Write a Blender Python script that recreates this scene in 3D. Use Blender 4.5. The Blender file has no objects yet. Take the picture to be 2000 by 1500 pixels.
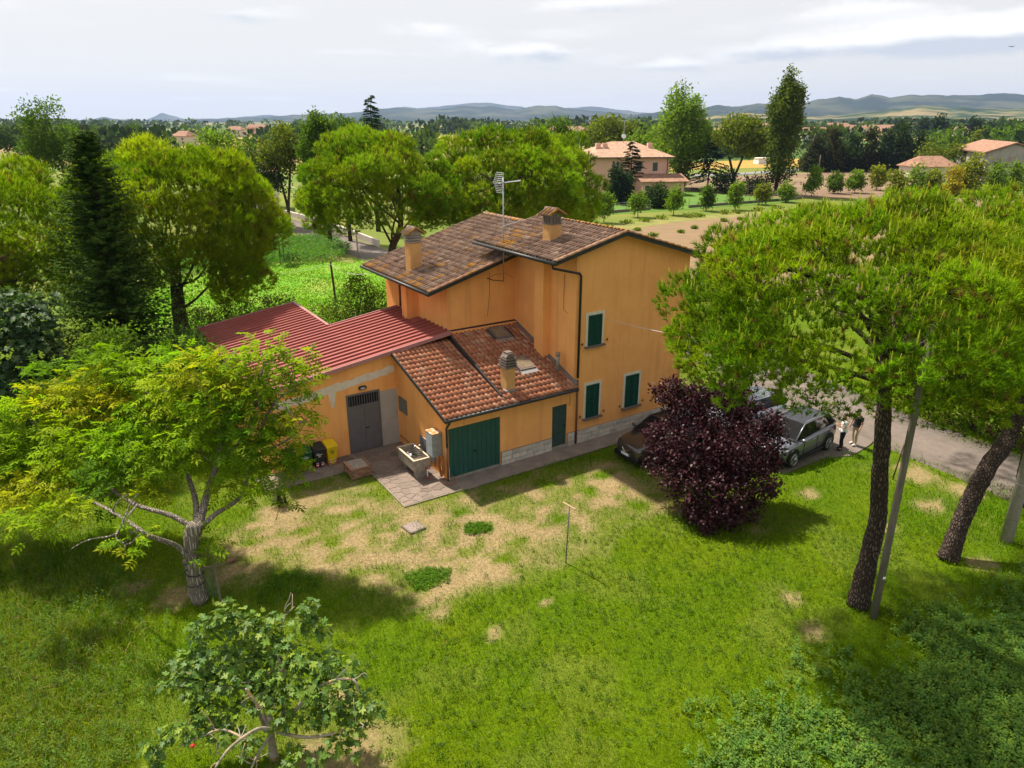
import bpy, math, random
import numpy as np
from mathutils import Vector, Matrix
R = math.radians
rng = np.random.default_rng(11)
random.seed(5)
S = bpy.context.scene
COL = S.collection

# ------------------------------------------------------------------ camera, sky, sun, exposure
PITCH = math.atan2(515, 1387)
CAM_H = 13.3
cd = bpy.data.cameras.new('camera')
cam = bpy.data.objects.new('camera', cd)
COL.objects.link(cam)
cam.location = (0, 0, CAM_H)
cam.rotation_euler = (math.pi / 2 - PITCH, 0, 0)
cd.sensor_fit = 'HORIZONTAL'
cd.sensor_width = 36.0
cd.lens = 36.0 * 1387 / 2000
cd.clip_start = 0.1
cd.clip_end = 40000
S.camera = cam

SUN_EL = R(56.5)
SUN_DIR = Vector((-0.439, 0.454, 0)).normalized() * math.cos(SUN_EL) + Vector((0, 0, math.sin(SUN_EL)))
w = bpy.data.worlds.new('World')
S.world = w
w.use_nodes = True
nt = w.node_tree
nt.nodes.clear()
N = nt.nodes.new
L = nt.links.new
wo = N('ShaderNodeOutputWorld')
bg = N('ShaderNodeBackground')
sky = N('ShaderNodeTexSky')
sky.sky_type = 'NISHITA'
sky.sun_disc = False
sky.sun_elevation = SUN_EL
sky.sun_rotation = math.atan2(SUN_DIR.x, SUN_DIR.y)
sky.altitude = 60
sky.air_density = 1.0
sky.dust_density = 2.2
sky.ozone_density = 1.0
bg.inputs['Strength'].default_value = 0.082
cp, sp = math.cos(PITCH), math.sin(PITCH)
# thin veil and long flat clouds, laid out on a plane high above the ground
tc = N('ShaderNodeTexCoord')
sx = N('ShaderNodeSeparateXYZ')
L(tc.outputs['Generated'], sx.inputs[0])
def wmath(op, a, b=None, clamp=False):
    m = N('ShaderNodeMath'); m.operation = op; m.use_clamp = clamp
    for i, v in enumerate((a, b)):
        if v is None: continue
        if isinstance(v, (int, float)): m.inputs[i].default_value = v
        else: L(v, m.inputs[i])
    return m.outputs[0]
zc = wmath('MAXIMUM', sx.outputs['Z'], 0.012)
zc2 = wmath('ADD', zc, 0.03)
px_ = wmath('DIVIDE', sx.outputs['X'], zc2)
py_ = wmath('DIVIDE', sx.outputs['Y'], zc2)
cv = N('ShaderNodeCombineXYZ')
L(px_, cv.inputs[0]); L(py_, cv.inputs[1])
def cloud_noise(scale, sxy, off, detail, rough, lo, hi):
    mp = N('ShaderNodeMapping')
    mp.inputs['Location'].default_value = off
    mp.inputs['Scale'].default_value = (sxy[0], sxy[1], 1)
    L(cv.outputs[0], mp.inputs[0])
    n = N('ShaderNodeTexNoise')
    n.inputs['Scale'].default_value = scale
    n.inputs['Detail'].default_value = detail
    n.inputs['Roughness'].default_value = rough
    L(mp.outputs[0], n.inputs['Vector'])
    r = N('ShaderNodeMapRange')
    r.interpolation_type = 'SMOOTHSTEP'
    r.inputs['From Min'].default_value = lo
    r.inputs['From Max'].default_value = hi
    L(n.outputs['Fac'], r.inputs['Value'])
    return r.outputs[0]
CLOUD_OFF = (3.1, 5.3, 0)
c1 = cloud_noise(0.75, (0.55, 0.42), CLOUD_OFF, 7, 0.55, 0.52, 0.68)
c2 = cloud_noise(0.75, (0.55, 0.42), (CLOUD_OFF[0] + 0.05, CLOUD_OFF[1] - 0.17, 0), 5, 0.5, 0.50, 0.70)
veil = cloud_noise(0.22, (0.6, 0.3), (9.0, 2.0, 0), 4, 0.5, 0.25, 0.75)
def wmix(fac, a, b):
    m = N('ShaderNodeMix'); m.data_type = 'RGBA'
    if isinstance(fac, (int, float)): m.inputs['Factor'].default_value = fac
    else: L(fac, m.inputs['Factor'])
    for k, v in (('A', a), ('B', b)):
        if isinstance(v, tuple): m.inputs[k].default_value = v + (1,)
        else: L(v, m.inputs[k])
    return m.outputs['Result']
SKY_VEIL = (5.1, 5.03, 4.95)
SKY_WHITE = (7.0, 6.9, 6.75)
SKY_GREY = (3.4, 3.75, 4.35)
vf = wmath('ADD', wmath('MULTIPLY', veil, 0.08), 0.89)
s1 = wmix(vf, sky.outputs[0], SKY_VEIL)
def ubump(u, v, wu, wv, tilt=0.0):
    d = np.array([(u - 1000) / 1387.0, cp + (750 - v) / 1387.0 * sp, -sp + (750 - v) / 1387.0 * cp]); d /= np.linalg.norm(d)
    a0, e0 = d[0] / d[1], d[2]
    A = wmath('SUBTRACT', wmath('DIVIDE', sx.outputs['X'], wmath('MAXIMUM', sx.outputs['Y'], 0.02)), a0)
    E_ = wmath('SUBTRACT', wmath('SUBTRACT', sx.outputs['Z'], e0), wmath('MULTIPLY', A, tilt))
    q = wmath('ADD', wmath('POWER', wmath('ABSOLUTE', wmath('DIVIDE', A, wu)), 2.0), wmath('POWER', wmath('ABSOLUTE', wmath('DIVIDE', E_, wv)), 2.0))
    front = wmath('GREATER_THAN', sx.outputs['Y'], 0.02)
    return wmath('MULTIPLY', wmath('POWER', 2.718, wmath('MULTIPLY', q, -1.0)), front), wmath('MULTIPLY', wmath('DIVIDE', E_, wv), -1.0)
nz = N('ShaderNodeTexNoise'); nz.inputs['Scale'].default_value = 9.0; nz.inputs['Detail'].default_value = 8; nz.inputs['Roughness'].default_value = .62
mpz = N('ShaderNodeMapping'); mpz.inputs['Scale'].default_value = (1, 1, 3.2); L(tc.outputs['Generated'], mpz.inputs[0]); L(mpz.outputs[0], nz.inputs['Vector'])
btot = None; shd = None
for (u, v, wu, wv, tl, am) in [(1780, 72, .26, .017, .055, 1), (1700, 20, .16, .020, .05, .8), (2050, 66, .20, .018, .05, 1), (1010, 103, .12, .016, .02, .72), (820, 64, .075, .014, 0, .66), (530, 30, .09, .012, 0, .58), (1170, 12, .15, .014, .05, .66), (1300, 130, .08, .009, 0, .55), (690, 105, .10, .008, 0, .5)]:
    b_, s_ = ubump(u, v, wu, wv, tl)
    b_ = wmath('MULTIPLY', b_, am)
    up = wmath('MULTIPLY', b_, s_)
    btot = b_ if btot is None else wmath('ADD', btot, b_); shd = up if shd is None else wmath('ADD', shd, up)
den = wmath('ADD', btot, wmath('MULTIPLY', wmath('SUBTRACT', nz.outputs['Fac'], 0.5), 2.0))
rb = N('ShaderNodeMapRange'); rb.interpolation_type = 'SMOOTHSTEP'; rb.inputs['From Min'].default_value = .28; rb.inputs['From Max'].default_value = .95; L(den, rb.inputs['Value'])
bank = wmath('MULTIPLY', rb.outputs[0], wmath('MULTIPLY', btot, 2.2, True), True)
c1 = wmath('MAXIMUM', wmath('MULTIPLY', c1, 0.35), bank)
shn = wmath('ADD', shd, wmath('MULTIPLY', wmath('SUBTRACT', nz.outputs['Fac'], 0.5), 1.2))
rs = N('ShaderNodeMapRange'); rs.interpolation_type = 'SMOOTHSTEP'; rs.inputs['From Min'].default_value = -.15; rs.inputs['From Max'].default_value = .40; L(shn, rs.inputs['Value'])
shade = wmath('MULTIPLY', rs.outputs[0], 0.95, True)
cc = wmix(shade, SKY_WHITE, SKY_GREY)
cf = wmath('MULTIPLY', c1, 0.8, True)
s2 = wmix(cf, s1, cc)
L(s2, bg.inputs['Color'])
L(bg.outputs[0], wo.inputs['Surface'])

sd = bpy.data.lights.new('sun', 'SUN')
sun = bpy.data.objects.new('sun', sd)
COL.objects.link(sun)
sd.energy = 4.4
sd.angle = R(2.0)
sd.color = (1.0, 0.92, 0.78)
sun.rotation_euler = SUN_DIR.to_track_quat('Z', 'Y').to_euler()
sun.location = (-20, 20, 60)

S.view_settings.view_transform = 'Standard'
S.view_settings.look = 'None'
S.view_settings.gamma = 1
S.view_settings.use_curve_mapping = False
S.view_settings.exposure = 1.10
S.cycles.max_bounces = 8
S.cycles.diffuse_bounces = 4
S.cycles.transmission_bounces = 4
S.cycles.glossy_bounces = 3
S.cycles.volume_bounces = 1
S.cycles.transparent_max_bounces = 6
S.cycles.use_denoising = True

# ------------------------------------------------------------------ measuring the place
def ray(u, v):
    x = (u - 1000) / 1387.0; y = -(v - 750) / 1387.0
    return np.array([x, cp + y * sp, -sp + y * cp])
def gp(u, v, z=0.0):
    d = ray(u, v); t = (z - CAM_H) / d[2]
    return np.array([0, 0, CAM_H]) + t * d
def at(u, v, Y):
    d = ray(u, v); t = Y / d[1]
    return np.array([0, 0, CAM_H]) + t * d
TH = math.atan2(2270, 1480)
AX = np.array([math.sin(TH), math.cos(TH), 0.0])
BX = np.array([-math.cos(TH), math.sin(TH), 0.0])
P0 = gp(875, 940)
HOUSE_ROT = math.atan2(AX[1], AX[0])
def hw(s, t, z=0.0):
    p = P0 + s * AX + t * BX
    return np.array([p[0], p[1], z])

# ------------------------------------------------------------------ materials
def new_mat(name):
    m = bpy.data.materials.new(name); m.use_nodes = True
    return m, m.node_tree, m.node_tree.nodes['Principled BSDF']
def mat(name, c, c2=None, scale=6.0, rough=0.8, bump=0.0, bscale=40.0, metal=0.0, spec=0.3, attr=False, detail=5,
        lo=0.35, hi=0.65, objrand=0.0, stretch=None, coord='Object', grime=None, gscale=1.2, streak=None):
    m, t, b = new_mat(name)
    n = t.nodes.new; l = t.links.new
    co = n('ShaderNodeTexCoord'); src = co.outputs[coord]
    if stretch:
        mp = n('ShaderNodeMapping'); mp.inputs['Scale'].default_value = stretch; l(src, mp.inputs[0]); src = mp.outputs[0]
    no = n('ShaderNodeTexNoise'); no.inputs['Scale'].default_value = scale; no.inputs['Detail'].default_value = detail
    no.inputs['Roughness'].default_value = 0.62
    l(src, no.inputs['Vector'])
    rp = n('ShaderNodeMapRange'); rp.inputs['From Min'].default_value = lo; rp.inputs['From Max'].default_value = hi
    l(no.outputs['Fac'], rp.inputs['Value'])
    mx = n('ShaderNodeMix'); mx.data_type = 'RGBA'
    l(rp.outputs[0], mx.inputs['Factor'])
    mx.inputs['A'].default_value = (*c, 1); mx.inputs['B'].default_value = (*(c2 or tuple(x * 0.8 for x in c)), 1)
    out = mx.outputs['Result']
    if grime:
        g = n('ShaderNodeTexNoise'); g.inputs['Scale'].default_value = gscale; g.inputs['Detail'].default_value = 6
        l(co.outputs[coord], g.inputs['Vector'])
        gr = n('ShaderNodeMapRange'); gr.inputs['From Min'].default_value = 0.52; gr.inputs['From Max'].default_value = 0.72
        gr.inputs['To Max'].default_value = grime[3]
        l(g.outputs['Fac'], gr.inputs['Value'])
        gm = n('ShaderNodeMix'); gm.data_type = 'RGBA'; l(gr.outputs[0], gm.inputs['Factor']); l(out, gm.inputs['A'])
        gm.inputs['B'].default_value = (*grime[:3], 1); out = gm.outputs['Result']
    if streak:
        mp2 = n('ShaderNodeMapping'); mp2.inputs['Scale'].default_value = (2.6, 2.6, .16); l(co.outputs[coord], mp2.inputs[0])
        g = n('ShaderNodeTexNoise'); g.inputs['Scale'].default_value = 1.6; g.inputs['Detail'].default_value = 7; g.inputs['Roughness'].default_value = .65
        l(mp2.outputs[0], g.inputs['Vector'])
        gr = n('ShaderNodeMapRange'); gr.inputs['From Min'].default_value = 0.50; gr.inputs['From Max'].default_value = 0.74; gr.inputs['To Max'].default_value = streak[3]
        l(g.outputs['Fac'], gr.inputs['Value'])
        gm = n('ShaderNodeMix'); gm.data_type = 'RGBA'; l(gr.outputs[0], gm.inputs['Factor']); l(out, gm.inputs['A'])
        gm.inputs['B'].default_value = (*streak[:3], 1); out = gm.outputs['Result']
    if attr:
        a = n('ShaderNodeAttribute'); a.attribute_name = 'Col'
        mu = n('ShaderNodeMix'); mu.data_type = 'RGBA'; mu.blend_type = 'MULTIPLY'; mu.inputs['Factor'].default_value = 1
        l(a.outputs['Color'], mu.inputs['A']); l(out, mu.inputs['B']); out = mu.outputs['Result']
    if objrand:
        oi = n('ShaderNodeObjectInfo'); hs = n('ShaderNodeHueSaturation')
        mr = n('ShaderNodeMapRange'); mr.inputs['To Min'].default_value = 1 - objrand; mr.inputs['To Max'].default_value = 1 + objrand
        l(oi.outputs['Random'], mr.inputs['Value']); l(mr.outputs[0], hs.inputs['Value']); l(out, hs.inputs['Color']); out = hs.outputs[0]
    l(out, b.inputs['Base Color'])
    b.inputs['Roughness'].default_value = rough; b.inputs['Metallic'].default_value = metal
    b.inputs['Specular IOR Level'].default_value = spec
    if bump:
        bn = n('ShaderNodeTexNoise'); bn.inputs['Scale'].default_value = bscale; bn.inputs['Detail'].default_value = 4
        l(src, bn.inputs['Vector'])
        bu = n('ShaderNodeBump'); bu.inputs['Strength'].default_value = bump; bu.inputs['Distance'].default_value = 0.02
        l(bn.outputs['Fac'], bu.inputs['Height']); l(bu.outputs[0], b.inputs['Normal'])
    return m
def leafmat(name, trans=0.4, rough=0.55, spec=0.25, tint=(1.25, 1.2, 0.55)):
    """leaves: colour from the leaf itself, some light passes through"""
    m, t, b = new_mat(name)
    n = t.nodes.new; l = t.links.new
    a = n('ShaderNodeAttribute'); a.attribute_name = 'Col'
    l(a.outputs['Color'], b.inputs['Base Color'])
    b.inputs['Roughness'].default_value = rough; b.inputs['Specular IOR Level'].default_value = spec
    tr = n('ShaderNodeBsdfTranslucent')
    mu = n('ShaderNodeMix'); mu.data_type = 'RGBA'; mu.blend_type = 'MULTIPLY'; mu.inputs['Factor'].default_value = 1
    l(a.outputs['Color'], mu.inputs['A']); mu.inputs['B'].default_value = (*tint, 1)
    l(mu.outputs['Result'], tr.inputs['Color'])
    ms = n('ShaderNodeMixShader'); ms.inputs['Fac'].default_value = trans
    l(b.outputs[0], ms.inputs[1]); l(tr.outputs[0], ms.inputs[2])
    l(ms.outputs[0], t.nodes['Material Output'].inputs['Surface'])
    return m
M = {}
M['needle'] = leafmat('pine_needles', 0.52, 0.7, 0.05, (1.15, 1.25, .4))
M['leaf'] = leafmat('leaves', 0.48, 0.7, 0.06, (1.2, 1.25, .4))
M['bigleaf'] = leafmat('broad_leaves', 0.36, 0.5, 0.22)
M['plum'] = leafmat('plum_leaves', 0.22, 0.5, 0.22, (1.3, 0.7, 0.8))
M['litter'] = mat('litter', (1, 1, 1), (.8, .78, .75), scale=20, rough=1, attr=True)
M['grass'] = leafmat('grass_blades', 0.45, 1.0, 0.0)
def barkmat(name, c1, c2, cc, sc, zs=.32):
    m, t, b = new_mat(name); n = t.nodes.new; l = t.links.new
    co = n('ShaderNodeTexCoord'); mp = n('ShaderNodeMapping'); mp.inputs['Scale'].default_value = (sc, sc, sc * zs); l(co.outputs['Object'], mp.inputs[0])
    no = n('ShaderNodeTexNoise'); no.inputs['Scale'].default_value = 1.4; no.inputs['Detail'].default_value = 6; l(mp.outputs[0], no.inputs['Vector'])
    mxv = n('ShaderNodeMix'); mxv.data_type = 'RGBA'; mxv.inputs['Factor'].default_value = .22; l(mp.outputs[0], mxv.inputs['A']); l(no.outputs['Color'], mxv.inputs['B'])
    vo = n('ShaderNodeTexVoronoi'); vo.feature = 'DISTANCE_TO_EDGE'; vo.inputs['Scale'].default_value = 1.3; l(mxv.outputs['Result'], vo.inputs['Vector'])
    r = n('ShaderNodeMapRange'); r.inputs['From Max'].default_value = .30; r.interpolation_type = 'SMOOTHSTEP'; l(vo.outputs['Distance'], r.inputs['Value'])
    m1 = n('ShaderNodeMix'); m1.data_type = 'RGBA'; m1.inputs['A'].default_value = (*c1, 1); m1.inputs['B'].default_value = (*c2, 1); l(no.outputs['Fac'], m1.inputs['Factor'])
    m2 = n('ShaderNodeMix'); m2.data_type = 'RGBA'; m2.inputs['A'].default_value = (*cc, 1); l(m1.outputs['Result'], m2.inputs['B']); l(r.outputs[0], m2.inputs['Factor'])
    l(m2.outputs['Result'], b.inputs['Base Color']); b.inputs['Roughness'].default_value = 1; b.inputs['Specular IOR Level'].default_value = .1
    bu = n('ShaderNodeBump'); bu.inputs['Strength'].default_value = 1; bu.inputs['Distance'].default_value = .05; l(r.outputs[0], bu.inputs['Height']); l(bu.outputs[0], b.inputs['Normal'])
    return m
M['bark'] = barkmat('pine_bark', (.17, .125, .10), (.085, .062, .05), (.035, .026, .021), 15)
M['bark_grey'] = barkmat('grey_bark', (.50, .43, .36), (.30, .255, .21), (.17, .14, .115), 15, .10)
M['bark_old'] = mat('pine_bark_plain', (0.135, 0.095, 0.075), (0.045, 0.032, 0.027), scale=5, rough=0.95, bump=1.0, bscale=9, stretch=(1, 1, 0.35), lo=0.4, hi=0.6)

M['bark_fig'] = mat('fig_bark', (0.33, 0.29, 0.23), (0.20, 0.16, 0.12), scale=8, rough=0.9, bump=0.4, bscale=25, grime=(0.55, 0.30, 0.05, 0.7), gscale=3)
M['wall'] = mat('orange_render', (0.90, 0.425, 0.145), (0.84, 0.375, 0.122), scale=1.1, rough=0.95, bump=0.25, bscale=70, spec=0.1, lo=0.3, hi=0.7,
                streak=(0.62, 0.27, 0.095, 0.6), grime=(0.76, 0.33, 0.115, 0.4), gscale=0.55)
M['wall_chim'] = mat('chimney_render', (0.60, 0.33, 0.13), (0.50, 0.27, 0.105), scale=3, rough=0.95, bump=0.2, bscale=60, spec=0.1)
M['soffit'] = mat('cream_soffit', (0.62, 0.52, 0.36), rough=0.9)
M['cream'] = mat('cream_surround', (0.72, 0.66, 0.55), rough=0.9)
M['plaster'] = mat('raw_plaster', (0.72, 0.62, 0.53), (0.62, 0.52, 0.44), scale=5, rough=0.95, bump=0.4, bscale=50)
M['shutter'] = mat('green_shutter_paint', (0.009, 0.060, 0.040), (0.006, 0.045, 0.031), scale=9, rough=0.7, spec=0.15)
M['gardoor'] = mat('garage_green_paint', (0.018, 0.085, 0.066), (0.013, 0.067, 0.053), scale=8, rough=0.5, spec=0.4, stretch=(1, 1, 0.2))
M['doorgreen'] = mat('grey_green_paint', (0.040, 0.075, 0.066), (0.030, 0.060, 0.052), scale=6, rough=0.55)
M['greydoor'] = mat('grey_metal_paint', (0.135, 0.122, 0.130), (0.115, 0.105, 0.112), scale=3, rough=0.5, spec=0.4)
M['greypanel'] = mat('light_grey_panel', (0.44, 0.39, 0.35), (0.38, 0.34, 0.31), scale=2, rough=0.7)
M['tile_new'] = mat('terracotta', (1, 1, 1), (0.66, 0.62, 0.60), scale=9, rough=0.9, bump=0.3, bscale=60, attr=True, lo=0.4, hi=0.68, spec=0.15)
M['tile_old'] = mat('weathered_tiles', (1, 1, 1), (0.5, 0.46, 0.45), scale=4, rough=0.95, bump=0.4, bscale=45, attr=True, lo=0.35, hi=0.65, spec=0.1)
M['mortar'] = mat('mortar', (0.17, 0.15, 0.13), (0.12, 0.105, 0.09), scale=8, rough=1, bump=0.5)
M['gutter'] = mat('dark_gutter', (0.016, 0.017, 0.018), (0.030, 0.029, 0.028), scale=6, rough=0.5, spec=0.4)
M['copper'] = mat('brown_pipe', (0.20, 0.085, 0.045), (0.13, 0.06, 0.035), scale=8, rough=0.5)
M['redmetal'] = mat('red_roof_sheet', (0.30, 0.082, 0.068), (0.255, 0.068, 0.057), scale=0.9, rough=0.5, spec=0.2, grime=(0.24, 0.10, 0.085, 0.5), gscale=0.7)
M['redcap'] = mat('red_roof_cap', (0.42, 0.19, 0.19), (0.36, 0.15, 0.15), scale=1, rough=0.4, spec=0.4)
M['stone'] = mat('plinth_stone', (0.60, 0.53, 0.46), (0.42, 0.37, 0.32), scale=7, rough=0.95, bump=0.7, bscale=30, objrand=0.14)
M['sill'] = mat('stone_sill', (0.17, 0.13, 0.11), (0.12, 0.095, 0.08), scale=12, rough=0.85)
M['concrete'] = mat('concrete', (0.33, 0.295, 0.255), (0.22, 0.195, 0.165), scale=5, rough=0.95, bump=0.4, bscale=40)
M['sinkstone'] = mat('cement_sink', (0.36, 0.31, 0.26), (0.22, 0.185, 0.15), scale=7, rough=0.95, bump=0.5, bscale=35)
M['paver'] = mat('porphyry', (0.215, 0.160, 0.130), (0.145, 0.110, 0.093), scale=4, rough=0.9, bump=0.4, bscale=30, objrand=0.22, grime=(0.30, 0.25, 0.20, 0.4), gscale=1.4)
M['grout'] = mat('grout', (0.30, 0.25, 0.19), (0.15, 0.12, 0.095), scale=1.3, rough=1, bump=0.3, lo=0.3, hi=0.7)
M['steel'] = mat('steel', (0.55, 0.55, 0.56), rough=0.3, metal=1.0)
M['galv'] = mat('galvanised', (0.44, 0.45, 0.47), (0.35, 0.36, 0.38), scale=12, rough=0.45, metal=0.7)
M['cabinet'] = mat('grey_cabinet', (0.30, 0.32, 0.34), (0.22, 0.235, 0.245), scale=7, rough=0.6, metal=0.2)
M['rust'] = mat('rusty_top', (0.46, 0.20, 0.07), (0.60, 0.50, 0.40), scale=5, rough=0.9, lo=0.48, hi=0.58)
M['hose'] = mat('orange_hose', (0.44, 0.16, 0.035), (0.30, 0.11, 0.03), scale=10, rough=0.5)
M['black'] = mat('black_rubber', (0.012, 0.012, 0.013), rough=0.6)
M['dark'] = mat('dark_void', (0.01, 0.01, 0.011), rough=0.9)
M['white'] = mat('white_print', (0.78, 0.78, 0.78), rough=0.6)
M['red'] = mat('red_reflector', (0.55, 0.02, 0.02), rough=0.4)
M['bluep'] = mat('blue_print', (0.02, 0.08, 0.35), rough=0.5)
M['bin_y'] = mat('yellow_plastic', (0.72, 0.50, 0.008), (0.64, 0.43, 0.008), scale=4, rough=0.5)
M['bin_k'] = mat('black_plastic', (0.018, 0.018, 0.020), (0.030, 0.029, 0.032), scale=5, rough=0.55)
M['bin_g'] = mat('green_plastic', (0.012, 0.085, 0.030), (0.010, 0.065, 0.025), scale=5, rough=0.5)
M['bin_t'] = mat('teal_plastic', (0.010, 0.060, 0.050), (0.008, 0.050, 0.042), scale=5, rough=0.5)
M['brick'] = mat('old_brick', (0.36, 0.175, 0.110), (0.20, 0.115, 0.080), scale=9, rough=0.95, bump=0.6, bscale=40, objrand=0.25)
M['wood'] = mat('weathered_post', (0.20, 0.165, 0.125), (0.11, 0.09, 0.07), scale=10, rough=0.95, bump=0.4, stretch=(1, 1, 0.15))
M['brownpost'] = mat('brown_iron', (0.11, 0.05, 0.03), (0.07, 0.035, 0.025), scale=8, rough=0.8)
M['poleconc'] = mat('pole_concrete', (0.36, 0.32, 0.28), (0.27, 0.24, 0.205), scale=9, rough=0.95, bump=0.3, bscale=60)
M['polewood'] = mat('pole_wood', (0.155, 0.135, 0.105), (0.10, 0.088, 0.07), scale=9, rough=0.95, bump=0.3, stretch=(1, 1, 0.15))
M['wire'] = mat('pale_wire', (0.55, 0.53, 0.50), rough=0.6)
M['road'] = mat('gravel_road', (0.185, 0.150, 0.128), (0.13, 0.105, 0.09), scale=2.5, rough=1, bump=0.8, bscale=25, detail=9, lo=.3, hi=.7, coord='Object')
M['asphalt'] = mat('asphalt_far', (0.20, 0.195, 0.195), rough=0.9)
M['skin'] = mat('skin', (0.48, 0.25, 0.16), rough=0.6)
M['hair'] = mat('dark_hair', (0.02, 0.012, 0.008), rough=0.6)
M['shirt_w'] = mat('white_cotton', (0.72, 0.72, 0.73), rough=0.9)
M['shirt_k'] = mat('black_cotton', (0.018, 0.018, 0.022), rough=0.9)
M['jeans'] = mat('navy_trousers', (0.012, 0.014, 0.028), rough=0.9)
M['beige'] = mat('beige_trousers', (0.50, 0.40, 0.29), rough=0.9)

# ------------------------------------------------------------------ object helpers
def link(o, parent=None):
    COL.objects.link(o)
    if parent is not None: o.parent = parent
    return o
def props(o, label=None, cat=None, group=None, kind=None):
    if label: o['label'] = label
    if cat: o['category'] = cat
    if group: o['group'] = group
    if kind: o['kind'] = kind
    return o
def thing(name, label, cat, loc=(0, 0, 0), rz=0.0, group=None):
    o = bpy.data.objects.new(name, None); link(o)
    o.empty_display_size = 0.3
    o.location = tuple(float(x) for x in loc); o.rotation_euler = (0, 0, rz)
    return props(o, label, cat, group)
def np_mesh(name, V, F, material=None, cols=None, smooth=False):
    V = np.asarray(V, dtype=np.float32).reshape(-1, 3)
    me = bpy.data.meshes.new(name)
    Fs = [np.asarray(f, dtype=np.int32) for f in (F if isinstance(F, list) else [F]) if len(f)]
    me.vertices.add(len(V)); me.vertices.foreach_set('co', V.ravel())
    idx = np.concatenate([f.ravel() for f in Fs])
    starts = []; k0 = 0
    for f in Fs:
        starts.append(k0 + np.arange(len(f)) * f.shape[1]); k0 += f.size
    starts = np.concatenate(starts).astype(np.int32)
    me.loops.add(len(idx)); me.loops.foreach_set('vertex_index', idx)
    me.polygons.add(len(starts)); me.polygons.foreach_set('loop_start', starts)
    if smooth: me.polygons.foreach_set('use_smooth', np.ones(len(starts), dtype=bool))
    me.update(calc_edges=True)
    if cols is not None:
        c = np.asarray(cols, dtype=np.float32)
        if c.shape[1] == 3: c = np.hstack([c, np.ones((len(c), 1), np.float32)])
        a = me.attributes.new('Col', 'FLOAT_COLOR', 'POINT'); a.data.foreach_set('color', c.ravel())
    if material: me.materials.append(material)
    return me
def ob(name, me, parent=None, **k):
    o = bpy.data.objects.new(name, me); link(o, parent)
    return props(o, **k) if k else o
class MB:
    """collects simple solids; build() links them as one mesh object"""
    def __init__(s): s.v = []; s.f = []
    def add(s, vs, fs):
        b = len(s.v); s.v += [tuple(float(c) for c in p) for p in vs]; s.f += [tuple(b + i for i in f) for f in fs]; return s
    def box(s, x0, x1, y0, y1, z0, z1):
        return s.add([(x0, y0, z0), (x1, y0, z0), (x1, y1, z0), (x0, y1, z0), (x0, y0, z1), (x1, y0, z1), (x1, y1, z1), (x0, y1, z1)],
                     [(3, 2, 1, 0), (4, 5, 6, 7), (0, 1, 5, 4), (1, 2, 6, 5), (2, 3, 7, 6), (3, 0, 4, 7)])
    def hexa(s, lo, hi):
        """box from 4 lower and 4 upper corners"""
        return s.add(list(lo) + list(hi), [(3, 2, 1, 0), (4, 5, 6, 7), (0, 1, 5, 4), (1, 2, 6, 5), (2, 3, 7, 6), (3, 0, 4, 7)])
    def ext(s, poly, plane, a0, a1):
        """polygon in plane 'xz' / 'yz' / 'xy', pushed from a0 to a1 along the third axis"""
        def p3(p, a): return {'xz': (p[0], a, p[1]), 'yz': (a, p[0], p[1]), 'xy': (p[0], p[1], a)}[plane]
        n = len(poly)
        vs = [p3(p, a0) for p in poly] + [p3(p, a1) for p in poly]
        fs = [tuple(range(n)), tuple(range(2 * n - 1, n - 1, -1))] + [(i, (i + 1) % n, n + (i + 1) % n, n + i) for i in range(n)]
        return s.add(vs, fs)
    def tube(s, pts, rad, seg=8, cap=True):
        pts = [np.asarray(p, float) for p in pts]
        if isinstance(rad, (int, float)): rad = [rad] * len(pts)
        base = len(s.v); ref = None
        for i, p in enumerate(pts):
            d = pts[min(i + 1, len(pts) - 1)] - pts[max(i - 1, 0)]
            d = d / (np.linalg.norm(d) + 1e-9)
            if ref is None:
                ref = np.cross(d, [0, 0, 1.0])
                if np.linalg.norm(ref) < 1e-3: ref = np.array([1.0, 0, 0])
            u = ref - d * (ref @ d); u /= (np.linalg.norm(u) + 1e-9); ref = u
            wv = np.cross(d, u)
            for k in range(seg):
                a = 2 * math.pi * k / seg
                q = p + rad[i] * (math.cos(a) * u + math.sin(a) * wv)
                s.v.append(tuple(float(c) for c in q))
        for i in range(len(pts) - 1):
            for k in range(seg):
                a = base + i * seg + k; b = base + i * seg + (k + 1) % seg
                s.f.append((a, b, b + seg, a + seg))
        if cap:
            s.f.append(tuple(base + k for k in range(seg - 1, -1, -1)))
            e = base + (len(pts) - 1) * seg
            s.f.append(tuple(e + k for k in range(seg)))
        return s
    def cyl(s, c, r, z0, z1, seg=16, r2=None):
        return s.tube([(c[0], c[1], z0), (c[0], c[1], z1)], [r, r2 if r2 is not None else r], seg)
    def mesh(s, name, m=None, smooth=False, bevel=0.0):
        me = bpy.data.meshes.new(name); me.from_pydata(s.v, [], s.f); me.update()
        import bmesh
        bm = bmesh.new(); bm.from_mesh(me)
        bmesh.ops.recalc_face_normals(bm, faces=bm.faces)
        if bevel:
            bmesh.ops.bevel(bm, geom=list(bm.edges), offset=bevel, segments=1, affect='EDGES', clamp_overlap=True)
        bm.to_mesh(me); bm.free()
        if smooth:
            for p in me.polygons: p.use_smooth = True
        if m: me.materials.append(m)
        return me
    def build(s, name, m, parent=None, smooth=False, bevel=0.0, **k):
        return ob(name, s.mesh(name, m, smooth, bevel), parent, **k)

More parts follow.
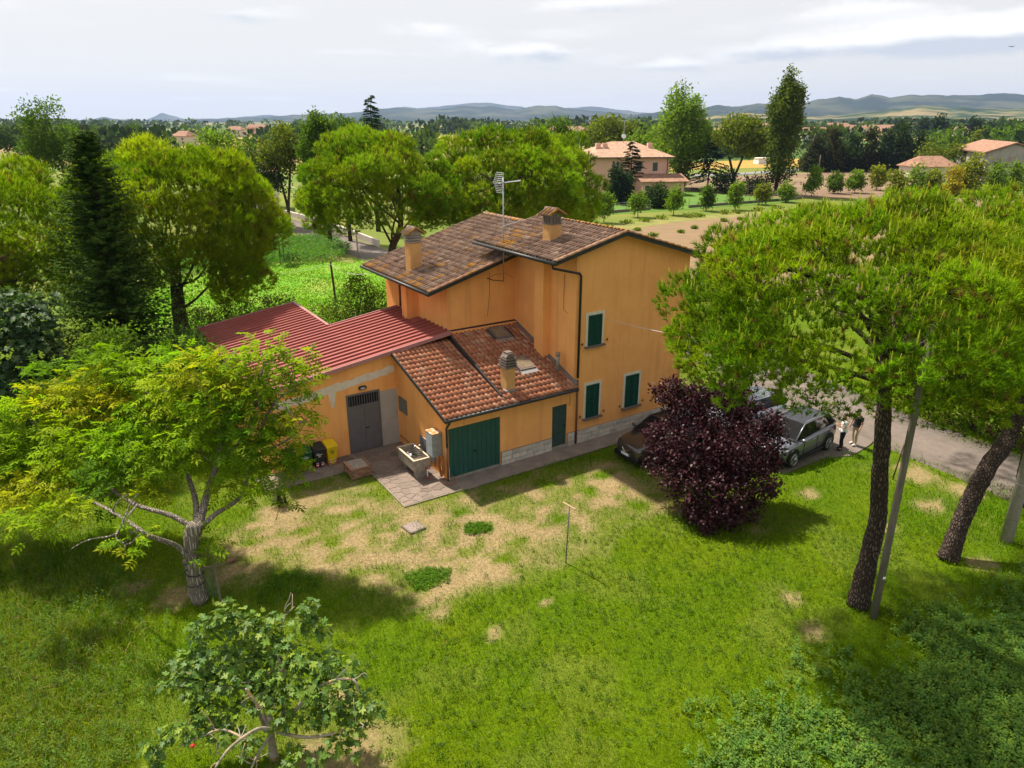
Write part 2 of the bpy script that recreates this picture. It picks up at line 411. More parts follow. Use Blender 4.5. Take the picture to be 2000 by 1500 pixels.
# value noise for numpy
_perm = np.random.default_rng(3).random((64, 64))
def vnoise(x, y):
    x = np.asarray(x, float); y = np.asarray(y, float)
    xi = np.floor(x).astype(int); yi = np.floor(y).astype(int)
    fx = x - xi; fy = y - yi
    fx = fx * fx * (3 - 2 * fx); fy = fy * fy * (3 - 2 * fy)
    g = lambda a, b: _perm[a % 64, b % 64]
    return (g(xi, yi) * (1 - fx) + g(xi + 1, yi) * fx) * (1 - fy) + (g(xi, yi + 1) * (1 - fx) + g(xi + 1, yi + 1) * fx) * fy
def fbm(x, y, o=4):
    s = 0; a = 0.5
    for i in range(o):
        s = s + a * vnoise(x * 2 ** i + 17 * i, y * 2 ** i + 9 * i); a *= 0.5
    return s / (1 - 0.5 ** o)
def in_poly(px, py, poly):
    inside = np.zeros(np.shape(px), bool)
    n = len(poly)
    for i in range(n):
        x1, y1 = poly[i][:2]; x2, y2 = poly[(i + 1) % n][:2]
        c = ((y1 > py) != (y2 > py)) & (px < (x2 - x1) * (py - y1) / (y2 - y1 + 1e-12) + x1)
        inside ^= c
    return inside
def poly_dist(px, py, poly):
    """signed distance, positive inside"""
    d = np.full(np.shape(px), 1e9)
    n = len(poly)
    for i in range(n):
        x1, y1 = poly[i][:2]; x2, y2 = poly[(i + 1) % n][:2]
        ex, ey = x2 - x1, y2 - y1
        t = np.clip(((px - x1) * ex + (py - y1) * ey) / (ex * ex + ey * ey + 1e-12), 0, 1)
        d = np.minimum(d, np.hypot(px - (x1 + t * ex), py - (y1 + t * ey)))
    return np.where(in_poly(px, py, poly), d, -d)
def unit(v):
    return v / (np.linalg.norm(v, axis=-1, keepdims=True) + 1e-9)
# ------------------------------------------------------------------ ground
def sheet_pts(px): return [gp(u, v) for u, v in px]
YARD = [p[:2] for p in sheet_pts([(405, 1150), (420, 1040), (520, 985), (640, 950), (735, 940), (790, 993), (890, 966), (1010, 936), (1200, 905), (1275, 935), (1300, 985),
                                  (1215, 1020), (1150, 1058), (1085, 1085), (985, 1125), (905, 1165), (800, 1185), (690, 1165), (600, 1130), (520, 1110), (470, 1165)])]
DRYSPOTS = [(gp(u, v)[:2], r) for u, v, r in [(1577, 962, .42), (1068, 1177, .18), (965, 1237, .26), (1790, 925, .9), (1880, 955, .7), (345, 1165, .6), (1740, 1030, .35), (860, 1195, .35), (1545, 1165, .3),
                                              (1700, 1450, .5), (700, 1470, 1.1), (620, 1490, .9), (250, 1150, .5), (1590, 1230, .4), (1480, 1035, .35), (1820, 985, .6), (1915, 1100, .5), (660, 1360, .4)]]
GREENSPOTS = [(gp(u, v)[:2], r) for u, v, r in [(830, 1130, .62), (930, 1033, .42), (560, 1145, .9), (480, 1060, .3), (700, 1000, .35), (1090, 1010, .45), (1240, 985, .45), (1150, 960, .35), (650, 1060, .35), (900, 1000, .3),
                                                (1020, 1055, .3), (770, 1030, .22), (590, 1040, .3), (985, 1090, .35), (1180, 925, .5), (1060, 945, .45)]]
def dryness(x, y):
    """0 = green turf, 1 = bare dry yard"""
    d = poly_dist(x, y, YARD)
    wob = (fbm(x * 0.8, y * 0.8, 4) - 0.5) * 3.2
    m = np.clip((d + wob * 0.8) / 1.6 + 0.45, 0, 1)
    patch = fbm(x * 1.9 + 40, y * 1.9 + 11, 4)
    m = m * (0.30 + 0.70 * np.clip((0.60 - patch) / 0.13, 0, 1))
    for (c, r) in DRYSPOTS:
        q = np.hypot(x - c[0], (y - c[1])) / r + (fbm(x * 3, y * 3, 3) - .5) * 1.2
        m = np.maximum(m, np.clip((1.15 - q) * 1.6, 0, 1) * 0.9)
    for (c, r) in GREENSPOTS:
        q = np.hypot(x - c[0], (y - c[1])) / r + (fbm(x * 3 + 7, y * 3, 3) - .5) * 1.4
        m = m * (1 - np.clip((1.2 - q) * 1.7, 0, 1))
    thin = np.clip((fbm(x * 0.55 + 3, y * 0.55 + 8, 4) - 0.56) * 4, 0, 0.09)
    return np.clip(np.maximum(m, thin), 0, 1)
def lerp(a, b, t): return np.asarray(a) * (1 - t) + np.asarray(b) * t

xs = np.concatenate([-np.geomspace(12500, 33, 42), np.arange(-32, 32.01, 0.30), np.geomspace(33, 12500, 42)])
ys = np.concatenate([[-3000, -500, -60, -10, 2], np.arange(9, 50, 0.30), np.geomspace(50.5, 10600, 70)])
XX, YY = np.meshgrid(xs, ys)
nx, ny = len(xs), len(ys)
dr = dryness(XX, YY)
near = np.clip((60 - YY) / 12, 0, 1) * np.clip((36 - np.abs(XX)) / 6, 0, 1)
dr = dr * near
g = fbm(XX * 0.6, YY * 0.6, 4)[..., None]
turf = lerp((0.050, 0.105, 0.001), (0.105, 0.140, 0.002), g)
dirt = lerp((0.285, 0.212, 0.110), (0.20, 0.150, 0.070), fbm(XX * 2.2, YY * 2.2, 4)[..., None])
farg = lerp((0.085, 0.145, 0.018), (0.17, 0.18, 0.04), np.clip((fbm(XX * .06, YY * .06, 3) - .35) * 3, 0, 1)[..., None])
colr = lerp(turf, dirt, dr[..., None])
colr = colr * near[..., None] + farg * (1 - near[..., None])
ZZ = (fbm(XX * 0.9, YY * 0.9, 3) - .5) * 0.04 * near - 0.02 * near
hl = hw(0, 0)
ZZ = np.where(np.hypot(XX - hw(2, 6)[0], YY - hw(2, 6)[1]) < 14, -0.01 + ZZ * 0.3, ZZ - 0.02)
ii = (np.arange(ny - 1)[:, None] * nx + np.arange(nx - 1)[None, :]).ravel()
FF = np.stack([ii, ii + 1, ii + nx + 1, ii + nx], 1)
m, t, b = new_mat('ground_soil')
n = t.nodes.new; l = t.links.new
at_ = n('ShaderNodeAttribute'); at_.attribute_name = 'Col'
co = n('ShaderNodeTexCoord')
n1 = n('ShaderNodeTexNoise'); n1.inputs['Scale'].default_value = 9; n1.inputs['Detail'].default_value = 8; n1.inputs['Roughness'].default_value = .75; l(co.outputs['Object'], n1.inputs['Vector'])
r1 = n('ShaderNodeMapRange'); r1.inputs['From Min'].default_value = .3; r1.inputs['From Max'].default_value = .7; r1.inputs['To Min'].default_value = .55; r1.inputs['To Max'].default_value = 1.35; l(n1.outputs['Fac'], r1.inputs['Value'])
mu = n('ShaderNodeMix'); mu.data_type = 'RGBA'; mu.blend_type = 'MULTIPLY'; mu.inputs['Factor'].default_value = 1
l(at_.outputs['Color'], mu.inputs['A']); l(r1.outputs[0], mu.inputs['B'])
# far away: a patchwork of fields
vm = n('ShaderNodeMapping'); vm.inputs['Scale'].default_value = (0.0042, 0.0030, 1); vm.inputs['Rotation'].default_value = (0, 0, .5); l(co.outputs['Object'], vm.inputs[0])
vo = n('ShaderNodeTexVoronoi'); vo.inputs['Scale'].default_value = 1.0; vo.inputs['Randomness'].default_value = .8; vo.distance = 'CHEBYCHEV'; l(vm.outputs[0], vo.inputs['Vector'])
sc_ = n('ShaderNodeSeparateColor'); l(vo.outputs['Color'], sc_.inputs[0])
cr = n('ShaderNodeValToRGB'); e = cr.color_ramp; e.interpolation = 'CONSTANT'
for i, (p, c) in enumerate([(0, (.09, .13, .03)), (.2, (.25, .19, .075)), (.38, (.06, .105, .025)), (.55, (.33, .24, .07)), (.7, (.11, .14, .04)), (.85, (.19, .14, .09))]):
    el = e.elements[i] if i < 2 else e.elements.new(p)
    el.position = p; el.color = (*c, 1)
l(sc_.outputs['Red'], cr.inputs[0])
sy = n('ShaderNodeSeparateXYZ'); l(co.outputs['Object'], sy.inputs[0])
fr = n('ShaderNodeMapRange'); fr.interpolation_type = 'SMOOTHSTEP'; fr.inputs['From Min'].default_value = 215; fr.inputs['From Max'].default_value = 260; l(sy.outputs['Y'], fr.inputs['Value'])
mf = n('ShaderNodeMix'); mf.data_type = 'RGBA'; l(fr.outputs[0], mf.inputs['Factor']); l(mu.outputs['Result'], mf.inputs['A']); l(cr.outputs[0], mf.inputs['B'])
l(mf.outputs['Result'], b.inputs['Base Color']); b.inputs['Roughness'].default_value = 1; b.inputs['Specular IOR Level'].default_value = .1
n2 = n('ShaderNodeTexNoise'); n2.inputs['Scale'].default_value = 22; n2.inputs['Detail'].default_value = 6; l(co.outputs['Object'], n2.inputs['Vector'])
bu = n('ShaderNodeBump'); bu.inputs['Strength'].default_value = .7; bu.inputs['Distance'].default_value = .03; l(n2.outputs['Fac'], bu.inputs['Height']); l(bu.outputs[0], b.inputs['Normal'])
ob('ground', np_mesh('ground', np.stack([XX, YY, ZZ], -1), FF, m, colr.reshape(-1, 3), True), kind='structure')

# ------------------------------------------------------------------ fields, road, garden lawns
def zone(name, px, z, material, label=None):
    pts = [gp(u, v) for u, v in px]
    mb = MB(); mb.ext([(p[0], p[1]) for p in pts], 'xy', -0.3, z)
    return mb.build(name, material, kind='structure')
M['plough'] = mat('ploughed_soil', (0.22, 0.145, 0.076), (0.165, 0.108, 0.058), scale=0.9, rough=1, bump=0.9, bscale=2.2, stretch=(.35, 1.0, 1), detail=8, grime=(0.15, 0.11, 0.058, .4), gscale=.12)
M['plough2'] = mat('ploughed_soil_far', (0.19, 0.12, 0.075), (0.15, 0.095, 0.06), scale=0.3, rough=1, grime=(0.27, 0.24, 0.11, .4), gscale=.08)
M['wheat'] = mat('ripe_wheat', (0.33, 0.21, 0.04), (0.28, 0.185, 0.035), scale=.25, rough=1, stretch=(.3, 1, 1))
M['lawn2'] = mat('field_grass', (0.085, 0.225, 0.004), (0.14, 0.26, 0.008), scale=.45, rough=1, bump=.8, bscale=7, detail=9, grime=(0.27, 0.27, 0.07, .6), gscale=.22)
M['lawn3'] = mat('garden_grass', (0.060, 0.145, 0.010), (0.09, 0.17, 0.016), scale=.2, rough=1, detail=8)
M['drygrass'] = mat('dry_verge', (0.22, 0.185, 0.055), (0.12, 0.15, 0.025), scale=.6, rough=1, bump=.8, bscale=5, detail=8)
zone('field_grass', [(250, 760), (300, 520), (440, 508), (640, 512), (760, 510), (900, 560), (900, 700), (700, 760)], 0.004, M['lawn2'])
zone('ploughed_field', [(1080, 476), (1220, 446), (1320, 432), (1460, 419), (1700, 398), (2400, 352), (2600, 500), (1600, 590), (1180, 560)], 0.012, M['plough'])
zone('ploughed_field', [(1100, 352), (1345, 347), (1480, 342), (1580, 337), (1830, 333), (1800, 372), (1690, 388), (1560, 385), (1540, 388), (1340, 371), (1100, 371)], 0.012, M['plough2'])
zone('wheat_field', [(1060, 332), (1300, 333), (1590, 325), (1700, 320), (1700, 306), (1590, 309), (1300, 318), (1060, 324)], 0.02, M['wheat'])
zone('garden_lawn', [(1100, 428), (1140, 380), (1345, 374), (1500, 386), (1562, 391), (1530, 396), (1340, 409), (1180, 420)], 0.014, M['lawn3'])
zone('dry_verge', [(1095, 470), (1180, 440), (1300, 427), (1460, 413), (1640, 397), (1700, 394), (1700, 400), (1460, 421), (1320, 434), (1220, 449), (1120, 475)], 0.017, M['drygrass'])
zone('dry_verge', [(505, 478), (545, 456), (600, 463), (680, 488), (700, 500), (690, 515), (660, 512), (640, 478), (560, 470), (520, 492)], 0.010, M['drygrass'])
zone('dry_verge', [(560, 428), (640, 449), (720, 479), (800, 512), (800, 500), (700, 466), (640, 440), (570, 418)], 0.010, M['drygrass'])
zone('dirt_field', [(-200, 320), (40, 318), (90, 296), (-200, 292)], 0.02, M['plough2'])
def strip(name, pts, wid, z, material):
    pts = [np.asarray(p, float)[:2] for p in pts]
    # smooth the centre line
    P = []
    for i in range(len(pts) - 1):
        p0, p1, p2, p3 = pts[max(i - 1, 0)], pts[i], pts[i + 1], pts[min(i + 2, len(pts) - 1)]
        for tt in np.linspace(0, 1, 8, endpoint=False):
            P.append(0.5 * ((2 * p1) + (-p0 + p2) * tt + (2 * p0 - 5 * p1 + 4 * p2 - p3) * tt ** 2 + (-p0 + 3 * p1 - 3 * p2 + p3) * tt ** 3))
    P.append(pts[-1]); P = np.array(P)
    d = unit(np.gradient(P, axis=0)); nrm = np.stack([-d[:, 1], d[:, 0]], 1)
    ws = wid * (1 + 0.10 * (fbm(P[:, 0] * .4, P[:, 1] * .4, 3) - .5))[:, None]
    Lp = P + nrm * ws / 2; Rp = P - nrm * ws / 2
    V = np.concatenate([np.c_[Lp, np.full(len(P), z)], np.c_[Rp, np.full(len(P), z)], np.c_[Lp, np.full(len(P), -.3)], np.c_[Rp, np.full(len(P), -.3)]])
    k = len(P); i = np.arange(k - 1)
    F = np.concatenate([np.stack([i + k, i + k + 1, i + 1, i], 1), np.stack([i, i + 1, i + 2 * k + 1, i + 2 * k], 1), np.stack([i + k + 1, i + k, i + 3 * k, i + 3 * k + 1], 1)])
    ob(name, np_mesh(name, V, F, material), kind='structure')
    return P
strip('road', [gp(u, v) for u, v in [(300, 372), (470, 405), (545, 431), (620, 456), (690, 482), (760, 508)]] + [(-4, 59), (6, 49), (13, 40)] + [gp(u, v)[:2] for u, v in [(1690, 812), (1760, 842), (1830, 870), (1915, 903), (2010, 942), (2200, 1025)]] + [(23.2, 17), (25, 11), (27, 3)], 4.3, 0.018, M['road'])
strip('road', [gp(u, v) for u, v in [(900, 347), (1080, 347), (1350, 343), (1480, 338), (1580, 331), (1760, 323), (1990, 317)]], 6.5, 0.03, M['asphalt'])
# gravel apron where the cars stand, beside the house
zone('gravel_apron', [(1275, 868), (1205, 873), (1262, 905), (1420, 905), (1530, 925), (1615, 893), (1665, 890), (1700, 868), (1760, 800), (1500, 780)], 0.008, M['road'])

# ------------------------------------------------------------------ paved yard with separate stones
mb = MB()
mb.ext([(-6.3, 2.95), (-2.3, 2.9), (-2.3, -0.92), (10.6, -1.06), (10.6, 0.02), (0.02, 0.02), (0.02, 4.33), (-6.3, 4.33)], 'xy', -0.2, 0.035)
yard = mb.build('paved_yard', M['grout'], kind='structure')
yard.location = P0; yard.rotation_euler = (0, 0, HOUSE_ROT)
mb = MB(); mb.ext([(0.1, -1.03), (10.55, -1.05), (10.55, -0.02), (0.1, -0.02)], 'xy', 0.0, 0.048)
mb.build('walkway_slab', mat('walkway', (0.25, 0.20, 0.165), (0.17, 0.135, 0.115), scale=1.6, rough=1, bump=.4, bscale=30, detail=8), yard)
def clip_half(poly, p, nrm):
    out = []
    for i in range(len(poly)):
        a, b_ = poly[i], poly[(i + 1) % len(poly)]
        da, db = (a - p) @ nrm, (b_ - p) @ nrm
        if da <= 0: out.append(a)
        if da * db < 0: out.append(a + (b_ - a) * da / (da - db))
    return out
rects = [(-2.26, 0.0, -0.88, 4.30), (-6.25, -2.30, 2.98, 4.30)]
r2 = np.random.default_rng(4)
pts = []
for X0, X1, Y0, Y1 in rects:
    stp = 0.40
    for gx in np.arange(X0 + .10, X1, stp):
        for gy in np.arange(Y0 + .15, Y1, stp):
            pts.append((np.array([gx, gy]) + r2.uniform(-.2, .2, 2), (X0, X1, Y0, Y1)))
P2 = np.array([p for p, _ in pts])
for p, (X0, X1, Y0, Y1) in pts:
    poly = [np.array(q) for q in [(X0, Y0), (X1, Y0), (X1, Y1), (X0, Y1)]]
    dd = np.hypot(*(P2 - p).T)
    for j in np.argsort(dd)[1:22]:
        poly = clip_half(poly, (P2[j] + p) / 2, (P2[j] - p) / (dd[j] + 1e-9))
        if len(poly) < 3: break
    if len(poly) < 3: continue
    c = np.mean(poly, 0)
    poly = [c + (q - c) * max(0.5, 1 - 0.022 / (np.linalg.norm(q - c) + .01)) for q in poly]
    if np.ptp([q[0] for q in poly]) < .1: continue
    mbs = MB(); mbs.ext([tuple(q - c) for q in poly], 'xy', -0.03, 0.010 + r2.uniform(-.003, .004))
    o = mbs.build('paving_stone', M['paver'], yard); o.location = (c[0], c[1], 0.038)

# ------------------------------------------------------------------ hills far off
def hill_mat(name, c1, c2, c3, sc):
    m, t, b = new_mat(name); n = t.nodes.new; l = t.links.new
    co = n('ShaderNodeTexCoord')
    no = n('ShaderNodeTexNoise'); no.inputs['Scale'].default_value = sc; no.inputs['Detail'].default_value = 8; no.inputs['Roughness'].default_value = .6; l(co.outputs['Object'], no.inputs['Vector'])
    cr = n('ShaderNodeValToRGB'); e = cr.color_ramp
    e.elements[0].position = .42; e.elements[0].color = (*c1, 1); e.elements[1].position = .50; e.elements[1].color = (*c2, 1)
    x = e.elements.new(.60); x.color = (*c3, 1)
    l(no.outputs['Fac'], cr.inputs[0]); l(cr.outputs[0], b.inputs['Base Color']); b.inputs['Roughness'].default_value = 1; b.inputs['Specular IOR Level'].default_value = 0
    return m
def hill(name, D, prof, depth, material, rows=14, rough=6.0, seed=0):
    us = np.arange(prof[0][0], prof[-1][0] + 1, 7.0)
    vs = np.interp(us, [p[0] for p in prof], [p[1] for p in prof])
    vs = vs + (fbm(us * .05 + seed * 7, us * 0 + seed, 4) - .5) * 5.5
    top = np.array([at(u, v, D) for u, v in zip(us, vs)])
    k = np.linspace(0, 1, rows)
    V = []
    for j, f in enumerate(k):
        y = D - depth * (1 - f)
        x = top[:, 0] * y / D
        hgt = np.maximum(top[:, 2], 0)
        z = hgt * (f ** 1.35) + (fbm(x * .004 + seed, np.full_like(x, y * .004), 4) - .5) * rough * 4 * math.sin(math.pi * f)
        z = np.where(f < .02, -6, np.minimum(z, hgt + 0.1))
        V.append(np.c_[x, np.full_like(x, y), z])
    back = np.c_[top[:, 0] * 1.08, np.full(len(us), D * 1.08), np.full(len(us), -6.0)]
    V.append(back)
    nU = len(us); rr = len(V)
    i = (np.arange(rr - 1)[:, None] * nU + np.arange(nU - 1)[None]).ravel()
    ob(name, np_mesh(name, np.concatenate(V), np.stack([i, i + 1, i + nU + 1, i + nU], 1), material, None, True), kind='structure')
HM1 = hill_mat('hill_woods', (.012, .022, .014), (.018, .030, .018), (.06, .065, .035), .0022)
HM2 = hill_mat('hill_fields', (.014, .028, .014), (.045, .07, .026), (.20, .155, .075), .0052)
hill('far_mountains', 9500, [(-150, 244), (200, 240), (285, 234), (303, 229), (309, 222), (317, 219), (332, 225), (365, 232), (420, 233), (480, 227), (520, 223), (560, 227), (640, 229), (740, 220), (775, 212), (795, 209), (815, 212), (838, 209), (868, 207), (895, 204), (950, 201), (1000, 207),
     (1050, 214), (1110, 212), (1160, 208), (1200, 213), (1260, 221), (1350, 231), (2200, 238)], 900, HM1, 5, 2, 1)
hill('hills', 6500, [(-200, 243), (120, 240), (180, 232), (205, 229), (235, 234), (300, 236), (420, 231), (520, 228), (600, 223), (680, 221), (740, 212), (780, 210), (830, 215), (900, 207), (960, 208), (1010, 213), (1050, 206), (1090, 208), (1150, 216),
     (1230, 222), (1300, 224), (1380, 226), (1600, 226), (2200, 232)], 1900, HM1, 12, 9, 2)
hill('hills', 5000, [(1150, 243), (1230, 228), (1260, 222), (1290, 219), (1330, 224), (1400, 206), (1440, 208), (1480, 201), (1520, 206), (1560, 204), (1590, 195), (1640, 189), (1670, 194), (1705, 183), (1735, 190), (1790, 185), (1850, 187),
     (1920, 184), (1960, 182), (2000, 184), (2300, 190)], 1500, HM1, 12, 9, 3)
hill('foothills', 2900, [(1180, 246), (1270, 238), (1330, 232), (1420, 222), (1480, 221), (1530, 226), (1600, 228), (1660, 222), (1740, 214), (1800, 207), (1860, 210), (1920, 212), (2000, 213), (2300, 216)], 1500, HM2, 16, 7, 4)

# ------------------------------------------------------------------ the air
mb = MB(); mb.box(-12800, 12800, -3200, 10900, -8, 330)
m = bpy.data.materials.new('haze'); m.use_nodes = True
t = m.node_tree; t.nodes.clear()
mo = t.nodes.new('ShaderNodeOutputMaterial'); pv = t.nodes.new('ShaderNodeVolumePrincipled')
pv.inputs['Color'].default_value = (0.40, 0.52, 0.85, 1); pv.inputs['Density'].default_value = 0.65e-4; pv.inputs['Anisotropy'].default_value = 0.2
t.links.new(pv.outputs[0], mo.inputs['Volume'])
haze = mb.build('haze', m, kind='stuff')
haze.display_type = 'WIRE'
# ------------------------------------------------------------------ the farmhouse
house = thing('farmhouse', 'orange farmhouse with brown tiled roofs, tiled garage wing and red metal roofed shed', 'house', P0, HOUSE_ROT)
RW = 0.12                                   # slab thickness under the tiles
FE, FR, FX = (4.75, 8.20), (8.25, 9.06), (13.6, 7.48)      # front block: eave, ridge, far eave (s, z)
BE, BR, BXE = (1.57, 6.52), (8.70, 8.55), (14.9, 6.80)     # rear block
def zl(p, q, s): return p[1] + (q[1] - p[1]) * (s - p[0]) / (q[0] - p[0])
# walls
mb = MB(); mb.ext([(6.1, 0), (12.5, 0), (12.5, zl(FR, FX, 12.5) - RW), (FR[0], FR[1] - RW), (6.1, zl(FE, FR, 6.1) - RW)], 'xz', 0.0, 5.3)
mb.build('wall', M['wall'], house)
mb = MB(); mb.ext([(2.6, 0), (13.6, 0), (13.6, zl(BR, BXE, 13.6) - RW), (BR[0], BR[1] - RW), (2.6, zl(BE, BR, 2.6) - RW)], 'xz', 4.5, 11.1)
mb.build('wall', M['wall'], house)
mb = MB(); mb.box(2.02, 2.598, 7.45, 8.0, 3.9, zl(BE, BR, 2.02) - RW - .01); mb.build('pilaster', M['wall'], house)
mb = MB(); mb.box(5.72, 6.098, 1.75, 2.4, 3.0, zl(FE, FR, 5.72) - RW - .01); mb.build('pilaster', M['wall'], house)
# garage wing: front wall with two door openings
WZ0, WM = 2.83 + .298 * .39, 0.298
mb = MB()
mb.ext([(0, 0), (.08, 0), (.08, 2.2), (2.44, 2.2), (2.44, .0), (5.03, 0), (5.03, 2.02), (5.8, 2.02), (5.8, 0), (6.097, 0), (6.097, WZ0 - .13), (0, WZ0 - .13)], 'xz', 0.003, 0.30)
mb.build('wall', M['wall'], house)
mb = MB(); mb.ext([(0.301, 0), (4.497, 0), (4.497, WZ0 + WM * 4.497 - .14), (.301, WZ0 + WM * .301 - .14)], 'yz', 0.0, 0.28)
mb.build('wall', M['wall'], house)
mb = MB(); mb.box(2.6, 6.1, 4.3, 4.497, 3, 4.6); mb.build('wall', M['wall'], house)
# shed walls
RZ, RM = 4.30, 0.138
def rz_(s): return RZ + RM * s
mb = MB()
DS0, DS1, DP1 = -2.33, -0.86, -0.06
mb.ext([(-5.6, 0), (DS0, 0), (DS0, 2.68), (DS1, 2.68), (DS1, 2.56), (DP1, 2.56), (DP1, 0), (-0.003, 0), (-0.003, rz_(-.003) - .07), (-5.6, rz_(-5.6) - .07)], 'xz', 4.35, 4.6)
mb.build('wall', M['wall'], house)
mb = MB(); mb.box(-5.6, -5.35, 4.6, 15.0, 0, rz_(-5.6) - .07); mb.build('wall', M['wall'], house)
mb = MB(); mb.box(-1.35, -1.1, 9.7, 15.0, 0, rz_(-1.35) - .07); mb.build('wall', M['wall'], house)
mb = MB(); mb.ext([(-5.35, 0), (-1.35, 0), (-1.35, rz_(-1.35) - .07), (-5.35, rz_(-5.35) - .07)], 'xz', 14.8, 15.0); mb.build('wall', M['wall'], house)
mb = MB(); mb.ext([(-1.1, 0), (2.59, 0), (2.59, rz_(2.59) - .07), (-1.1, rz_(-1.1) - .07)], 'xz', 9.3, 9.5); mb.build('wall', M['wall'], house)
# unpainted plaster where a gutter or awning once sat
r3 = np.random.default_rng(8)
top = [(s, rz_(s) - .62 - .05 * abs(math.sin(s * 7)) + r3.uniform(-.05, .04)) for s in np.linspace(-5.2, -.12, 40)]
bot = [(s, rz_(s) - .98 + r3.uniform(-.05, .05) - (0.62 if -3.05 < s < -2.72 else 0)) for s in np.linspace(-.12, -5.2, 46)]
mb = MB(); mb.ext(top + bot, 'xz', 4.346, 4.3503); mb.build('plaster_patch', M['plaster'], house)

# ---- roof tiles
def tile_template(w, l, h, seg=5, pan=0.34):
    """one S-shaped clay tile: barrel plus pan; x across, y up the slope, z out"""
    prof = []
    wb = w * (1 - pan)
    for k in range(seg + 1):
        a = math.pi * k / seg
        prof.append((wb / 2 - wb / 2 * math.cos(a), h * math.sin(a)))
    prof.append((w * 1.0, 0.0)); prof.append((w * 1.04, 0.004))
    V = []; n_ = len(prof)
    for (yy, zz) in ((0.0, 0.034), (l * 1.10, 0.004)):
        V += [(x, yy, z + zz) for x, z in prof]
    V += [(x, 0.004, z + 0.034 - 0.024 if z > .01 else 0.002) for x, z in prof]
    F = [(i, i + 1, n_ + i + 1, n_ + i) for i in range(n_ - 1)] + [(2 * n_ + i, 2 * n_ + i + 1, i + 1, i) for i in range(n_ - 1)]
    return np.array(V), np.array(F)
NEWC0 = [(.42, .155, .080), (.47, .20, .11), (.36, .12, .062), (.30, .105, .06), (.48, .25, .155), (.45, .21, .125), (.40, .17, .10), (.26, .10, .06), (.52, .32, .22), (.38, .14, .075)]
OLDC0 = [(.32, .205, .150), (.26, .17, .13), (.20, .135, .105), (.36, .25, .185), (.235, .16, .125), (.15, .105, .085), (.29, .185, .13), (.40, .29, .21), (.22, .14, .105), (.30, .215, .165)]
LICHEN = (.42, .20, .03)
NEWC = [tuple(.5 * a + .5 * b_ for a, b_ in zip(c, (.36, .155, .085))) for c in NEWC0]
OLDC = [tuple(.55 * a + .45 * b_ for a, b_ in zip(c, (.22, .145, .105))) for c in OLDC0]
def frame_of(O, U, V):
    U = unit(np.array(U, float)); V = unit(np.array(V, float)); Nn = np.cross(U, V)
    return np.array(O, float), U, V, Nn
def tile_field(fr, W, Lg, w, l, h, pal, seed, skip=None, lichen=None):
    """list of (matrix4, colour) for a rectangle W x Lg of tiles"""
    O, U, V, Nn = fr
    g = np.random.default_rng(seed); out = []
    ncol, nrow = int(round(W / w)), int(math.ceil(Lg / l - .05))
    ww = W / ncol
    for j in range(nrow):
        for i in range(ncol):
            p = O + U * (i * ww + g.uniform(-.004, .004)) + V * (j * l + g.uniform(-.008, .008)) + Nn * (g.uniform(0, .004))
            c = p + U * w / 2 + V * l / 2
            if skip is not None and skip(c): continue
            rot = g.normal(0, .012)
            u2 = U * math.cos(rot) + V * math.sin(rot); v2 = V * math.cos(rot) - U * math.sin(rot)
            k = int(g.integers(len(pal))); col_ = np.array(pal[k]) * g.uniform(.85, 1.15)
            if lichen is not None:
                f = lichen(c)
                if g.random() < f: col_ = lerp(col_, LICHEN, g.uniform(.4, .9)); k = -1
            out.append((np.stack([u2, v2, Nn, p], 1), col_, k))
    return out
def tiles_joined(name, lst, tmpl, m, parent):
    TV, TF = tmpl
    A = np.stack([x[0] for x in lst])
    V = np.einsum('nij,kj->nki', A[:, :, :3], TV) + A[:, None, :, 3]
    F = (TF[None] + (np.arange(len(lst)) * len(TV))[:, None, None]).reshape(-1, 4)
    cols = np.repeat(np.stack([x[1] for x in lst]), len(TV), 0)
    return ob(name, np_mesh(name, V, F, m, cols, True), parent, kind='stuff')
def mat4(a):
    m4 = Matrix.Identity(4)
    for r_ in range(3):
        for c_ in range(4): m4[r_][c_] = float(a[r_, c_])
    return m4
def barrel_template(l, r0, r1, seg=7, lift=.0):
    V = []
    for yy, rr in ((0, r0), (l, r1)):
        for k in range(seg + 1):
            a = math.pi * k / seg
            V.append((-rr * math.cos(a), yy, rr * .8 * math.sin(a) + (lift if yy == 0 else 0)))
    n_ = seg + 1
    F = [(i, i + 1, n_ + i + 1, n_ + i) for i in range(seg)]
    # front rim
    b = len(V); rr = r0 * .8
    for k in range(seg + 1):
        a = math.pi * k / seg
        V.append((-rr * math.cos(a), 0.004, rr * .8 * math.sin(a) - .005))
    F += [(b + i, b + i + 1, i + 1, i) for i in range(seg)]
    return np.array(V), np.array(F)
def barrel_row(name, p, q, step, r0, pal, parent, m, up, seed, lich=.3):
    g = np.random.default_rng(seed); p = np.array(p, float); q = np.array(q, float)
    D = q - p; Lh = np.linalg.norm(D); k = int(round(Lh / step)); st = Lh / k; D /= Lh
    X = unit(np.cross(D, np.array(up, float))); Z = np.cross(X, D)
    meshes = []
    TV, TF = barrel_template(st * 1.12, r0, r0 * .86, lift=.018)
    for c in range(6):
        col_ = np.array(pal[int(g.integers(len(pal)))]) * g.uniform(.9, 1.2)
        if c < 6 * lich: col_ = lerp(col_, LICHEN, .75)
        meshes.append(np_mesh(name, TV, TF, m, np.tile(col_, (len(TV), 1)), True))
    for i in range(k):
        o = ob(name, meshes[int(g.integers(6))], parent)
        o.matrix_local = mat4(np.stack([X, D, Z, p + D * st * i], 1))
def slab(name, pts, thick, m, parent):
    """pts: four corners of the upper face"""
    mb = MB(); lo = [(p[0], p[1], p[2] - thick) for p in pts]
    mb.hexa(lo, pts); return mb.build(name, m, parent)
M['deck'] = mat('roof_deck', (.09, .06, .05), rough=1)
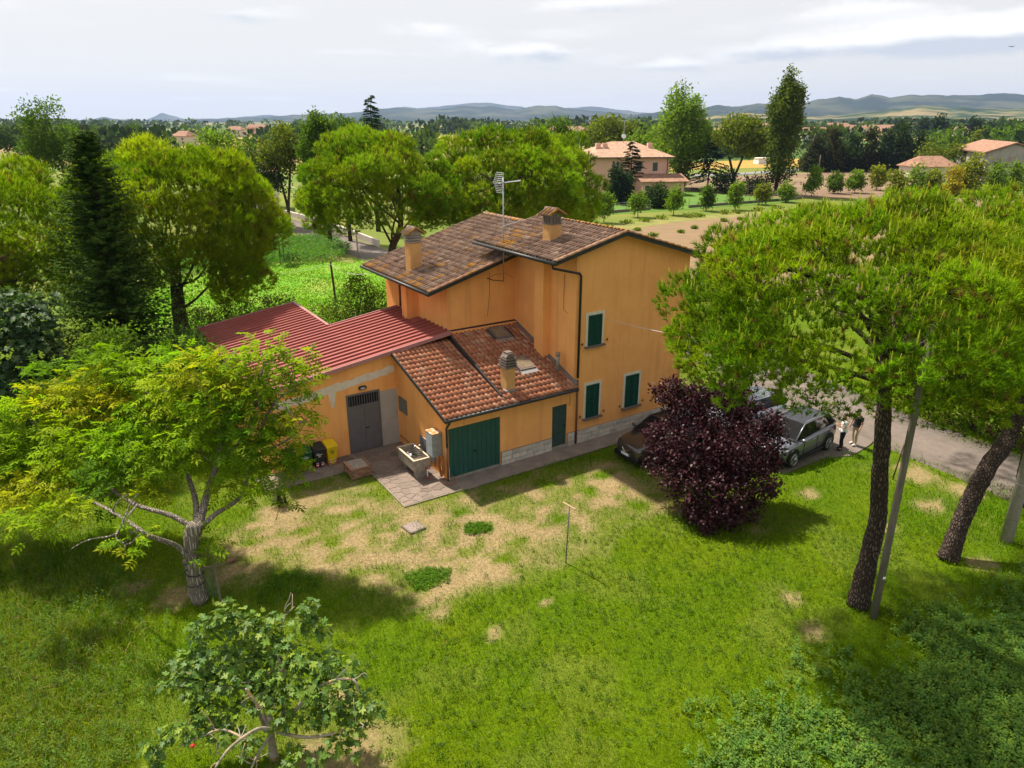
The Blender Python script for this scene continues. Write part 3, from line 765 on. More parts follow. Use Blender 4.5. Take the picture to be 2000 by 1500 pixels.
# front block roof
fr = slab('roof', [(FE[0], -.42, FE[1]), (FR[0], -.42, FR[1]), (FR[0], 5.75, FR[1]), (FE[0], 5.75, FE[1])], RW, M['deck'], house)
fr['label'] = 'brown tiled roof of the front block'
tmpl_old = tile_template(.235, .36, .085, 5, .40)
slF = math.hypot(FR[0] - FE[0], FR[1] - FE[1])
def lich_front(c):
    return .55 * math.exp(-(((c[0] - 5.55) / .7) ** 2 + ((c[1] - 3.9) / .85) ** 2)) + .03
def chim_skip(c): return (6.05 < c[0] < 6.62 and 1.75 < c[1] < 2.4)
lst = tile_field(frame_of((FE[0] - .05, 5.72, FE[1] + .0), (0, -1, 0), (FR[0] - FE[0], 0, FR[1] - FE[1])), 6.0, slF, .235, .36, .085, OLDC, 21, chim_skip, lich_front)
FRONT_TILES = lst
slab('roof_underside', [(FR[0] + .002, -.42, FR[1]), (FX[0], -.42, FX[1]), (FX[0], 5.75, FX[1]), (FR[0] + .002, 5.75, FR[1])], RW, M['soffit'], house)
lst2 = tile_field(frame_of((FX[0] + .05, -.40, FX[1]), (0, 1, 0), (FR[0] - FX[0], 0, FR[1] - FX[1])), 6.1, math.hypot(FX[0] - FR[0], FX[1] - FR[1]), .235, .36, .085, OLDC, 22)
tiles_joined('tiling', lst2, tmpl_old, M['tile_old'], fr)
barrel_row('ridge_tile', (FR[0], 5.75, FR[1] + .035), (FR[0], -.45, FR[1] + .035), .36, .115, OLDC, fr, M['tile_old'], (0, 0, 1), 31, .6)
barrel_row('verge_tile', (FE[0] - .06, -.40, FE[1] + .035), (FR[0], -.40, FR[1] + .035), .40, .10, [(.42, .25, .16), (.36, .20, .13), (.48, .30, .2)], fr, M['tile_old'], (-.2, 0, 1), 32, .1)
barrel_row('verge_tile', (FX[0] + .06, -.40, FX[1] + .035), (FR[0], -.40, FR[1] + .035), .40, .10, [(.42, .25, .16), (.36, .20, .13)], fr, M['tile_old'], (.2, 0, 1), 33, .3)
# rear block roof
rr_ = slab('roof', [(BE[0], 4.1, BE[1]), (BR[0], 4.1, BR[1]), (BR[0], 11.45, BR[1]), (BE[0], 11.45, BE[1])], RW, M['deck'], house)
rr_['label'] = 'brown tiled roof of the rear block'
def skip_rear(c):
    hid = c[0] > 6.15 and c[1] < 5.2
    return hid or (2.3 < c[0] < 2.95 and 7.4 < c[1] < 8.05)
def lich_rear(c):
    return .45 * math.exp(-(((c[0] - 4.0) / 1.0) ** 2 + ((c[1] - 4.6) / .7) ** 2)) + .35 * math.exp(-(((c[0] - 1.8) / .35) ** 2)) + .03
slB = math.hypot(BR[0] - BE[0], BR[1] - BE[1])
lst = tile_field(frame_of((BE[0] - .05, 11.42, BE[1]), (0, -1, 0), (BR[0] - BE[0], 0, BR[1] - BE[1])), 7.22, slB, .235, .36, .085, OLDC, 23, skip_rear, lich_rear)
tiles_joined('tiling', lst, tmpl_old, M['tile_old'], rr_)
slab('roof_underside', [(BR[0] + .002, 4.1, BR[1]), (BXE[0], 4.1, BXE[1]), (BXE[0], 11.45, BXE[1]), (BR[0] + .002, 11.45, BR[1])], RW, M['soffit'], house)
lst2 = tile_field(frame_of((BXE[0] + .05, 4.2, BXE[1]), (0, 1, 0), (BR[0] - BXE[0], 0, BR[1] - BXE[1])), 7.2, math.hypot(BXE[0] - BR[0], BXE[1] - BR[1]), .235, .36, .085, OLDC, 24, lambda c: c[1] < 5.9 and c[0] < 13.7)
tiles_joined('tiling', lst2, tmpl_old, M['tile_old'], rr_)
barrel_row('ridge_tile', (BR[0], 11.45, BR[1] + .035), (BR[0], 5.78, BR[1] + .035), .36, .115, OLDC, rr_, M['tile_old'], (0, 0, 1), 34, .5)
barrel_row('verge_tile', (BE[0] - .06, 4.13, BE[1] + .035), (6.05, 4.13, zl(BE, BR, 6.05) + .035), .40, .10, [(.46, .27, .17), (.40, .22, .14), (.50, .32, .21)], rr_, M['tile_old'], (-.2, 0, 1), 35, .1)
# the 300 tiles of the wing roof that show largest are sub-parts, the rest of each roof is joined
tiles_joined('tiling', FRONT_TILES, tmpl_old, M['tile_old'], fr)
# wing roof
def wz(t): return WZ0 + WM * t
wr = slab('roof', [(-.26, -.42, wz(-.42)), (2.55, -.42, wz(-.42)), (2.55, 4.22, wz(4.22)), (-.26, 4.22, wz(4.22))], .10, M['deck'], house)
wr['label'] = 'terracotta roof of the garage wing beside the sink'
STEP = .052
def wz2(t): return WZ0 + .02 + (WM + STEP) * t
wr2 = slab('roof', [(2.58, -.30, wz2(-.30)), (6.08, -.30, wz2(-.30)), (6.08, 4.47, wz2(4.47)), (2.58, 4.47, wz2(4.47))], .22, M['deck'], house)
wr2['label'] = 'terracotta roof of the garage wing with skylights and chimney'
tmpl_new = tile_template(.21, .315, .062)
slW = 4.68 * math.hypot(1, WM)
lw = tile_field(frame_of((-.28, -.46, wz(-.46)), (1, 0, 0), (0, 1, WM)), 2.86, slW, .21, .315, .062, NEWC, 25)
def skip_w2(c):
    for (a0, a1, b0, b1) in ((4.15, 5.05, 1.05, 2.05), (4.4, 5.3, 3.3, 4.3), (2.86, 3.36, .22, .72)):
        if a0 < c[0] < a1 and b0 < c[1] < b1: return True
    return False
lw2 = tile_field(frame_of((2.62, -.46, wz2(-.46) ), (1, 0, 0), (0, 1, WM + STEP)), 3.42, 4.93 * math.hypot(1, WM + STEP), .21, .315, .062, NEWC, 26, skip_w2)
TVn, TFn = tmpl_new
tm = [np_mesh('tile', TVn, TFn, M['tile_new'], np.tile(np.array(c) * f, (len(TVn), 1)), True) for c in NEWC for f in (.9, 1.08)]
n_obj = 0
def objs(lst, parent, lim):
    global n_obj
    cen = [x[0][:, 3] for x in lst]
    order = np.argsort([c[1] for c in cen])
    keep = set(order[:lim].tolist()); rest = []
    for i, x in enumerate(lst):
        if i in keep:
            o = ob('tile', tm[(x[2] * 2 + i % 2) % len(tm)], parent); o.matrix_local = mat4(x[0])
        else: rest.append(x)
    if rest: tiles_joined('tiling', rest, tmpl_new, M['tile_new'], parent)
objs(lw, wr, 140); objs(lw2, wr2, 160)
# stepped flashing between the two wing roofs, gutters, fascias
mb = MB(); mb.hexa([(2.52, .1, wz(.1)), (2.60, .1, wz(.1)), (2.60, 4.47, wz(4.47)), (2.52, 4.47, wz(4.47))],
                   [(2.52, .1, wz2(.1) + .07), (2.60, .1, wz2(.1) + .07), (2.60, 4.47, wz2(4.47) + .07), (2.52, 4.47, wz2(4.47) + .07)])
mb.build('flashing', M['gutter'], house)
mb = MB(); mb.hexa([(-.30, -.5, wz(-.5) - .1), (-.262, -.5, wz(-.5) - .1), (-.262, 4.2, wz(4.2) - .1), (-.30, 4.2, wz(4.2) - .1)],
                   [(-.30, -.5, wz(-.5) + .06), (-.262, -.5, wz(-.5) + .06), (-.262, 4.2, wz(4.2) + .06), (-.30, 4.2, wz(4.2) + .06)])
mb.build('verge_flashing', M['gutter'], house)
def gutter(pts, r=.062, m='gutter', name='gutter'):
    mb = MB(); mb.tube(pts, r, 8); return mb.build(name, M[m], house, True)
gutter([(-.30, -.50, wz(-.5) - .02), (5.98, -.50, wz(-.5) - .02)], .075)
gutter([(FE[0] - .07, -.46, FE[1] - .06), (FE[0] - .07, 5.8, FE[1] - .06)], .075)
gutter([(BE[0] - .07, 4.06, BE[1] - .06), (BE[0] - .07, 11.5, BE[1] - .06)], .075)
def fascia(p, q, h=.17, dpt=.03):
    mb = MB(); x0, y0, z0 = p; x1, y1, z1 = q
    mb.hexa([(x0, y0 - dpt, z0 - h), (x1, y1 - dpt, z1 - h), (x1, y1, z1 - h), (x0, y0, z0 - h)], [(x0, y0 - dpt, z0), (x1, y1 - dpt, z1), (x1, y1, z1), (x0, y0, z0)])
    mb.build('fascia', M['gutter'], house)
fascia((FE[0] - .05, -.424, FE[1] + .04), (FR[0] + .0, -.424, FR[1] + .04))
fascia((FR[0] + .003, -.424, FR[1] + .04), (FX[0] + .05, -.424, FX[1] + .04))
fascia((BE[0] - .05, 4.096, BE[1] + .04), (6.2, 4.096, zl(BE, BR, 6.2) + .04))
# downpipes
gutter([(FE[0] + .02, -.15, FE[1] - .12), (FE[0] + .05, -.15, FE[1] - .28), (6.2, -.075, 7.55), (6.27, -.075, 7.45), (6.27, -.075, 3.1)], .05, name='downpipe')
gutter([(6.27, -.075, 3.0), (6.27, -.075, .05)], .045, 'copper', name='downpipe')
gutter([(BE[0] + .02, 10.3, BE[1] - .12), (BE[0] + .3, 10.2, BE[1] - .3), (2.5, 9.4, 6.1), (2.53, 9.3, 5.95), (2.53, 9.3, 4.75)], .05, 'copper', name='downpipe')
gutter([(-.02, -.40, wz(-.45) - .1), (-.02, -.30, wz(-.45) - .25), (-.02, -.06, 2.3), (-.02, -.06, 1.5)], .045, name='downpipe')
gutter([(-.02, -.06, 1.5), (-.02, -.06, .06)], .045, 'copper', name='downpipe')
# chimneys
def chimney(x0, x1, y0, y1, zb, zt, style, seed):
    mb = MB(); mb.box(x0, x1, y0, y1, zb, zt); c = mb.build('chimney', M['wall_chim'], house)
    cx_, cy_ = (x0 + x1) / 2, (y0 + y1) / 2; hx, hy = (x1 - x0) / 2, (y1 - y0) / 2
    mb = MB(); mb.box(x0 - .06, x1 + .06, y0 - .06, y1 + .06, zb - .25, zb + .0); 
    if style == 'louvre':
        mb2 = MB()
        for k in range(3): mb2.box(x0 - .035, x1 + .035, y0 - .035, y1 + .035, zt + .02 + k * .12, zt + .09 + k * .12)
        mb2.box(x0 + .05, x1 - .05, y0 + .05, y1 - .05, zt, zt + .38)
        mb2.ext([(x0 - .03, zt + .36), (x1 + .03, zt + .36), (cx_ + .12, zt + .60), (cx_ - .12, zt + .60)], 'xz', y0 - .02, y1 + .02)
        mb2.build('cowl', M['concrete'], c)
        for sgn in (-1, 1):
            for i in range(4):
                yy = y0 - .08 + (i + .0) * (y1 - y0 + .16) / 3.4
                X = np.array([0, 1.0, 0]); p = np.array([cx_ + sgn * (hx + .14), yy, zt + .38]); q = np.array([cx_ + sgn * .03, yy, zt + .66])
                barrel_row('cap_tile', p, q, .60, .095, OLDC, c, M['tile_old'], (sgn * .3, 0, 1), seed + i, .2)
        barrel_row('cap_tile', (cx_, y0 - .12, zt + .66), (cx_, y1 + .12, zt + .66), .45, .10, [(.30, .26, .22), (.36, .30, .25)], c, M['tile_old'], (0, 0, 1), seed + 9, 0)
    elif style == 'brick':
        mb2 = MB()
        for k in range(4):
            xx = x0 + .05 + k * (x1 - x0 - .1) / 3
            for yy in (y0 + .05, y1 - .05): mb2.box(xx - .05, xx + .05, yy - .05, yy + .05, zt, zt + .28)
        for k in range(1, 3):
            yy = y0 + .05 + k * (y1 - y0 - .1) / 3
            for xx in (x0 + .05, x1 - .05): mb2.box(xx - .05, xx + .05, yy - .05, yy + .05, zt, zt + .28)
        mb2.box(x0 - .03, x1 + .03, y0 - .03, y1 + .03, zt - .02, zt + .03)
        mb2.box(x0 - .02, x1 + .02, y0 - .02, y1 + .02, zt + .28, zt + .33)
        mb2.build('cowl', M['sill'], c)
        for sgn in (-1, 1):
            for i in range(4):
                yy = y0 - .06 + i * (y1 - y0 + .12) / 3.2
                barrel_row('cap_tile', (cx_ + sgn * (hx + .16), yy, zt + .34), (cx_ + sgn * .03, yy, zt + .58), .60, .095, OLDC, c, M['tile_old'], (sgn * .3, 0, 1), seed + i, .2)
        barrel_row('cap_tile', (cx_, y0 - .12, zt + .58), (cx_, y1 + .12, zt + .58), .45, .10, OLDC, c, M['tile_old'], (0, 0, 1), seed + 9, .1)
    else:
        mb2 = MB()
        for k in range(4): mb2.box(x0 - .06 + .01 * k, x1 + .06 - .01 * k, y0 - .06 + .01 * k, y1 + .06 - .01 * k, zt + .02 + k * .11, zt + .085 + k * .11)
        mb2.box(x0 + .06, x1 - .06, y0 + .06, y1 - .06, zt, zt + .50)
        mb2.ext([(x0 + .0, zt + .46), (x1 - .0, zt + .46), (cx_ + .10, zt + .62), (cx_ - .10, zt + .62)], 'xz', y0 + .02, y1 - .02)
        mb2.box(cx_ - .13, cx_ + .13, cy_ - .13, cy_ + .13, zt + .60, zt + .66)
        mb2.build('cowl', M['sill'], c)
        mb2 = MB(); mb2.box(x0 - .05, x1 + .05, y0 - .10, y1 + .02, zb + .02, wz2(y0) + .08); mb2.build('flashing', M['galv'], c)
    return c
chimney(2.33, 2.90, 7.45, 8.0, zl(BE, BR, 2.33) - .1, 8.06, 'louvre', 51)
chimney(6.08, 6.60, 1.78, 2.36, zl(FE, FR, 6.08) - .1, 9.28, 'brick', 61)
chimney(2.90, 3.33, .26, .69, wz2(.26) - .1, 4.02, 'slats', 71)
# skylights
def skylight(s0, s1, t0, t1):
    f = lambda t: wz2(t) + .03
    mb = MB(); mb.hexa([(s0, t0, f(t0)), (s1, t0, f(t0)), (s1, t1, f(t1)), (s0, t1, f(t1))], [(s0, t0, f(t0) + .10), (s1, t0, f(t0) + .10), (s1, t1, f(t1) + .10), (s0, t1, f(t1) + .10)])
    fr_ = mb.build('skylight', M['sill'], house)
    e_ = .09
    mb = MB(); mb.hexa([(s0 + e_, t0 + e_, f(t0 + e_) + .095), (s1 - e_, t0 + e_, f(t0 + e_) + .095), (s1 - e_, t1 - e_, f(t1 - e_) + .095), (s0 + e_, t1 - e_, f(t1 - e_) + .095)],
                       [(s0 + e_, t0 + e_, f(t0 + e_) + .108), (s1 - e_, t0 + e_, f(t0 + e_) + .108), (s1 - e_, t1 - e_, f(t1 - e_) + .108), (s0 + e_, t1 - e_, f(t1 - e_) + .108)])
    mb.build('pane', mat('skylight_glass', (.16, .125, .09), (.24, .19, .13), scale=3, rough=.15, spec=.6), fr_)
    mb = MB(); mb.hexa([(s0 - .03, t0 - .22, f(t0 - .22) + .0), (s1 + .03, t0 - .22, f(t0 - .22) + .0), (s1 + .03, t0, f(t0) + .0), (s0 - .03, t0, f(t0))],
                       [(s0 - .03, t0 - .22, f(t0 - .22) + .05), (s1 + .03, t0 - .22, f(t0 - .22) + .05), (s1 + .03, t0, f(t0) + .05), (s0 - .03, t0, f(t0) + .05)])
    mb.build('apron', M['galv'], fr_)
skylight(4.20, 4.98, 1.15, 2.0)
skylight(4.45, 5.22, 3.38, 4.2)
mb = MB(); mb.tube([(5.82, .75, wz2(.75)), (5.82, .75, 3.95)], .075, 10); mb.tube([(5.82, .75, 3.95), (5.82, .75, 4.08)], .095, 10); mb.build('flue', M['concrete'], house, True)
mb = MB(); mb.hexa([(5.95, -.3, wz2(-.3)), (6.098, -.3, wz2(-.3)), (6.098, 4.4, wz2(4.4)), (5.95, 4.4, wz2(4.4))], [(5.95, -.3, wz2(-.3) + .06), (6.098, -.3, wz2(-.3) + .14), (6.098, 4.4, wz2(4.4) + .14), (5.95, 4.4, wz2(4.4) + .06)])
mb.build('wall_flashing', M['sill'], house)
mb = MB(); mb.hexa([(2.6, 4.36, wz2(4.36)), (6.09, 4.36, wz2(4.36)), (6.09, 4.497, wz2(4.47)), (2.6, 4.497, wz2(4.47))], [(2.6, 4.36, wz2(4.36) + .06), (6.09, 4.36, wz2(4.36) + .06), (6.09, 4.497, wz2(4.47) + .13), (2.6, 4.497, wz2(4.47) + .13)])
mb.build('wall_flashing', M['gutter'], house)

# ---- red metal roof: one panel per standing seam
mr = MB(); mr.ext([(-5.8, rz_(-5.8) - .012), (2.58, rz_(2.58) - .012), (2.58, rz_(2.58) - .07), (-5.8, rz_(-5.8) - .07)], 'xz', 4.21, 9.78)
mr.ext([(-5.8, rz_(-5.8) - .012), (-1.02, rz_(-1.02) - .012), (-1.02, rz_(-1.02) - .07), (-5.8, rz_(-5.8) - .07)], 'xz', 9.782, 15.28)
mroof = mr.build('roof', M['redmetal'], house); mroof['label'] = 'red ribbed metal roof of the shed'
tt_ = 4.19; k = 0
PW = .40
pm = {}
while tt_ < 15.25:
    s1 = 2.575 if tt_ < 9.6 else -1.0
    if s1 > 0 and 7.35 - PW < tt_ < 8.05: s1 = 2.0
    if s1 not in pm:
        mb = MB()
        prof = [(0, .0), (.010, .075), (.050, .075), (.062, .0), (PW, .0)]
        sh = RM
        lo = -5.86
        vs = []
        for s_ in (lo, s1):
            vs += [(s_, y, rz_(s_) + z) for y, z in prof] + [(s_, y, rz_(s_) - .011) for y, z in prof]
        nn = len(prof)
        fs = [(i, i + 1, 2 * nn + i + 1, 2 * nn + i) for i in range(nn - 1)] + [(nn + i + 1, nn + i, 3 * nn + i, 3 * nn + i + 1) for i in range(nn - 1)]
        fs += [(i + 1, i, nn + i, nn + i + 1) for i in range(nn - 1)] + [(2 * nn + i, 2 * nn + i + 1, 3 * nn + i + 1, 3 * nn + i) for i in range(nn - 1)]
        fs += [(0, 2 * nn, 3 * nn, nn), (nn - 1, 2 * nn - 1, 4 * nn - 1, 3 * nn - 1)]
        mb.add(vs, fs); pm[s1] = mb.mesh('roof_panel', M['redmetal'])
    o = ob('roof_panel', pm[s1], mroof); o.location = (0, tt_, 0)
    tt_ += PW; k += 1
def cap(p, q, wv, h, name='cap_strip'):
    mb = MB(); p = np.array(p, float); q = np.array(q, float); wv = np.array(wv, float)
    mb.hexa([p - wv, q - wv, q + wv, p + wv], [p - wv + [0, 0, h], q - wv + [0, 0, h], q + wv + [0, 0, h], p + wv + [0, 0, h]])
    mb.build(name, M['redcap'], mroof)
cap((-.99, 9.82, rz_(-.99) - .05), (-.99, 15.32, rz_(-.99) - .05), (.07, 0, 0), .115)
cap((-5.86, 4.16, rz_(-5.86) - .10), (2.56, 4.16, rz_(2.56) - .10), (0, .028, 0), .165)
cap((-5.86, 15.3, rz_(-5.86) - .10), (-1.06, 15.3, rz_(-1.06) - .10), (0, .028, 0), .15)
cap((-.92, 9.82, rz_(-.92) - .10), (2.56, 9.82, rz_(2.56) - .10), (0, .028, 0), .15)
gutter([(-5.92, 4.15, rz_(-5.92) - .06), (-5.92, 15.3, rz_(-5.92) - .06)], .06, 'redmetal')

# ---- shuttered windows
def window(s0, s1, z0, z1):
    mb = MB(); mb.box(s0 - .13, s1 + .13, -.022, .02, z0 - .02, z1 + .13); f = mb.build('window', M['cream'], house)
    sm = (s0 + s1) / 2
    for a0, a1 in ((s0, sm - .008), (sm + .008, s1)):
        mb = MB()
        mb.box(a0, a0 + .06, -.062, -.024, z0, z1); mb.box(a1 - .06, a1, -.062, -.024, z0, z1)
        mb.box(a0 + .061, a1 - .061, -.062, -.024, z0, z0 + .09); mb.box(a0 + .061, a1 - .061, -.062, -.024, z1 - .07, z1)
        mb.box(a0 + .061, a1 - .061, -.062, -.024, (z0 + z1) / 2 - .03, (z0 + z1) / 2 + .03)
        mb.box(a0 + .003, a1 - .003, -.0235, -.0225, z0, z1)
        zz = z0 + .1
        while zz < z1 - .09:
            if abs(zz - (z0 + z1) / 2) > .06:
                mb.hexa([(a0 + .06, -.050, zz), (a1 - .06, -.050, zz), (a1 - .06, -.026, zz + .03), (a0 + .06, -.026, zz + .03)], [(a0 + .06, -.046, zz + .006), (a1 - .06, -.046, zz + .006), (a1 - .06, -.024, zz + .038), (a0 + .06, -.024, zz + .038)])
            zz += .045
        mb.build('shutter', M['shutter'], f)
    mb = MB(); mb.box(s0 - .17, s1 + .17, -.16, -.0, z0 - .085, z0 - .022); mb.build('sill', M['sill'], f)
    for a0 in (s0 - .32, s1 + .30):
        mb = MB(); mb.box(a0 - .015, a0 + .015, -.09, .0, z0 + .10, z0 + .13); mb.box(a0 - .012, a0 + .012, -.10, -.075, z0 + .06, z0 + .20)
        mb.build('shutter_stay', M['gutter'], f)
window(6.78, 7.50, 4.42, 5.72)
window(6.80, 7.50, 1.13, 2.62)
window(9.05, 9.82, 1.13, 2.62)
# ---- doors
mb = MB(); mb.box(.08, 2.44, .06, .10, .10, 2.2); gd = mb.build('garage_door', M['gardoor'], house)
for k in range(11):
    mb = MB(); x0 = .085 + k * .2138; mb.box(x0 + .008, x0 + .2058, .035, .0595, .12, 2.19); mb.build('panel', M['gardoor'], gd)
mb = MB(); mb.box(1.20, 1.34, .0, .034, .98, 1.02); mb.tube([(1.27, .01, .99), (1.27, -.03, .99)], .03, 8); mb.build('handle', M['black'], gd)
for z0 in (.55, 1.75):
    mb = MB(); mb.box(.09, 2.43, .028, .0345, z0, z0 + .05); mb.build('door_rail', M['gardoor'], gd)
mb = MB(); mb.box(.05, 2.5, -.03, .3, -.1, .095); mb.build('threshold', M['concrete'], house)
mb = MB(); mb.box(5.03, 5.8, .05, .09, .14, 2.02); sdoor = mb.build('side_door', M['doorgreen'], house)
for z0, z1 in ((.16, .72), (.74, 1.32), (1.34, 2.0)):
    mb = MB(); mb.box(5.06, 5.77, .032, .049, z0, z1); mb.build('panel', M['doorgreen'], sdoor)
mb = MB(); mb.box(5.64, 5.74, -.01, .03, 1.02, 1.06); mb.build('handle', M['black'], sdoor)
mb = MB(); mb.box(5.0, 5.83, -.03, .3, -.1, .135); mb.build('threshold', M['concrete'], house)
mb = MB()
for x0, x1, z0, z1 in ((DS0, DS0 + .07, .04, 2.68), (DS1 - .07, DS1 - .002, .04, 2.68), (DS0 + .0701, DS1 - .0701, 2.61, 2.68), (DS0 + .0701, DS1 - .0701, 2.08, 2.15)): mb.box(x0, x1, 4.30, 4.38, z0, z1)
dd_ = mb.build('double_door', M['greydoor'], house)
xm = (DS0 + DS1) / 2
for x0, x1 in ((DS0 + .071, xm - .006), (xm + .006, DS1 - .073)):
    mb = MB(); mb.box(x0, x1, 4.32, 4.36, .05, 2.078); mb.build('door_leaf', M['greydoor'], dd_)
mb = MB(); mb.box(DS0 + .07, DS1 - .07, 4.385, 4.40, 2.15, 2.61); mb.build('transom_opening', M['dark'], dd_)
for k in range(12):
    x0 = DS0 + .14 + k * (DS1 - DS0 - .28) / 11; mb = MB(); mb.box(x0 - .012, x0 + .012, 4.325, 4.35, 2.151, 2.609); mb.build('bar', M['greydoor'], dd_)
mb = MB(); mb.box(xm + .03, xm + .17, 4.27, 4.319, 1.08, 1.11); mb.build('handle', M['black'], dd_)
for z0, z1 in ((.03, 1.24), (1.25, 2.56)):
    mb = MB(); mb.box(DS1 + .004, DP1 - .003, 4.34, 4.40, z0, z1); mb.build('grey_panel', M['greypanel'], house)
# window in the wing's flank, electric box, skirting pipe
mb = MB(); mb.box(-.03, .02, 3.50, 4.28, 1.56, 2.22); fw = mb.build('window', M['sill'], house)
for k in range(2):
    for j in range(3):
        mb = MB(); mb.box(-.036, -.028, 3.54 + k * .37, 3.87 + k * .37, 1.60 + j * .205, 1.78 + j * .205); mb.build('pane', mat('dull_glass', (.17, .17, .15), rough=.25, spec=.5), fw)
mb = MB(); mb.tube([(-.04, 4.3, .35), (-.04, 2.7, .35)], .018, 6); mb.tube([(-.04, 3.1, .35), (-.04, 3.1, .05)], .012, 6); mb.build('water_pipe', M['sill'], house)
mb = MB(); mb.box(-.03, -.002, .95, 2.35, .35, 1.12); mb.build('splash_plate', M['galv'], house)
# ---- stone plinth, block by block
g = np.random.default_rng(17)
def plinth(s0, s1, z1, rows=3):
    hh = z1 / rows
    for r_ in range(rows):
        x = s0 - (g.uniform(0, .25) if r_ % 2 else 0)
        while x < s1:
            wdt = g.uniform(.34, .72); a0, a1 = max(x, s0) + .010, min(x + wdt, s1) - .010
            if a1 - a0 > .06:
                mb = MB(); mb.box(a0, a1, -.065 - g.uniform(0, .022), -.0, r_ * hh + .010, (r_ + 1) * hh - .010); mb.build('stone_block', M['stone'], house)
            x += wdt
plinth(2.46, 5.0, .62); plinth(5.83, 6.2, .62); plinth(6.33, 12.5, .62)
for a0, a1 in ((2.46, 5.0), (5.83, 12.5)):
    mb = MB(); mb.box(a0, a1, -.040, .001, 0, .615); mb.build('plinth_mortar', M['mortar'], house)
mb = MB(); mb.box(.002, .075, -.03, .002, 0, .55); mb.build('bare_corner', M['plaster'], house)
# cracks and old cables on the walls
mb = MB(); mb.tube([(4.75, 4.49, 7.0), (4.72, 4.49, 5.9), (4.60, 4.49, 5.0)], .008, 5); mb.build('wall_cable', M['copper'], house)
mb = MB(); mb.tube([(4.6, 4.49, 6.72), (5.0, 4.49, 6.86), (5.6, 4.49, 6.86), (6.0, 4.49, 6.6)], .008, 5); mb.build('wall_cable', M['copper'], house)
mb = MB(); mb.tube([(6.09, .8, 7.4), (6.09, .8, 5.9), (6.09, .5, 5.8)], .008, 5); mb.build('wall_cable', M['copper'], house)
mb = MB(); mb.box(12.30, 12.42, -.02, .0, 0.7, 5.5); mb.build('wall_conduit', M['wall_chim'], house)
mb = MB(); mb.tube([(5.93, -.03, 2.75), (5.93, -.03, 1.9)], .02, 6); mb.build('wall_conduit', M['wall_chim'], house)

# lamp over the grey door (unlit)
t_ = thing('wall_lamp', 'small black oval bulkhead lamp above the grey double door', 'lamp', hw(-1.60, 4.30, 2.90), HOUSE_ROT)
mb = MB(); mb.tube([(-.17, 0, 0), (-.13, 0, 0), (.13, 0, 0), (.17, 0, 0)], [.05, .085, .085, .05], 10); mb.build('housing', M['gutter'], t_, True)
mb = MB(); mb.tube([(-.11, -.045, -.01), (.11, -.045, -.01)], [.055, .055], 10); mb.build('lens', M['galv'], t_, True)
# aerial with mast
t_ = thing('tv_aerial', 'tall grey aerial mast bracketed to the rear gable, with comb aerial on top', 'aerial', hw(5.18, 4.02, 6.62), HOUSE_ROT)
mb = MB(); mb.tube([(0, 0, 0), (0, 0, 4.45)], .028, 8); mb.build('mast', M['galv'], t_, True)
mb = MB(); mb.tube([(0, 0, .02), (-.55, .0, .12), (-.55, .48, .12)], .018, 6); mb.tube([(0, 0, .9), (-.02, .48, .95)], .018, 6); mb.build('bracket', M['gutter'], t_)
mb = MB(); mb.tube([(-.35, -.1, 4.20), (.95, .1, 4.27)], .022, 6)
for k in range(9): mb.tube([(.1 + k * .09, -.12, 4.22 + k * .005), (.1 + k * .09, .16, 4.22 + k * .005)], .008, 4)
mb.build('director_boom', M['galv'], t_)
mb = MB()
for s_ in (1, -1):
    for k in range(6): mb.tube([(-.3 + k * .03, -.3, 4.22 + s_ * (.03 + k * .075)), (-.3 + k * .03, .3, 4.22 + s_ * (.03 + k * .075))], .007, 4)
    for yy in (-.3, 0, .3): mb.tube([(-.3, yy, 4.22), (-.15, yy, 4.22 + s_ * .42)], .008, 4)
mb.build('reflector_grid', M['galv'], t_)
mb = MB(); mb.tube([(-.25, -.25, 2.43), (.95, .15, 2.55)], .018, 6)
for k in range(3): mb.tube([(.0 + k * .12, -.1, 2.2), (.0 + k * .12, -.1, 2.85)], .006, 4)
mb.build('lower_boom', M['galv'], t_)
# ------------------------------------------------------------------ people (skin grown over a skeleton)
def skinned(name, verts, edges, radii, m, parent, sub=2):
    me = bpy.data.meshes.new(name); me.from_pydata([tuple(v) for v in verts], edges, [])
    o = bpy.data.objects.new(name, me); COL.objects.link(o)
    md = o.modifiers.new('s', 'SKIN'); md.use_smooth_shade = True
    sk = me.skin_vertices[0].data
    for i, r_ in enumerate(radii):
        rr = r_ if isinstance(r_, tuple) else (r_, r_)
        sk[i].radius = rr; sk[i].use_root = (i == 0)
    o.modifiers.new('d', 'SUBSURF').levels = sub
    dg = bpy.context.evaluated_depsgraph_get()
    m2 = bpy.data.meshes.new_from_object(o.evaluated_get(dg))
    bpy.data.objects.remove(o); bpy.data.meshes.remove(me)
    m2.materials.clear(); m2.materials.append(m); m2.name = name
    return ob(name, m2, parent)
def blob(c, r, seg=10):
    """small ellipsoid as (verts, faces)"""
    V = []; F = []
    for i in range(seg // 2 + 1):
        th = math.pi * i / (seg // 2)
        for k in range(seg):
            a = 2 * math.pi * k / seg
            V.append((c[0] + r[0] * math.sin(th) * math.cos(a), c[1] + r[1] * math.sin(th) * math.sin(a), c[2] + r[2] * math.cos(th)))
    for i in range(seg // 2):
        for k in range(seg): F.append((i * seg + k, i * seg + (k + 1) % seg, (i + 1) * seg + (k + 1) % seg, (i + 1) * seg + k))
    return V, F
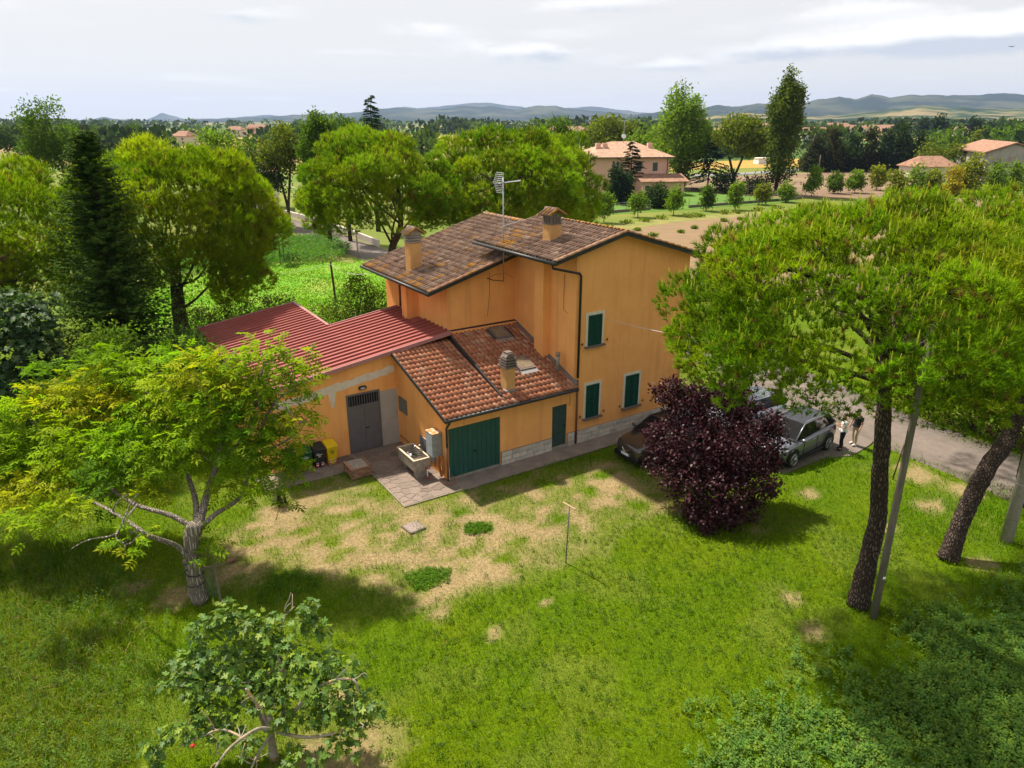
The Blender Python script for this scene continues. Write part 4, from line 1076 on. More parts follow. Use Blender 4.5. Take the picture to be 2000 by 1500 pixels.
def person(label, loc, rz, top, legs, arms, shoe):
    t = thing('person', label, 'person', loc, rz, 'people talking on the drive'); t.scale = (.95, .95, .95)
    V = [(0, 0, .96), (0, 0, 1.12), (0, 0, 1.30), (0, 0, 1.43), (.01, 0, 1.51), (.035, 0, 1.60), (.04, 0, 1.69), (.02, 0, 1.745)]
    E = [(i, i + 1) for i in range(7)]
    Rr = [(.13, .15), (.12, .14), (.13, .165), (.10, .15), .055, .078, .092, .06]
    def chain(start, pts, rad):
        p = start
        for q, r_ in zip(pts, rad):
            V.append(q); Rr.append(r_); E.append((p, len(V) - 1)); p = len(V) - 1
        return p
    for sg in (-1, 1):
        f = .10 * sg
        chain(0, [(0, .095 * sg, .86), (.03 + f * .3, .10 * sg, .50), (-.02 + f * .5, .11 * sg, .10), (.06 + f * .5, .12 * sg, .045), (.17 + f * .5, .14 * sg, .035)], [.095, .066, .045, .042, .034])
        e = chain(3, [(0, .19 * sg, 1.40), arms[sg][0], arms[sg][1]], [.058, .043, .030])
        wv = np.array(arms[sg][1]); d = unit(np.array(arms[sg][2], float)); side = unit(np.cross(d, [0, 0, 1.0]))
        pm_ = wv + d * .07; V.append(tuple(pm_)); Rr.append((.022, .036)); E.append((e, len(V) - 1)); pi_ = len(V) - 1
        for k in range(4):
            off = side * (k - 1.5) * .020
            b1 = pm_ + d * .035 + off; b2 = b1 + d * (.035 + .008 * (1.5 - abs(k - 1.5))) + np.array([0, 0, -.018])
            chain(pi_, [tuple(b1), tuple(b2)], [.0095, .008])
        chain(e, [tuple(wv + d * .04 + side * .035 * sg + [0, 0, .01]), tuple(wv + d * .08 + side * .045 * sg + [0, 0, .015])], [.012, .009])
    skinned('body', V, E, Rr, M['skin'], t)
    # shirt
    V2 = [(0, 0, 1.08), (0, 0, .97), (0, 0, 1.30), (0, 0, 1.44), (.005, 0, 1.485)]
    E2 = [(0, 1), (0, 2), (2, 3), (3, 4)]
    R2 = [(.145, .17), (.15, .175), (.15, .19), (.115, .17), (.062, .066)]
    for sg in (-1, 1):
        a = np.array([0, .19 * sg, 1.41]); bq = np.array(arms[sg][0]); V2 += [tuple(a), tuple(a + (bq - a) * .75)]
        R2 += [.078, .062]; E2 += [(3, len(V2) - 2), (len(V2) - 2, len(V2) - 1)]
    skinned('shirt', V2, E2, R2, top, t)
    V3 = [(0, 0, .97), (0, 0, 1.03)]; E3 = [(0, 1)]; R3 = [(.14, .165), (.135, .16)]
    for sg in (-1, 1):
        f = .10 * sg; p = 0
        for q, r_ in zip([(0, .095 * sg, .84), (.03 + f * .3, .10 * sg, .50), (-.02 + f * .5, .11 * sg, .12)], [.108, .082, .068]):
            V3.append(q); R3.append(r_); E3.append((p, len(V3) - 1)); p = len(V3) - 1
    skinned('trousers', V3, E3, R3, legs, t)
    for sg in (-1, 1):
        f = .10 * sg
        mb = MB(); v, fc = blob((.06 + f * .5, .125 * sg, .05), (.14, .052, .052)); mb.add(v, fc); mb.build('shoe', shoe, t, True)
        mb = MB(); v, fc = blob((.03, .092 * sg, 1.655), (.02, .012, .03), 8); mb.add(v, fc); mb.build('ear', M['skin'], t, True)
        mb = MB(); v, fc = blob((.122, .034 * sg, 1.675), (.010, .013, .008), 8); mb.add(v, fc); mb.build('eye', M['hair'], t, True)
    mb = MB(); v, fc = blob((.134, 0, 1.65), (.018, .012, .022), 8); mb.add(v, fc); mb.build('nose', M['skin'], t, True)
    mb = MB(); v, fc = blob((.122, 0, 1.612), (.010, .024, .006), 8); mb.add(v, fc); mb.build('mouth', M['red'], t, True)
    mb = MB(); v, fc = blob((.018, 0, 1.705), (.098, .094, .078), 14); v = [(x, y, max(z, 1.64 if x < .02 else 1.70)) for x, y, z in v]; mb.add(v, fc); mb.build('hair', M['hair'], t, True)
    return t
p_ = gp(1641, 879)
AR1 = {1: [(.03, .25, 1.14), (.27, .12, 1.22), (.8, -.4, .25)], -1: [(.04, -.25, 1.14), (.28, -.08, 1.22), (.8, .4, .2)]}
person('person in white T-shirt and navy trousers holding a phone beside the silver car', (p_[0], p_[1], .018), R(168), M['shirt_w'], M['jeans'], AR1, M['black'])
AR2 = {1: [(-.02, .27, 1.14), (.10, .29, .92), (.4, .1, -.9)], -1: [(-.02, -.28, 1.15), (.12, -.25, .94), (.5, .3, -.8)]}
q_ = gp(1667, 869)
person('person in black T-shirt and beige trousers standing behind the one in white', (q_[0], q_[1], .018), R(200), M['shirt_k'], M['beige'], AR2, M['white'])
dph = np.array([math.cos(R(168)), math.sin(R(168))])
t_ = thing('phone', 'dark phone held up by the person in the white T-shirt', 'phone', (p_[0] + dph[0] * .40, p_[1] + dph[1] * .40, 1.27), R(168))
mb = MB(); mb.hexa([(-.02, -.038, -.06), (-.012, -.038, -.06), (-.012, .038, -.06), (-.02, .038, -.06)], [(.018, -.038, .08), (.026, -.038, .08), (.026, .038, .08), (.018, .038, .08)])
mb.build('case', M['black'], t_)
mb = MB(); mb.hexa([(-.0212, -.034, -.055), (-.0202, -.034, -.055), (-.0202, .034, -.055), (-.0212, .034, -.055)], [(.0158, -.034, .076), (.0168, -.034, .076), (.0168, .034, .076), (.0158, .034, .076)])
mb.build('screen', M['dark'], t_)

# ------------------------------------------------------------------ wheelie bins by the shed wall
def bin_(label, s, colr, inkm, refl=True, tilt=0.0):
    t = thing('wheelie_bin', label, 'bin', hw(s, 3.98, .036), HOUSE_ROT + tilt, 'wheelie bins along the shed wall')
    mb = MB(); mb.hexa([(-.17, -.19, .02), (.17, -.19, .02), (.17, .20, .02), (-.17, .20, .02)], [(-.225, -.26, .80), (.225, -.26, .80), (.225, .28, .88), (-.225, .28, .88)])
    mb.build('body', colr, t, bevel=.015)
    mb = MB(); mb.hexa([(-.245, -.30, .80), (.245, -.30, .80), (.245, .30, .885), (-.245, .30, .885)], [(-.235, -.285, .86), (.235, -.285, .86), (.215, .26, .985), (-.215, .26, .985)])
    mb.build('lid', colr, t, bevel=.012)
    for sg in (-1, 1):
        mb = MB(); mb.tube([(sg * .185, .22, .10), (sg * .235, .22, .10)], .10, 12); mb.build('wheel', M['black'], t)
        if refl:
            x0 = sg * .115
            f = lambda z: -.19 - (z - .02) * .07 / .78 - .004
            mb = MB(); mb.hexa([(x0 - .055, f(.06) - .002, .06), (x0 + .055, f(.06) - .002, .06), (x0 + .055, f(.06) + .002, .06), (x0 - .055, f(.06) + .002, .06)], [(x0 - .055, f(.24) - .002, .24), (x0 + .055, f(.24) - .002, .24), (x0 + .055, f(.24) + .002, .24), (x0 - .055, f(.24) + .002, .24)])
            rf = mb.build('reflector', M['white'], t)
            for (za, zb_) in ((.06, .12), (.17, .24)):
                mb = MB(); da = .03 * sg
                def P(x, z): return (x, f(z) - .004, z)
                mb.add([P(x0 - .055, za), P(x0 + .055, za if sg > 0 else max(za - .0, .06)), P(x0 + .055, min(zb_ + da, .24)), P(x0 - .055, max(min(zb_ - da, .24), za + .005))], [(0, 1, 2, 3)])
                mb.build('stripe', M['red'], rf)
    f2 = lambda z: -.19 - (z - .02) * .07 / .78 - .003
    def prt(x0, x1, z0, z1, name='print'):
        mb = MB(); mb.hexa([(x0, f2(z0) - .002, z0), (x1, f2(z0) - .002, z0), (x1, f2(z0) + .002, z0), (x0, f2(z0) + .002, z0)], [(x0, f2(z1) - .002, z1), (x1, f2(z1) - .002, z1), (x1, f2(z1) + .002, z1), (x0, f2(z1) + .002, z1)]); mb.build(name, inkm, t)
    # worn lettering: too small in the photograph to read, built as its short strokes
    gg = np.random.default_rng(int(abs(s) * 100))
    for row, (zz, hh, xa, xb) in enumerate(((.66, .022, -.11, .0), (.59, .045, -.12, .10))):
        x = xa
        while x < xb:
            wd = gg.uniform(.010, .022); prt(x, x + wd, zz, zz + hh * gg.uniform(.75, 1)); x += wd + .008
    prt(-.045, .045, .50, .512); prt(-.045, -.033, .512, .56); prt(.033, .045, .512, .56); prt(-.045, .045, .5605, .572); prt(-.012, .012, .525, .548)
    return t
bin_('yellow wheelie bin with striped reflectors, beside the grey double door', -3.30, M['bin_y'], M['gutter'], True, R(2))
bin_('black wheelie bin between the yellow and the green ones', -3.82, M['bin_k'], M['white'], True, R(-3))
bin_('dark green wheelie bin next to the black one', -4.36, M['bin_g'], M['white'], True, R(2))
b4 = bin_('teal wheelie bin with a blue dot, half hidden behind walnut leaves', -4.86, M['bin_t'], M['white'], True, R(-2))
mb = MB(); mb.tube([(-.02, -.238, .13), (-.02, -.222, .13)], .065, 14); mb.build('blue_dot', M['bluep'], b4)

# ------------------------------------------------------------------ brick cistern box
t_ = thing('brick_cistern', 'low square brick box with a concrete lid, by the grey door', 'cistern', hw(-2.70, 2.58, .0), HOUSE_ROT)
g = np.random.default_rng(44)
hx, hy = .42, .45
for r_ in range(5):
    z0 = .03 + r_ * .077
    for side in range(4):
        Ls = (2 * hx if side % 2 == 0 else 2 * hy); kk = 4
        bl = Ls / kk
        for k in range(kk):
            u0 = -Ls / 2 + k * bl + (bl / 2 if r_ % 2 else 0); u1 = u0 + bl - .010
            u1 = min(u1, Ls / 2)
            if u1 - u0 < .05: continue
            mb = MB(); j = g.uniform(-.008, .008)
            if side == 0: mb.box(u0, u1, -hy + j, -hy + .10, z0, z0 + .067)
            elif side == 2: mb.box(u0, u1, hy - .10, hy + j, z0, z0 + .067)
            elif side == 1: mb.box(hx - .10, hx + j, u0, u1, z0 + .001, z0 + .066)
            else: mb.box(-hx + j, -hx + .10, u0, u1, z0 + .001, z0 + .066)
            mb.build('brick', M['brick'], t_)
mb = MB(); mb.box(-hx + .02, hx - .02, -hy + .02, hy - .02, .0, .415); mb.build('mortar_core', M['mortar'], t_)
mb = MB(); mb.box(-hx + .10, hx - .12, -hy + .06, hy - .06, .416, .45); mb.build('lid', M['sinkstone'], t_, bevel=.01)
for x0, x1, y0, y1 in ((-hx - .02, -hx + .09, -hy - .02, hy), (hx - .11, hx + .01, -hy + .01, hy), (-hx + .095, hx - .115, -hy - .015, -hy + .05)):
    mb = MB(); mb.box(x0, x1, y0, y1, .416, .455); mb.build('coping', M['brick'], t_, bevel=.008)

# ------------------------------------------------------------------ wash trough with its things
t_ = thing('wash_trough', 'grey cement wash trough on two blocks, against the orange flank wall', 'sink', hw(-.76, 1.44, .038), HOUSE_ROT)
X0, X1, Y0, Y1 = -.36, .36, -.78, .78
mb = MB()
mb.hexa([(X0 + .05, Y0 + .06, .32), (X1, Y0 + .06, .32), (X1, Y1 - .06, .32), (X0 + .05, Y1 - .06, .32)], [(X0 + .03, Y0 + .04, .40), (X1, Y0 + .04, .40), (X1, Y1 - .04, .40), (X0 + .03, Y1 - .04, .40)])
w_ = .055
for a0, a1, b0, b1 in ((X0, X0 + w_, Y0, Y1), (X1 - w_, X1, Y0, Y1), (X0 + w_, X1 - w_, Y0, Y0 + w_), (X0 + w_, X1 - w_, Y1 - w_, Y1)):
    mb.hexa([(a0 + (.03 if a0 == X0 else 0), b0 + (.04 if b0 == Y0 else 0), .401), (a1, b0 + (.04 if b0 == Y0 else 0), .401), (a1, b1 - (.04 if b1 == Y1 else 0), .401), (a0 + (.03 if a0 == X0 else 0), b1 - (.04 if b1 == Y1 else 0), .401)], [(a0, b0, .84), (a1, b0, .84), (a1, b1, .84), (a0, b1, .84)])
mb.build('basin', M['sinkstone'], t_)
mb = MB(); mb.box(X0 - .012, X0 + w_ + .01, Y0 - .012, Y1 + .012, .8405, .862); mb.box(X1 - w_ - .01, X1 + .0, Y0 - .012, Y1 + .012, .8405, .862); mb.box(X0 + w_ + .0105, X1 - w_ - .0105, Y0 - .012, Y0 + w_ + .01, .8405, .862); mb.box(X0 + w_ + .0105, X1 - w_ - .0105, Y1 - w_ - .01, Y1 + .012, .8405, .862)
mb.build('rim', mat('worn_rim', (.58, .47, .34), (.46, .37, .27), scale=9, rough=.9), t_)
for y_ in (-.5, .5):
    mb = MB(); mb.box(-.20, .30, y_ - .11, y_ + .11, 0, .318); mb.build('block', M['concrete'], t_)
mb = MB(); mb.hexa([(X0 + .06, -.60, .405), (X1 - .06, -.60, .405), (X1 - .06, -.02, .405), (X0 + .06, -.02, .405)], [(X0 + .062, -.66, .80), (X1 - .062, -.66, .68), (X1 - .062, -.10, .55), (X0 + .062, -.10, .60)])
mb.build('washboard', mat('brown_washboard', (.20, .115, .055), (.13, .08, .04), scale=6, rough=.8), t_)
mb = MB(); mb.tube([(.35, .10, 1.02), (.12, .10, 1.04), (.05, .10, .96)], .016, 8); mb.tube([(.33, .02, 1.03), (.33, .18, 1.03)], .022, 8); mb.build('tap', M['steel'], t_, True)
q = thing('steel_bucket', 'small steel bucket inside the wash trough', 'bucket', hw(-.86, 1.66, .442), HOUSE_ROT)
mb = MB()
ring = lambda r_, z: [(r_ * math.cos(a), r_ * math.sin(a), z) for a in np.linspace(0, 2 * math.pi, 17)[:-1]]
Vv = ring(.10, 0) + ring(.14, .26) + ring(.132, .26) + ring(.095, .02); Ff = []
for k in range(16):
    k2 = (k + 1) % 16; Ff += [(k, k2, 16 + k2, 16 + k), (16 + k, 16 + k2, 32 + k2, 32 + k), (32 + k, 32 + k2, 48 + k2, 48 + k)]
Ff += [tuple(range(15, -1, -1)), tuple(range(48, 64))]
mb.add(Vv, Ff); mb.build('pail', M['steel'], q, True)
mb = MB(); mb.tube([(.14 * math.cos(a), .0, .26 + .13 * math.sin(a)) for a in np.linspace(.1, math.pi - .1, 10)], .005, 5); mb.build('handle', M['steel'], q)
q = thing('garden_hose', 'dark green hose thrown over the wash trough beside the tap', 'hose', hw(-.72, 1.15, .90), HOUSE_ROT)
mb = MB(); mb.tube([(.20 * math.cos(a) * (1 + .1 * math.sin(3 * a)), .26 * math.sin(a), .03 * math.sin(2 * a) + .012 * a) for a in np.linspace(0, 13, 60)], .014, 6); mb.build('coil', mat('green_hose', (.02, .035, .02), rough=.5), q, True)
q = thing('meter_cabinet', 'grey metal cabinet with a rusty top hung on the flank wall above the trough', 'cabinet', hw(-.02, .62, .98), HOUSE_ROT)
mb = MB(); mb.box(-.42, 0, -.27, .27, 0, .98); mb.build('box', M['cabinet'], q)
mb = MB(); mb.box(-.435, .0, -.285, .285, .981, 1.0); mb.build('top', M['rust'], q)
mb = MB(); mb.box(-.428, -.421, -.25, .25, .03, .95); mb.build('door', mat('pale_cabinet_door', (.36, .40, .46), (.26, .29, .34), scale=5, rough=.6), q)
mb = MB(); mb.tube([(-.2, 0, -.002), (-.2, 0, -.55)], .02, 6); mb.build('pipe', M['copper'], q)
q = thing('hose_coil', 'orange brown hose hung in long loops on the wall corner beside the trough', 'hose', hw(-.12, .24, .04), HOUSE_ROT)
mb = MB()
g = np.random.default_rng(5)
pts = []
for k in range(11):
    wv_, h0, ofs = g.uniform(.10, .19), g.uniform(.04, .22), g.uniform(-.06, .06)
    for a in np.linspace(0, 2 * math.pi, 18)[:-1]:
        pts.append((-.02 - .05 * math.sin(k) - .03 * k / 11, ofs + wv_ * math.sin(a), .55 + h0 / 2 + (.47 - h0 / 2) * math.cos(a)))
mb.tube(pts, .014, 6); mb.build('loops', M['hose'], q, True)
mb = MB(); mb.tube([(-.1, -.1, .12), (-.2, -.35, .02), (.05, -.62, .015), (.35, -.55, .015), (.42, -.35, .015), (.25, -.28, .2)], .014, 6); mb.build('loose_end', M['hose'], q, True)
mb = MB(); mb.box(-.06, .05, -.05, .05, .98, 1.02); mb.build('hook', M['galv'], q)
q = thing('sprayer_lance', 'red and white hand sprayer hanging under the trough corner', 'sprayer', hw(-.62, .52, .05), HOUSE_ROT)
mb = MB(); mb.tube([(0, 0, .02), (0, 0, .1)], .035, 8); mb.build('cap', M['red'], q, True)
mb = MB(); mb.tube([(0, 0, .1), (.03, .05, .4)], .022, 8); mb.build('tube', M['white'], q, True)
mb = MB(); mb.tube([(.03, .05, .4), (.0, .14, .46)], .03, 8); mb.build('grip', M['red'], q, True)

# manhole, clothes-line post, stakes, poles
q = thing('manhole_cover', 'square grey brown manhole cover in the dry yard grass', 'manhole', gp(808, 1031, .0), HOUSE_ROT + R(6))
mb = MB(); mb.box(-.31, .31, -.31, .31, -.05, .045); mb.build('frame', M['sill'], q)
mb = MB(); mb.box(-.27, .27, -.27, .27, .046, .056); mb.build('plate', mat('manhole_plate', (.26, .20, .17), (.20, .155, .135), scale=8, rough=.9, bump=.3), q)
mb = MB(); mb.cyl((0, 0), .02, .0565, .062, 10); mb.build('lifting_hole', M['dark'], q)
b_ = gp(1105, 1099)
q = thing('clothes_line_post', 'thin iron T-shaped clothes line post standing in the lawn', 'post', b_)
mb = MB(); mb.tube([(0, 0, -.1), (.06, .02, 2.05)], .022, 8); mb.build('pole', mat('post_grey', (.16, .155, .14), rough=.7), q, True)
mb = MB(); mb.tube([(.06 - .18, .02 + .22, 2.06), (.06 + .18, .02 - .22, 2.06)], .028, 8); mb.build('crossbar', mat('bar_wood', (.40, .29, .16), rough=.8), q)
def pole(name, label, pb, top_, r0, r1, m_, cat='pole', group=None):
    q = thing(name, label, cat, pb, 0, group)
    d = np.array(top_) - np.array(pb)
    mb = MB(); mb.tube([-.02 * d, .35 * d, .7 * d, d], [r0, r0 + (r1 - r0) * .35, r0 + (r1 - r0) * .7, r1], 14); mb.build('shaft', m_, q, True)
    return q
pb = gp(1706, 1205)
q = pole('utility_pole', 'slim weathered wooden pole beside the big pine trunk, small white tag on it', pb, (pb[0] + .12, pb[1] + .35, 8.6), .105, .085, M['polewood'])
mb = MB(); mb.box(-.035, .035, -.116, -.108, 1.36, 1.43); mb.build('tag', M['white'], q)
pb2 = gp(1965, 1057)
q = pole('utility_pole', 'thick round concrete pole on the lawn beside the third pine', pb2, (pb2[0] + .35, pb2[1] + .5, 9.0), .19, .14, M['poleconc'])
ps = gp(1744, 935)
pole('garden_stake', 'thin rusty stake beside the slim wooden pole', ps, ps + np.array([.12, -.05, 1.5]), .025, .022, M['brownpost'], 'stake')
# netting by the walnut trunk: a post, a rail, a scrap of green net, a brick
pn = gp(432, 1176)
q = thing('net_frame', 'wooden stake with a torn green net and rail beside the walnut trunk', 'frame', pn)
mb = MB(); mb.tube([(0, 0, -.05), (-.10, .15, 1.15)], [.035, .03], 8); mb.build('stake', M['wood'], q)
mb = MB(); mb.tube([(-.62, .25, 1.02), (-.10, .15, 1.13), (.22, .35, 1.14)], .022, 6); mb.build('rail', M['wood'], q)
mb = MB()
for k in range(17): 
    x = -.58 + k * .029; mb.tube([(x, .23, 1.02), (x + .02, .17 + .02 * math.sin(k), .45), (x + .04, .12, .1)], .003, 3)
for k in range(20): mb.tube([(-.58, .22 - k * .005, 1.0 - k * .045), (-.08, .16 - k * .006, 1.08 - k * .05)], .003, 3)
mb.build('net', mat('green_net', (.05, .11, .07), rough=.7), q)
pk = gp(452, 1097)
q = thing('loose_brick', 'single broken brick lying in the yard near the walnut tree', 'brick', (pk[0], pk[1], .0), R(35))
mb = MB(); mb.box(-.13, .13, -.07, .07, .01, .09); mb.build('brick', M['brick'], q, bevel=.012)

# ------------------------------------------------------------------ cars
M['glass'] = mat('car_glass', (.012, .014, .015), rough=.06, spec=.9)
M['chrome'] = mat('chrome', (.7, .7, .72), rough=.12, metal=1)
M['lamp'] = mat('lamp_glass', (.55, .58, .6), (.30, .32, .34), scale=14, rough=.1, spec=.9)
M['tail'] = mat('tail_glass', (.35, .01, .01), rough=.15, spec=.8)
M['rim'] = mat('alloy', (.42, .42, .43), rough=.3, metal=.9)
def paint(name, c):
    m, t, b = new_mat(name); b.inputs['Base Color'].default_value = (*c, 1); b.inputs['Metallic'].default_value = .55; b.inputs['Roughness'].default_value = .32
    b.inputs['Coat Weight'].default_value = .8; b.inputs['Coat Roughness'].default_value = .06
    return m
def car(label, loc, rz, pm_, plate=True):
    t = thing('parked_car', label, 'car', loc, rz, 'cars parked beside the house')
    Lh, Wd = 2.2, .90
    # stations: x, half width at shoulder, shoulder z, centre z of the top, sill half width, bottom z
    st = [(-2.20, .60, .80, .86, .55, .42), (-2.14, .78, .98, 1.02, .70, .34), (-1.9, .865, 1.05, 1.08, .82, .26), (-1.3, .90, 1.05, 1.08, .86, .24), (-.4, .90, 1.02, 1.05, .87, .22), (.5, .90, .99, 1.03, .87, .22),
          (1.0, .895, .96, 1.06, .86, .23), (1.5, .88, .92, 1.01, .84, .25), (1.9, .84, .85, .93, .80, .27), (2.10, .72, .76, .84, .70, .30), (2.20, .50, .66, .72, .50, .36)]
    V = []; F = []
    for x, hw_, zs, zc_, sw, zb in st:
        half = [(sw * .8, zb), (sw, zb + .06), (hw_ * 1.0, zb + (zs - zb) * .42), (hw_ * .985, zb + (zs - zb) * .72), (hw_ * .95, zs), (hw_ * .80, zs + (zc_ - zs) * .55), (hw_ * .4, zs + (zc_ - zs) * .92), (0, zc_)]
        ringp = [(x, y, z) for y, z in half] + [(x, -y, z) for y, z in half[-2::-1]]
        V += ringp
    nn = 15
    for i in range(len(st) - 1):
        for k in range(nn - 1): F.append((i * nn + k, (i + 1) * nn + k, (i + 1) * nn + k + 1, i * nn + k + 1))
        F.append((i * nn + nn - 1, (i + 1) * nn + nn - 1, (i + 1) * nn, i * nn))
    F.append(tuple(range(nn))); F.append(tuple((len(st) - 1) * nn + k for k in range(nn - 1, -1, -1)))
    mb = MB(); mb.add(V, F); o = mb.build('body', pm_, t, True)
    md = o.modifiers.new('s', 'SUBSURF'); md.levels = 1; md.render_levels = 1
    # cabin
    A = dict(wb=(1.12, .76, 1.02), wt=(.30, .60, 1.54), rt=(-1.55, .58, 1.55), rb=(-2.05, .72, 1.06))
    def q4(a, b_, c, d, name, m_, th=.02):
        mbq = MB(); P4 = [np.array(x, float) for x in (a, b_, c, d)]
        nrm = unit(np.cross(P4[1] - P4[0], P4[2] - P4[0]))
        mbq.hexa([tuple(p - nrm * th) for p in P4], [tuple(p) for p in P4]); return mbq.build(name, m_, t)
    s = lambda k, y: (A[k][0], A[k][1] * y, A[k][2])
    core = MB(); core.hexa([s('wb', -.97), s('wb', .97), s('rb', .97), s('rb', -.97)], [s('wt', -.96), s('wt', .96), s('rt', .96), s('rt', -.96)]); core.build('cabin', M['dark'], t)
    q4(s('wb', -.96), s('wb', .96), s('wt', .95), s('wt', -.95), 'windscreen', M['glass'])
    q4(s('rb', .93), s('rb', -.93), s('rt', -.92), s('rt', .92), 'rear_window', M['glass'])
    for y in (-1, 1):
        L1 = lambda k1, k2, f: tuple(np.array(s(k1, y)) * (1 - f) + np.array(s(k2, y)) * f)
        xs_ = [.06, .40, .43, .74, .77, .95]
        for a, b_ in ((.05, .42), (.45, .74), (.77, .93)):
            bo0, bo1 = L1('wb', 'rb', a), L1('wb', 'rb', b_); to0, to1 = L1('wt', 'rt', max(a - .0, .02)), L1('wt', 'rt', min(b_ + .03, .97))
            up = lambda lo, hi, f: tuple(np.array(lo) * (1 - f) + np.array(hi) * f)
            c4 = [up(bo0, to0, .06), up(bo1, to1, .06), up(bo1, to1, .92), up(bo0, to0, .92)]
            c4 = [(p[0], p[1] + .012 * y, p[2]) for p in c4]
            q4(*(c4 if y < 0 else c4[::-1]), 'side_window', M['glass'], .012)
        mbp = MB(); mbp.tube([s('wb', y), s('wt', y * 1.01), s('rt', y * 1.01), s('rb', y)], .035, 6); mbp.build('pillar', pm_, t, True)
        for f in (.435, .755):
            mbp = MB(); mbp.tube([L1('wb', 'rb', f), L1('wt', 'rt', f)], .022, 6); mbp.build('pillar', M['black'], t)
        mbp = MB(); mbp.tube([(.2, y * .57, 1.60), (-1.4, y * .55, 1.61)], .016, 6); mbp.build('roof_rail', M['galv'], t)
        mbm = MB(); v, fc = blob((.86, y * .99, 1.08), (.09, .12, .075), 12); mbm.add(v, fc); mir = mbm.build('mirror', pm_, t, True)
        mbm = MB(); mbm.tube([(.92, y * .82, 1.02), (.88, y * .95, 1.06)], .025, 6); mbm.build('mirror_arm', M['black'], mir)
        for hx_ in (-.05, -1.0):
            mbm = MB(); mbm.box(hx_ - .09, hx_ + .09, min(y * .895, y * .925), max(y * .895, y * .925), .86, .89); mbm.build('door_handle', M['chrome'], t)
        for dx in (.62, -.36, -1.22):
            mbm = MB(); mbm.box(dx - .005, dx + .005, min(y * .885, y * .9035), max(y * .885, y * .9035), .36, .98); mbm.build('door_gap', M['black'], t)
        mbm = MB(); mbm.box(-1.0, 1.0, min(y * .86, y * .905), max(y * .86, y * .905), .20, .31); mbm.build('sill_trim', M['black'], t)
        mbm = MB(); mbm.box(-.9, .9, min(y * .90, y * .912), max(y * .90, y * .912), .285, .305); mbm.build('sill_strip', M['chrome'], t)
        # head and tail lamps
        mbm = MB(); mbm.hexa([(1.72, y * .80, .70), (2.10, y * .60, .66), (2.05, y * .40, .66), (1.8, y * .6, .70)], [(1.70, y * .865, .84), (2.06, y * .70, .76), (2.12, y * .42, .72), (1.9, y * .55, .82)]); mbm.build('headlight', M['lamp'], t)
        mbm = MB(); mbm.hexa([(-2.18, y * .5, .80), (-1.85, y * .875, .80), (-1.8, y * .87, .80), (-2.1, y * .5, .80)], [(-2.15, y * .5, .98), (-1.80, y * .885, 1.0), (-1.75, y * .88, 1.0), (-2.1, y * .5, .98)]); mbm.build('tail_light', M['tail'], t)
        mbm = MB(); mbm.tube([(2.10, y * .62, .42), (2.16, y * .60, .42)], .075, 12); mbm.build('fog_lamp', M['chrome'], t)
        mbm = MB(); mbm.tube([(2.11, y * .62, .42), (2.168, y * .60, .42)], .055, 12); mbm.build('fog_glass', M['dark'], t)
        for wx in (1.33, -1.33):
            mbm = MB(); mbm.tube([(wx, y * .70, .41), (wx, y * .912, .41)], .40, 22); mbm.build('wheel_arch', M['black'], t)
            mbm = MB(); mbm.tube([(wx, y * .70, .34), (wx, y * .72, .34), (wx, y * .90, .34), (wx, y * .925, .34)], [.31, .34, .34, .30], 22); wh = mbm.build('wheel', M['black'], t, True)
            mbm = MB(); mbm.tube([(wx, y * .915, .34), (wx, y * .928, .34)], .235, 20); mbm.build('hub_dish', M['dark'], wh)
            mbm = MB()
            for k in range(10):
                a = 2 * math.pi * k / 10
                mbm.tube([(wx, y * .935, .34), (wx + .225 * math.cos(a), y * .932, .34 + .225 * math.sin(a))], [.026, .017], 5)
            mbm.tube([(wx + .235 * math.cos(a), y * .932, .34 + .235 * math.sin(a)) for a in np.linspace(0, 2 * math.pi, 21)], .016, 5)
            mbm.build('rim', M['rim'], wh)
    q4(s('wt', -1), s('wt', 1), s('rt', 1), s('rt', -1), 'roof', pm_, .03)
    mbm = MB(); mbm.hexa([(2.02, -.38, .50), (2.02, .38, .50), (2.10, .40, .50), (2.10, -.40, .50)], [(2.05, -.40, .70), (2.05, .40, .70), (2.185, .40, .68), (2.185, -.40, .68)]); mbm.build('grille', M['black'], t)
    mbm = MB(); mbm.tube([(2.20, -.20, .68), (2.215, 0, .53), (2.20, .20, .68)], .022, 6); mbm.build('grille_bar', M['chrome'], t)
    mbm = MB(); mbm.tube([(2.205, 0, .60), (2.225, 0, .60)], .06, 14); mbm.build('badge', M['chrome'], t)
    mbm = MB(); mbm.box(1.7, 2.18, -.70, .70, .22, .40); mbm.build('lower_bumper', M['black'], t)
    mbm = MB(); mbm.box(2.205, 2.222, -.26, .26, .40, .51); pl = mbm.build('number_plate', M['white'], t)
    mbm = MB(); mbm.box(2.2225, 2.225, -.26, -.215, .40, .51); mbm.build('blue_band', M['bluep'], pl)
    mbm = MB(); mbm.box(2.2225, 2.225, .215, .26, .40, .51); mbm.build('blue_band', M['bluep'], pl)
    mbm = MB(); mbm.hexa([(1.13, -.70, 1.03), (1.13, .70, 1.03), (1.0, .70, 1.05), (1.0, -.70, 1.05)], [(1.14, -.70, 1.045), (1.14, .70, 1.045), (1.0, .70, 1.075), (1.0, -.70, 1.075)]); mbm.build('scuttle', M['black'], t)
    return t
car('dark grey brown SUV parked against the house wall, nose towards the yard', hw(9.05, -2.62, .0), HOUSE_ROT + math.pi, paint('brown_grey_paint', (.050, .042, .040)))
car('silver grey SUV half under the pine, next to the two people', hw(13.62, -5.62, .0), HOUSE_ROT + math.pi + .08, paint('silver_paint', (.17, .175, .205)))
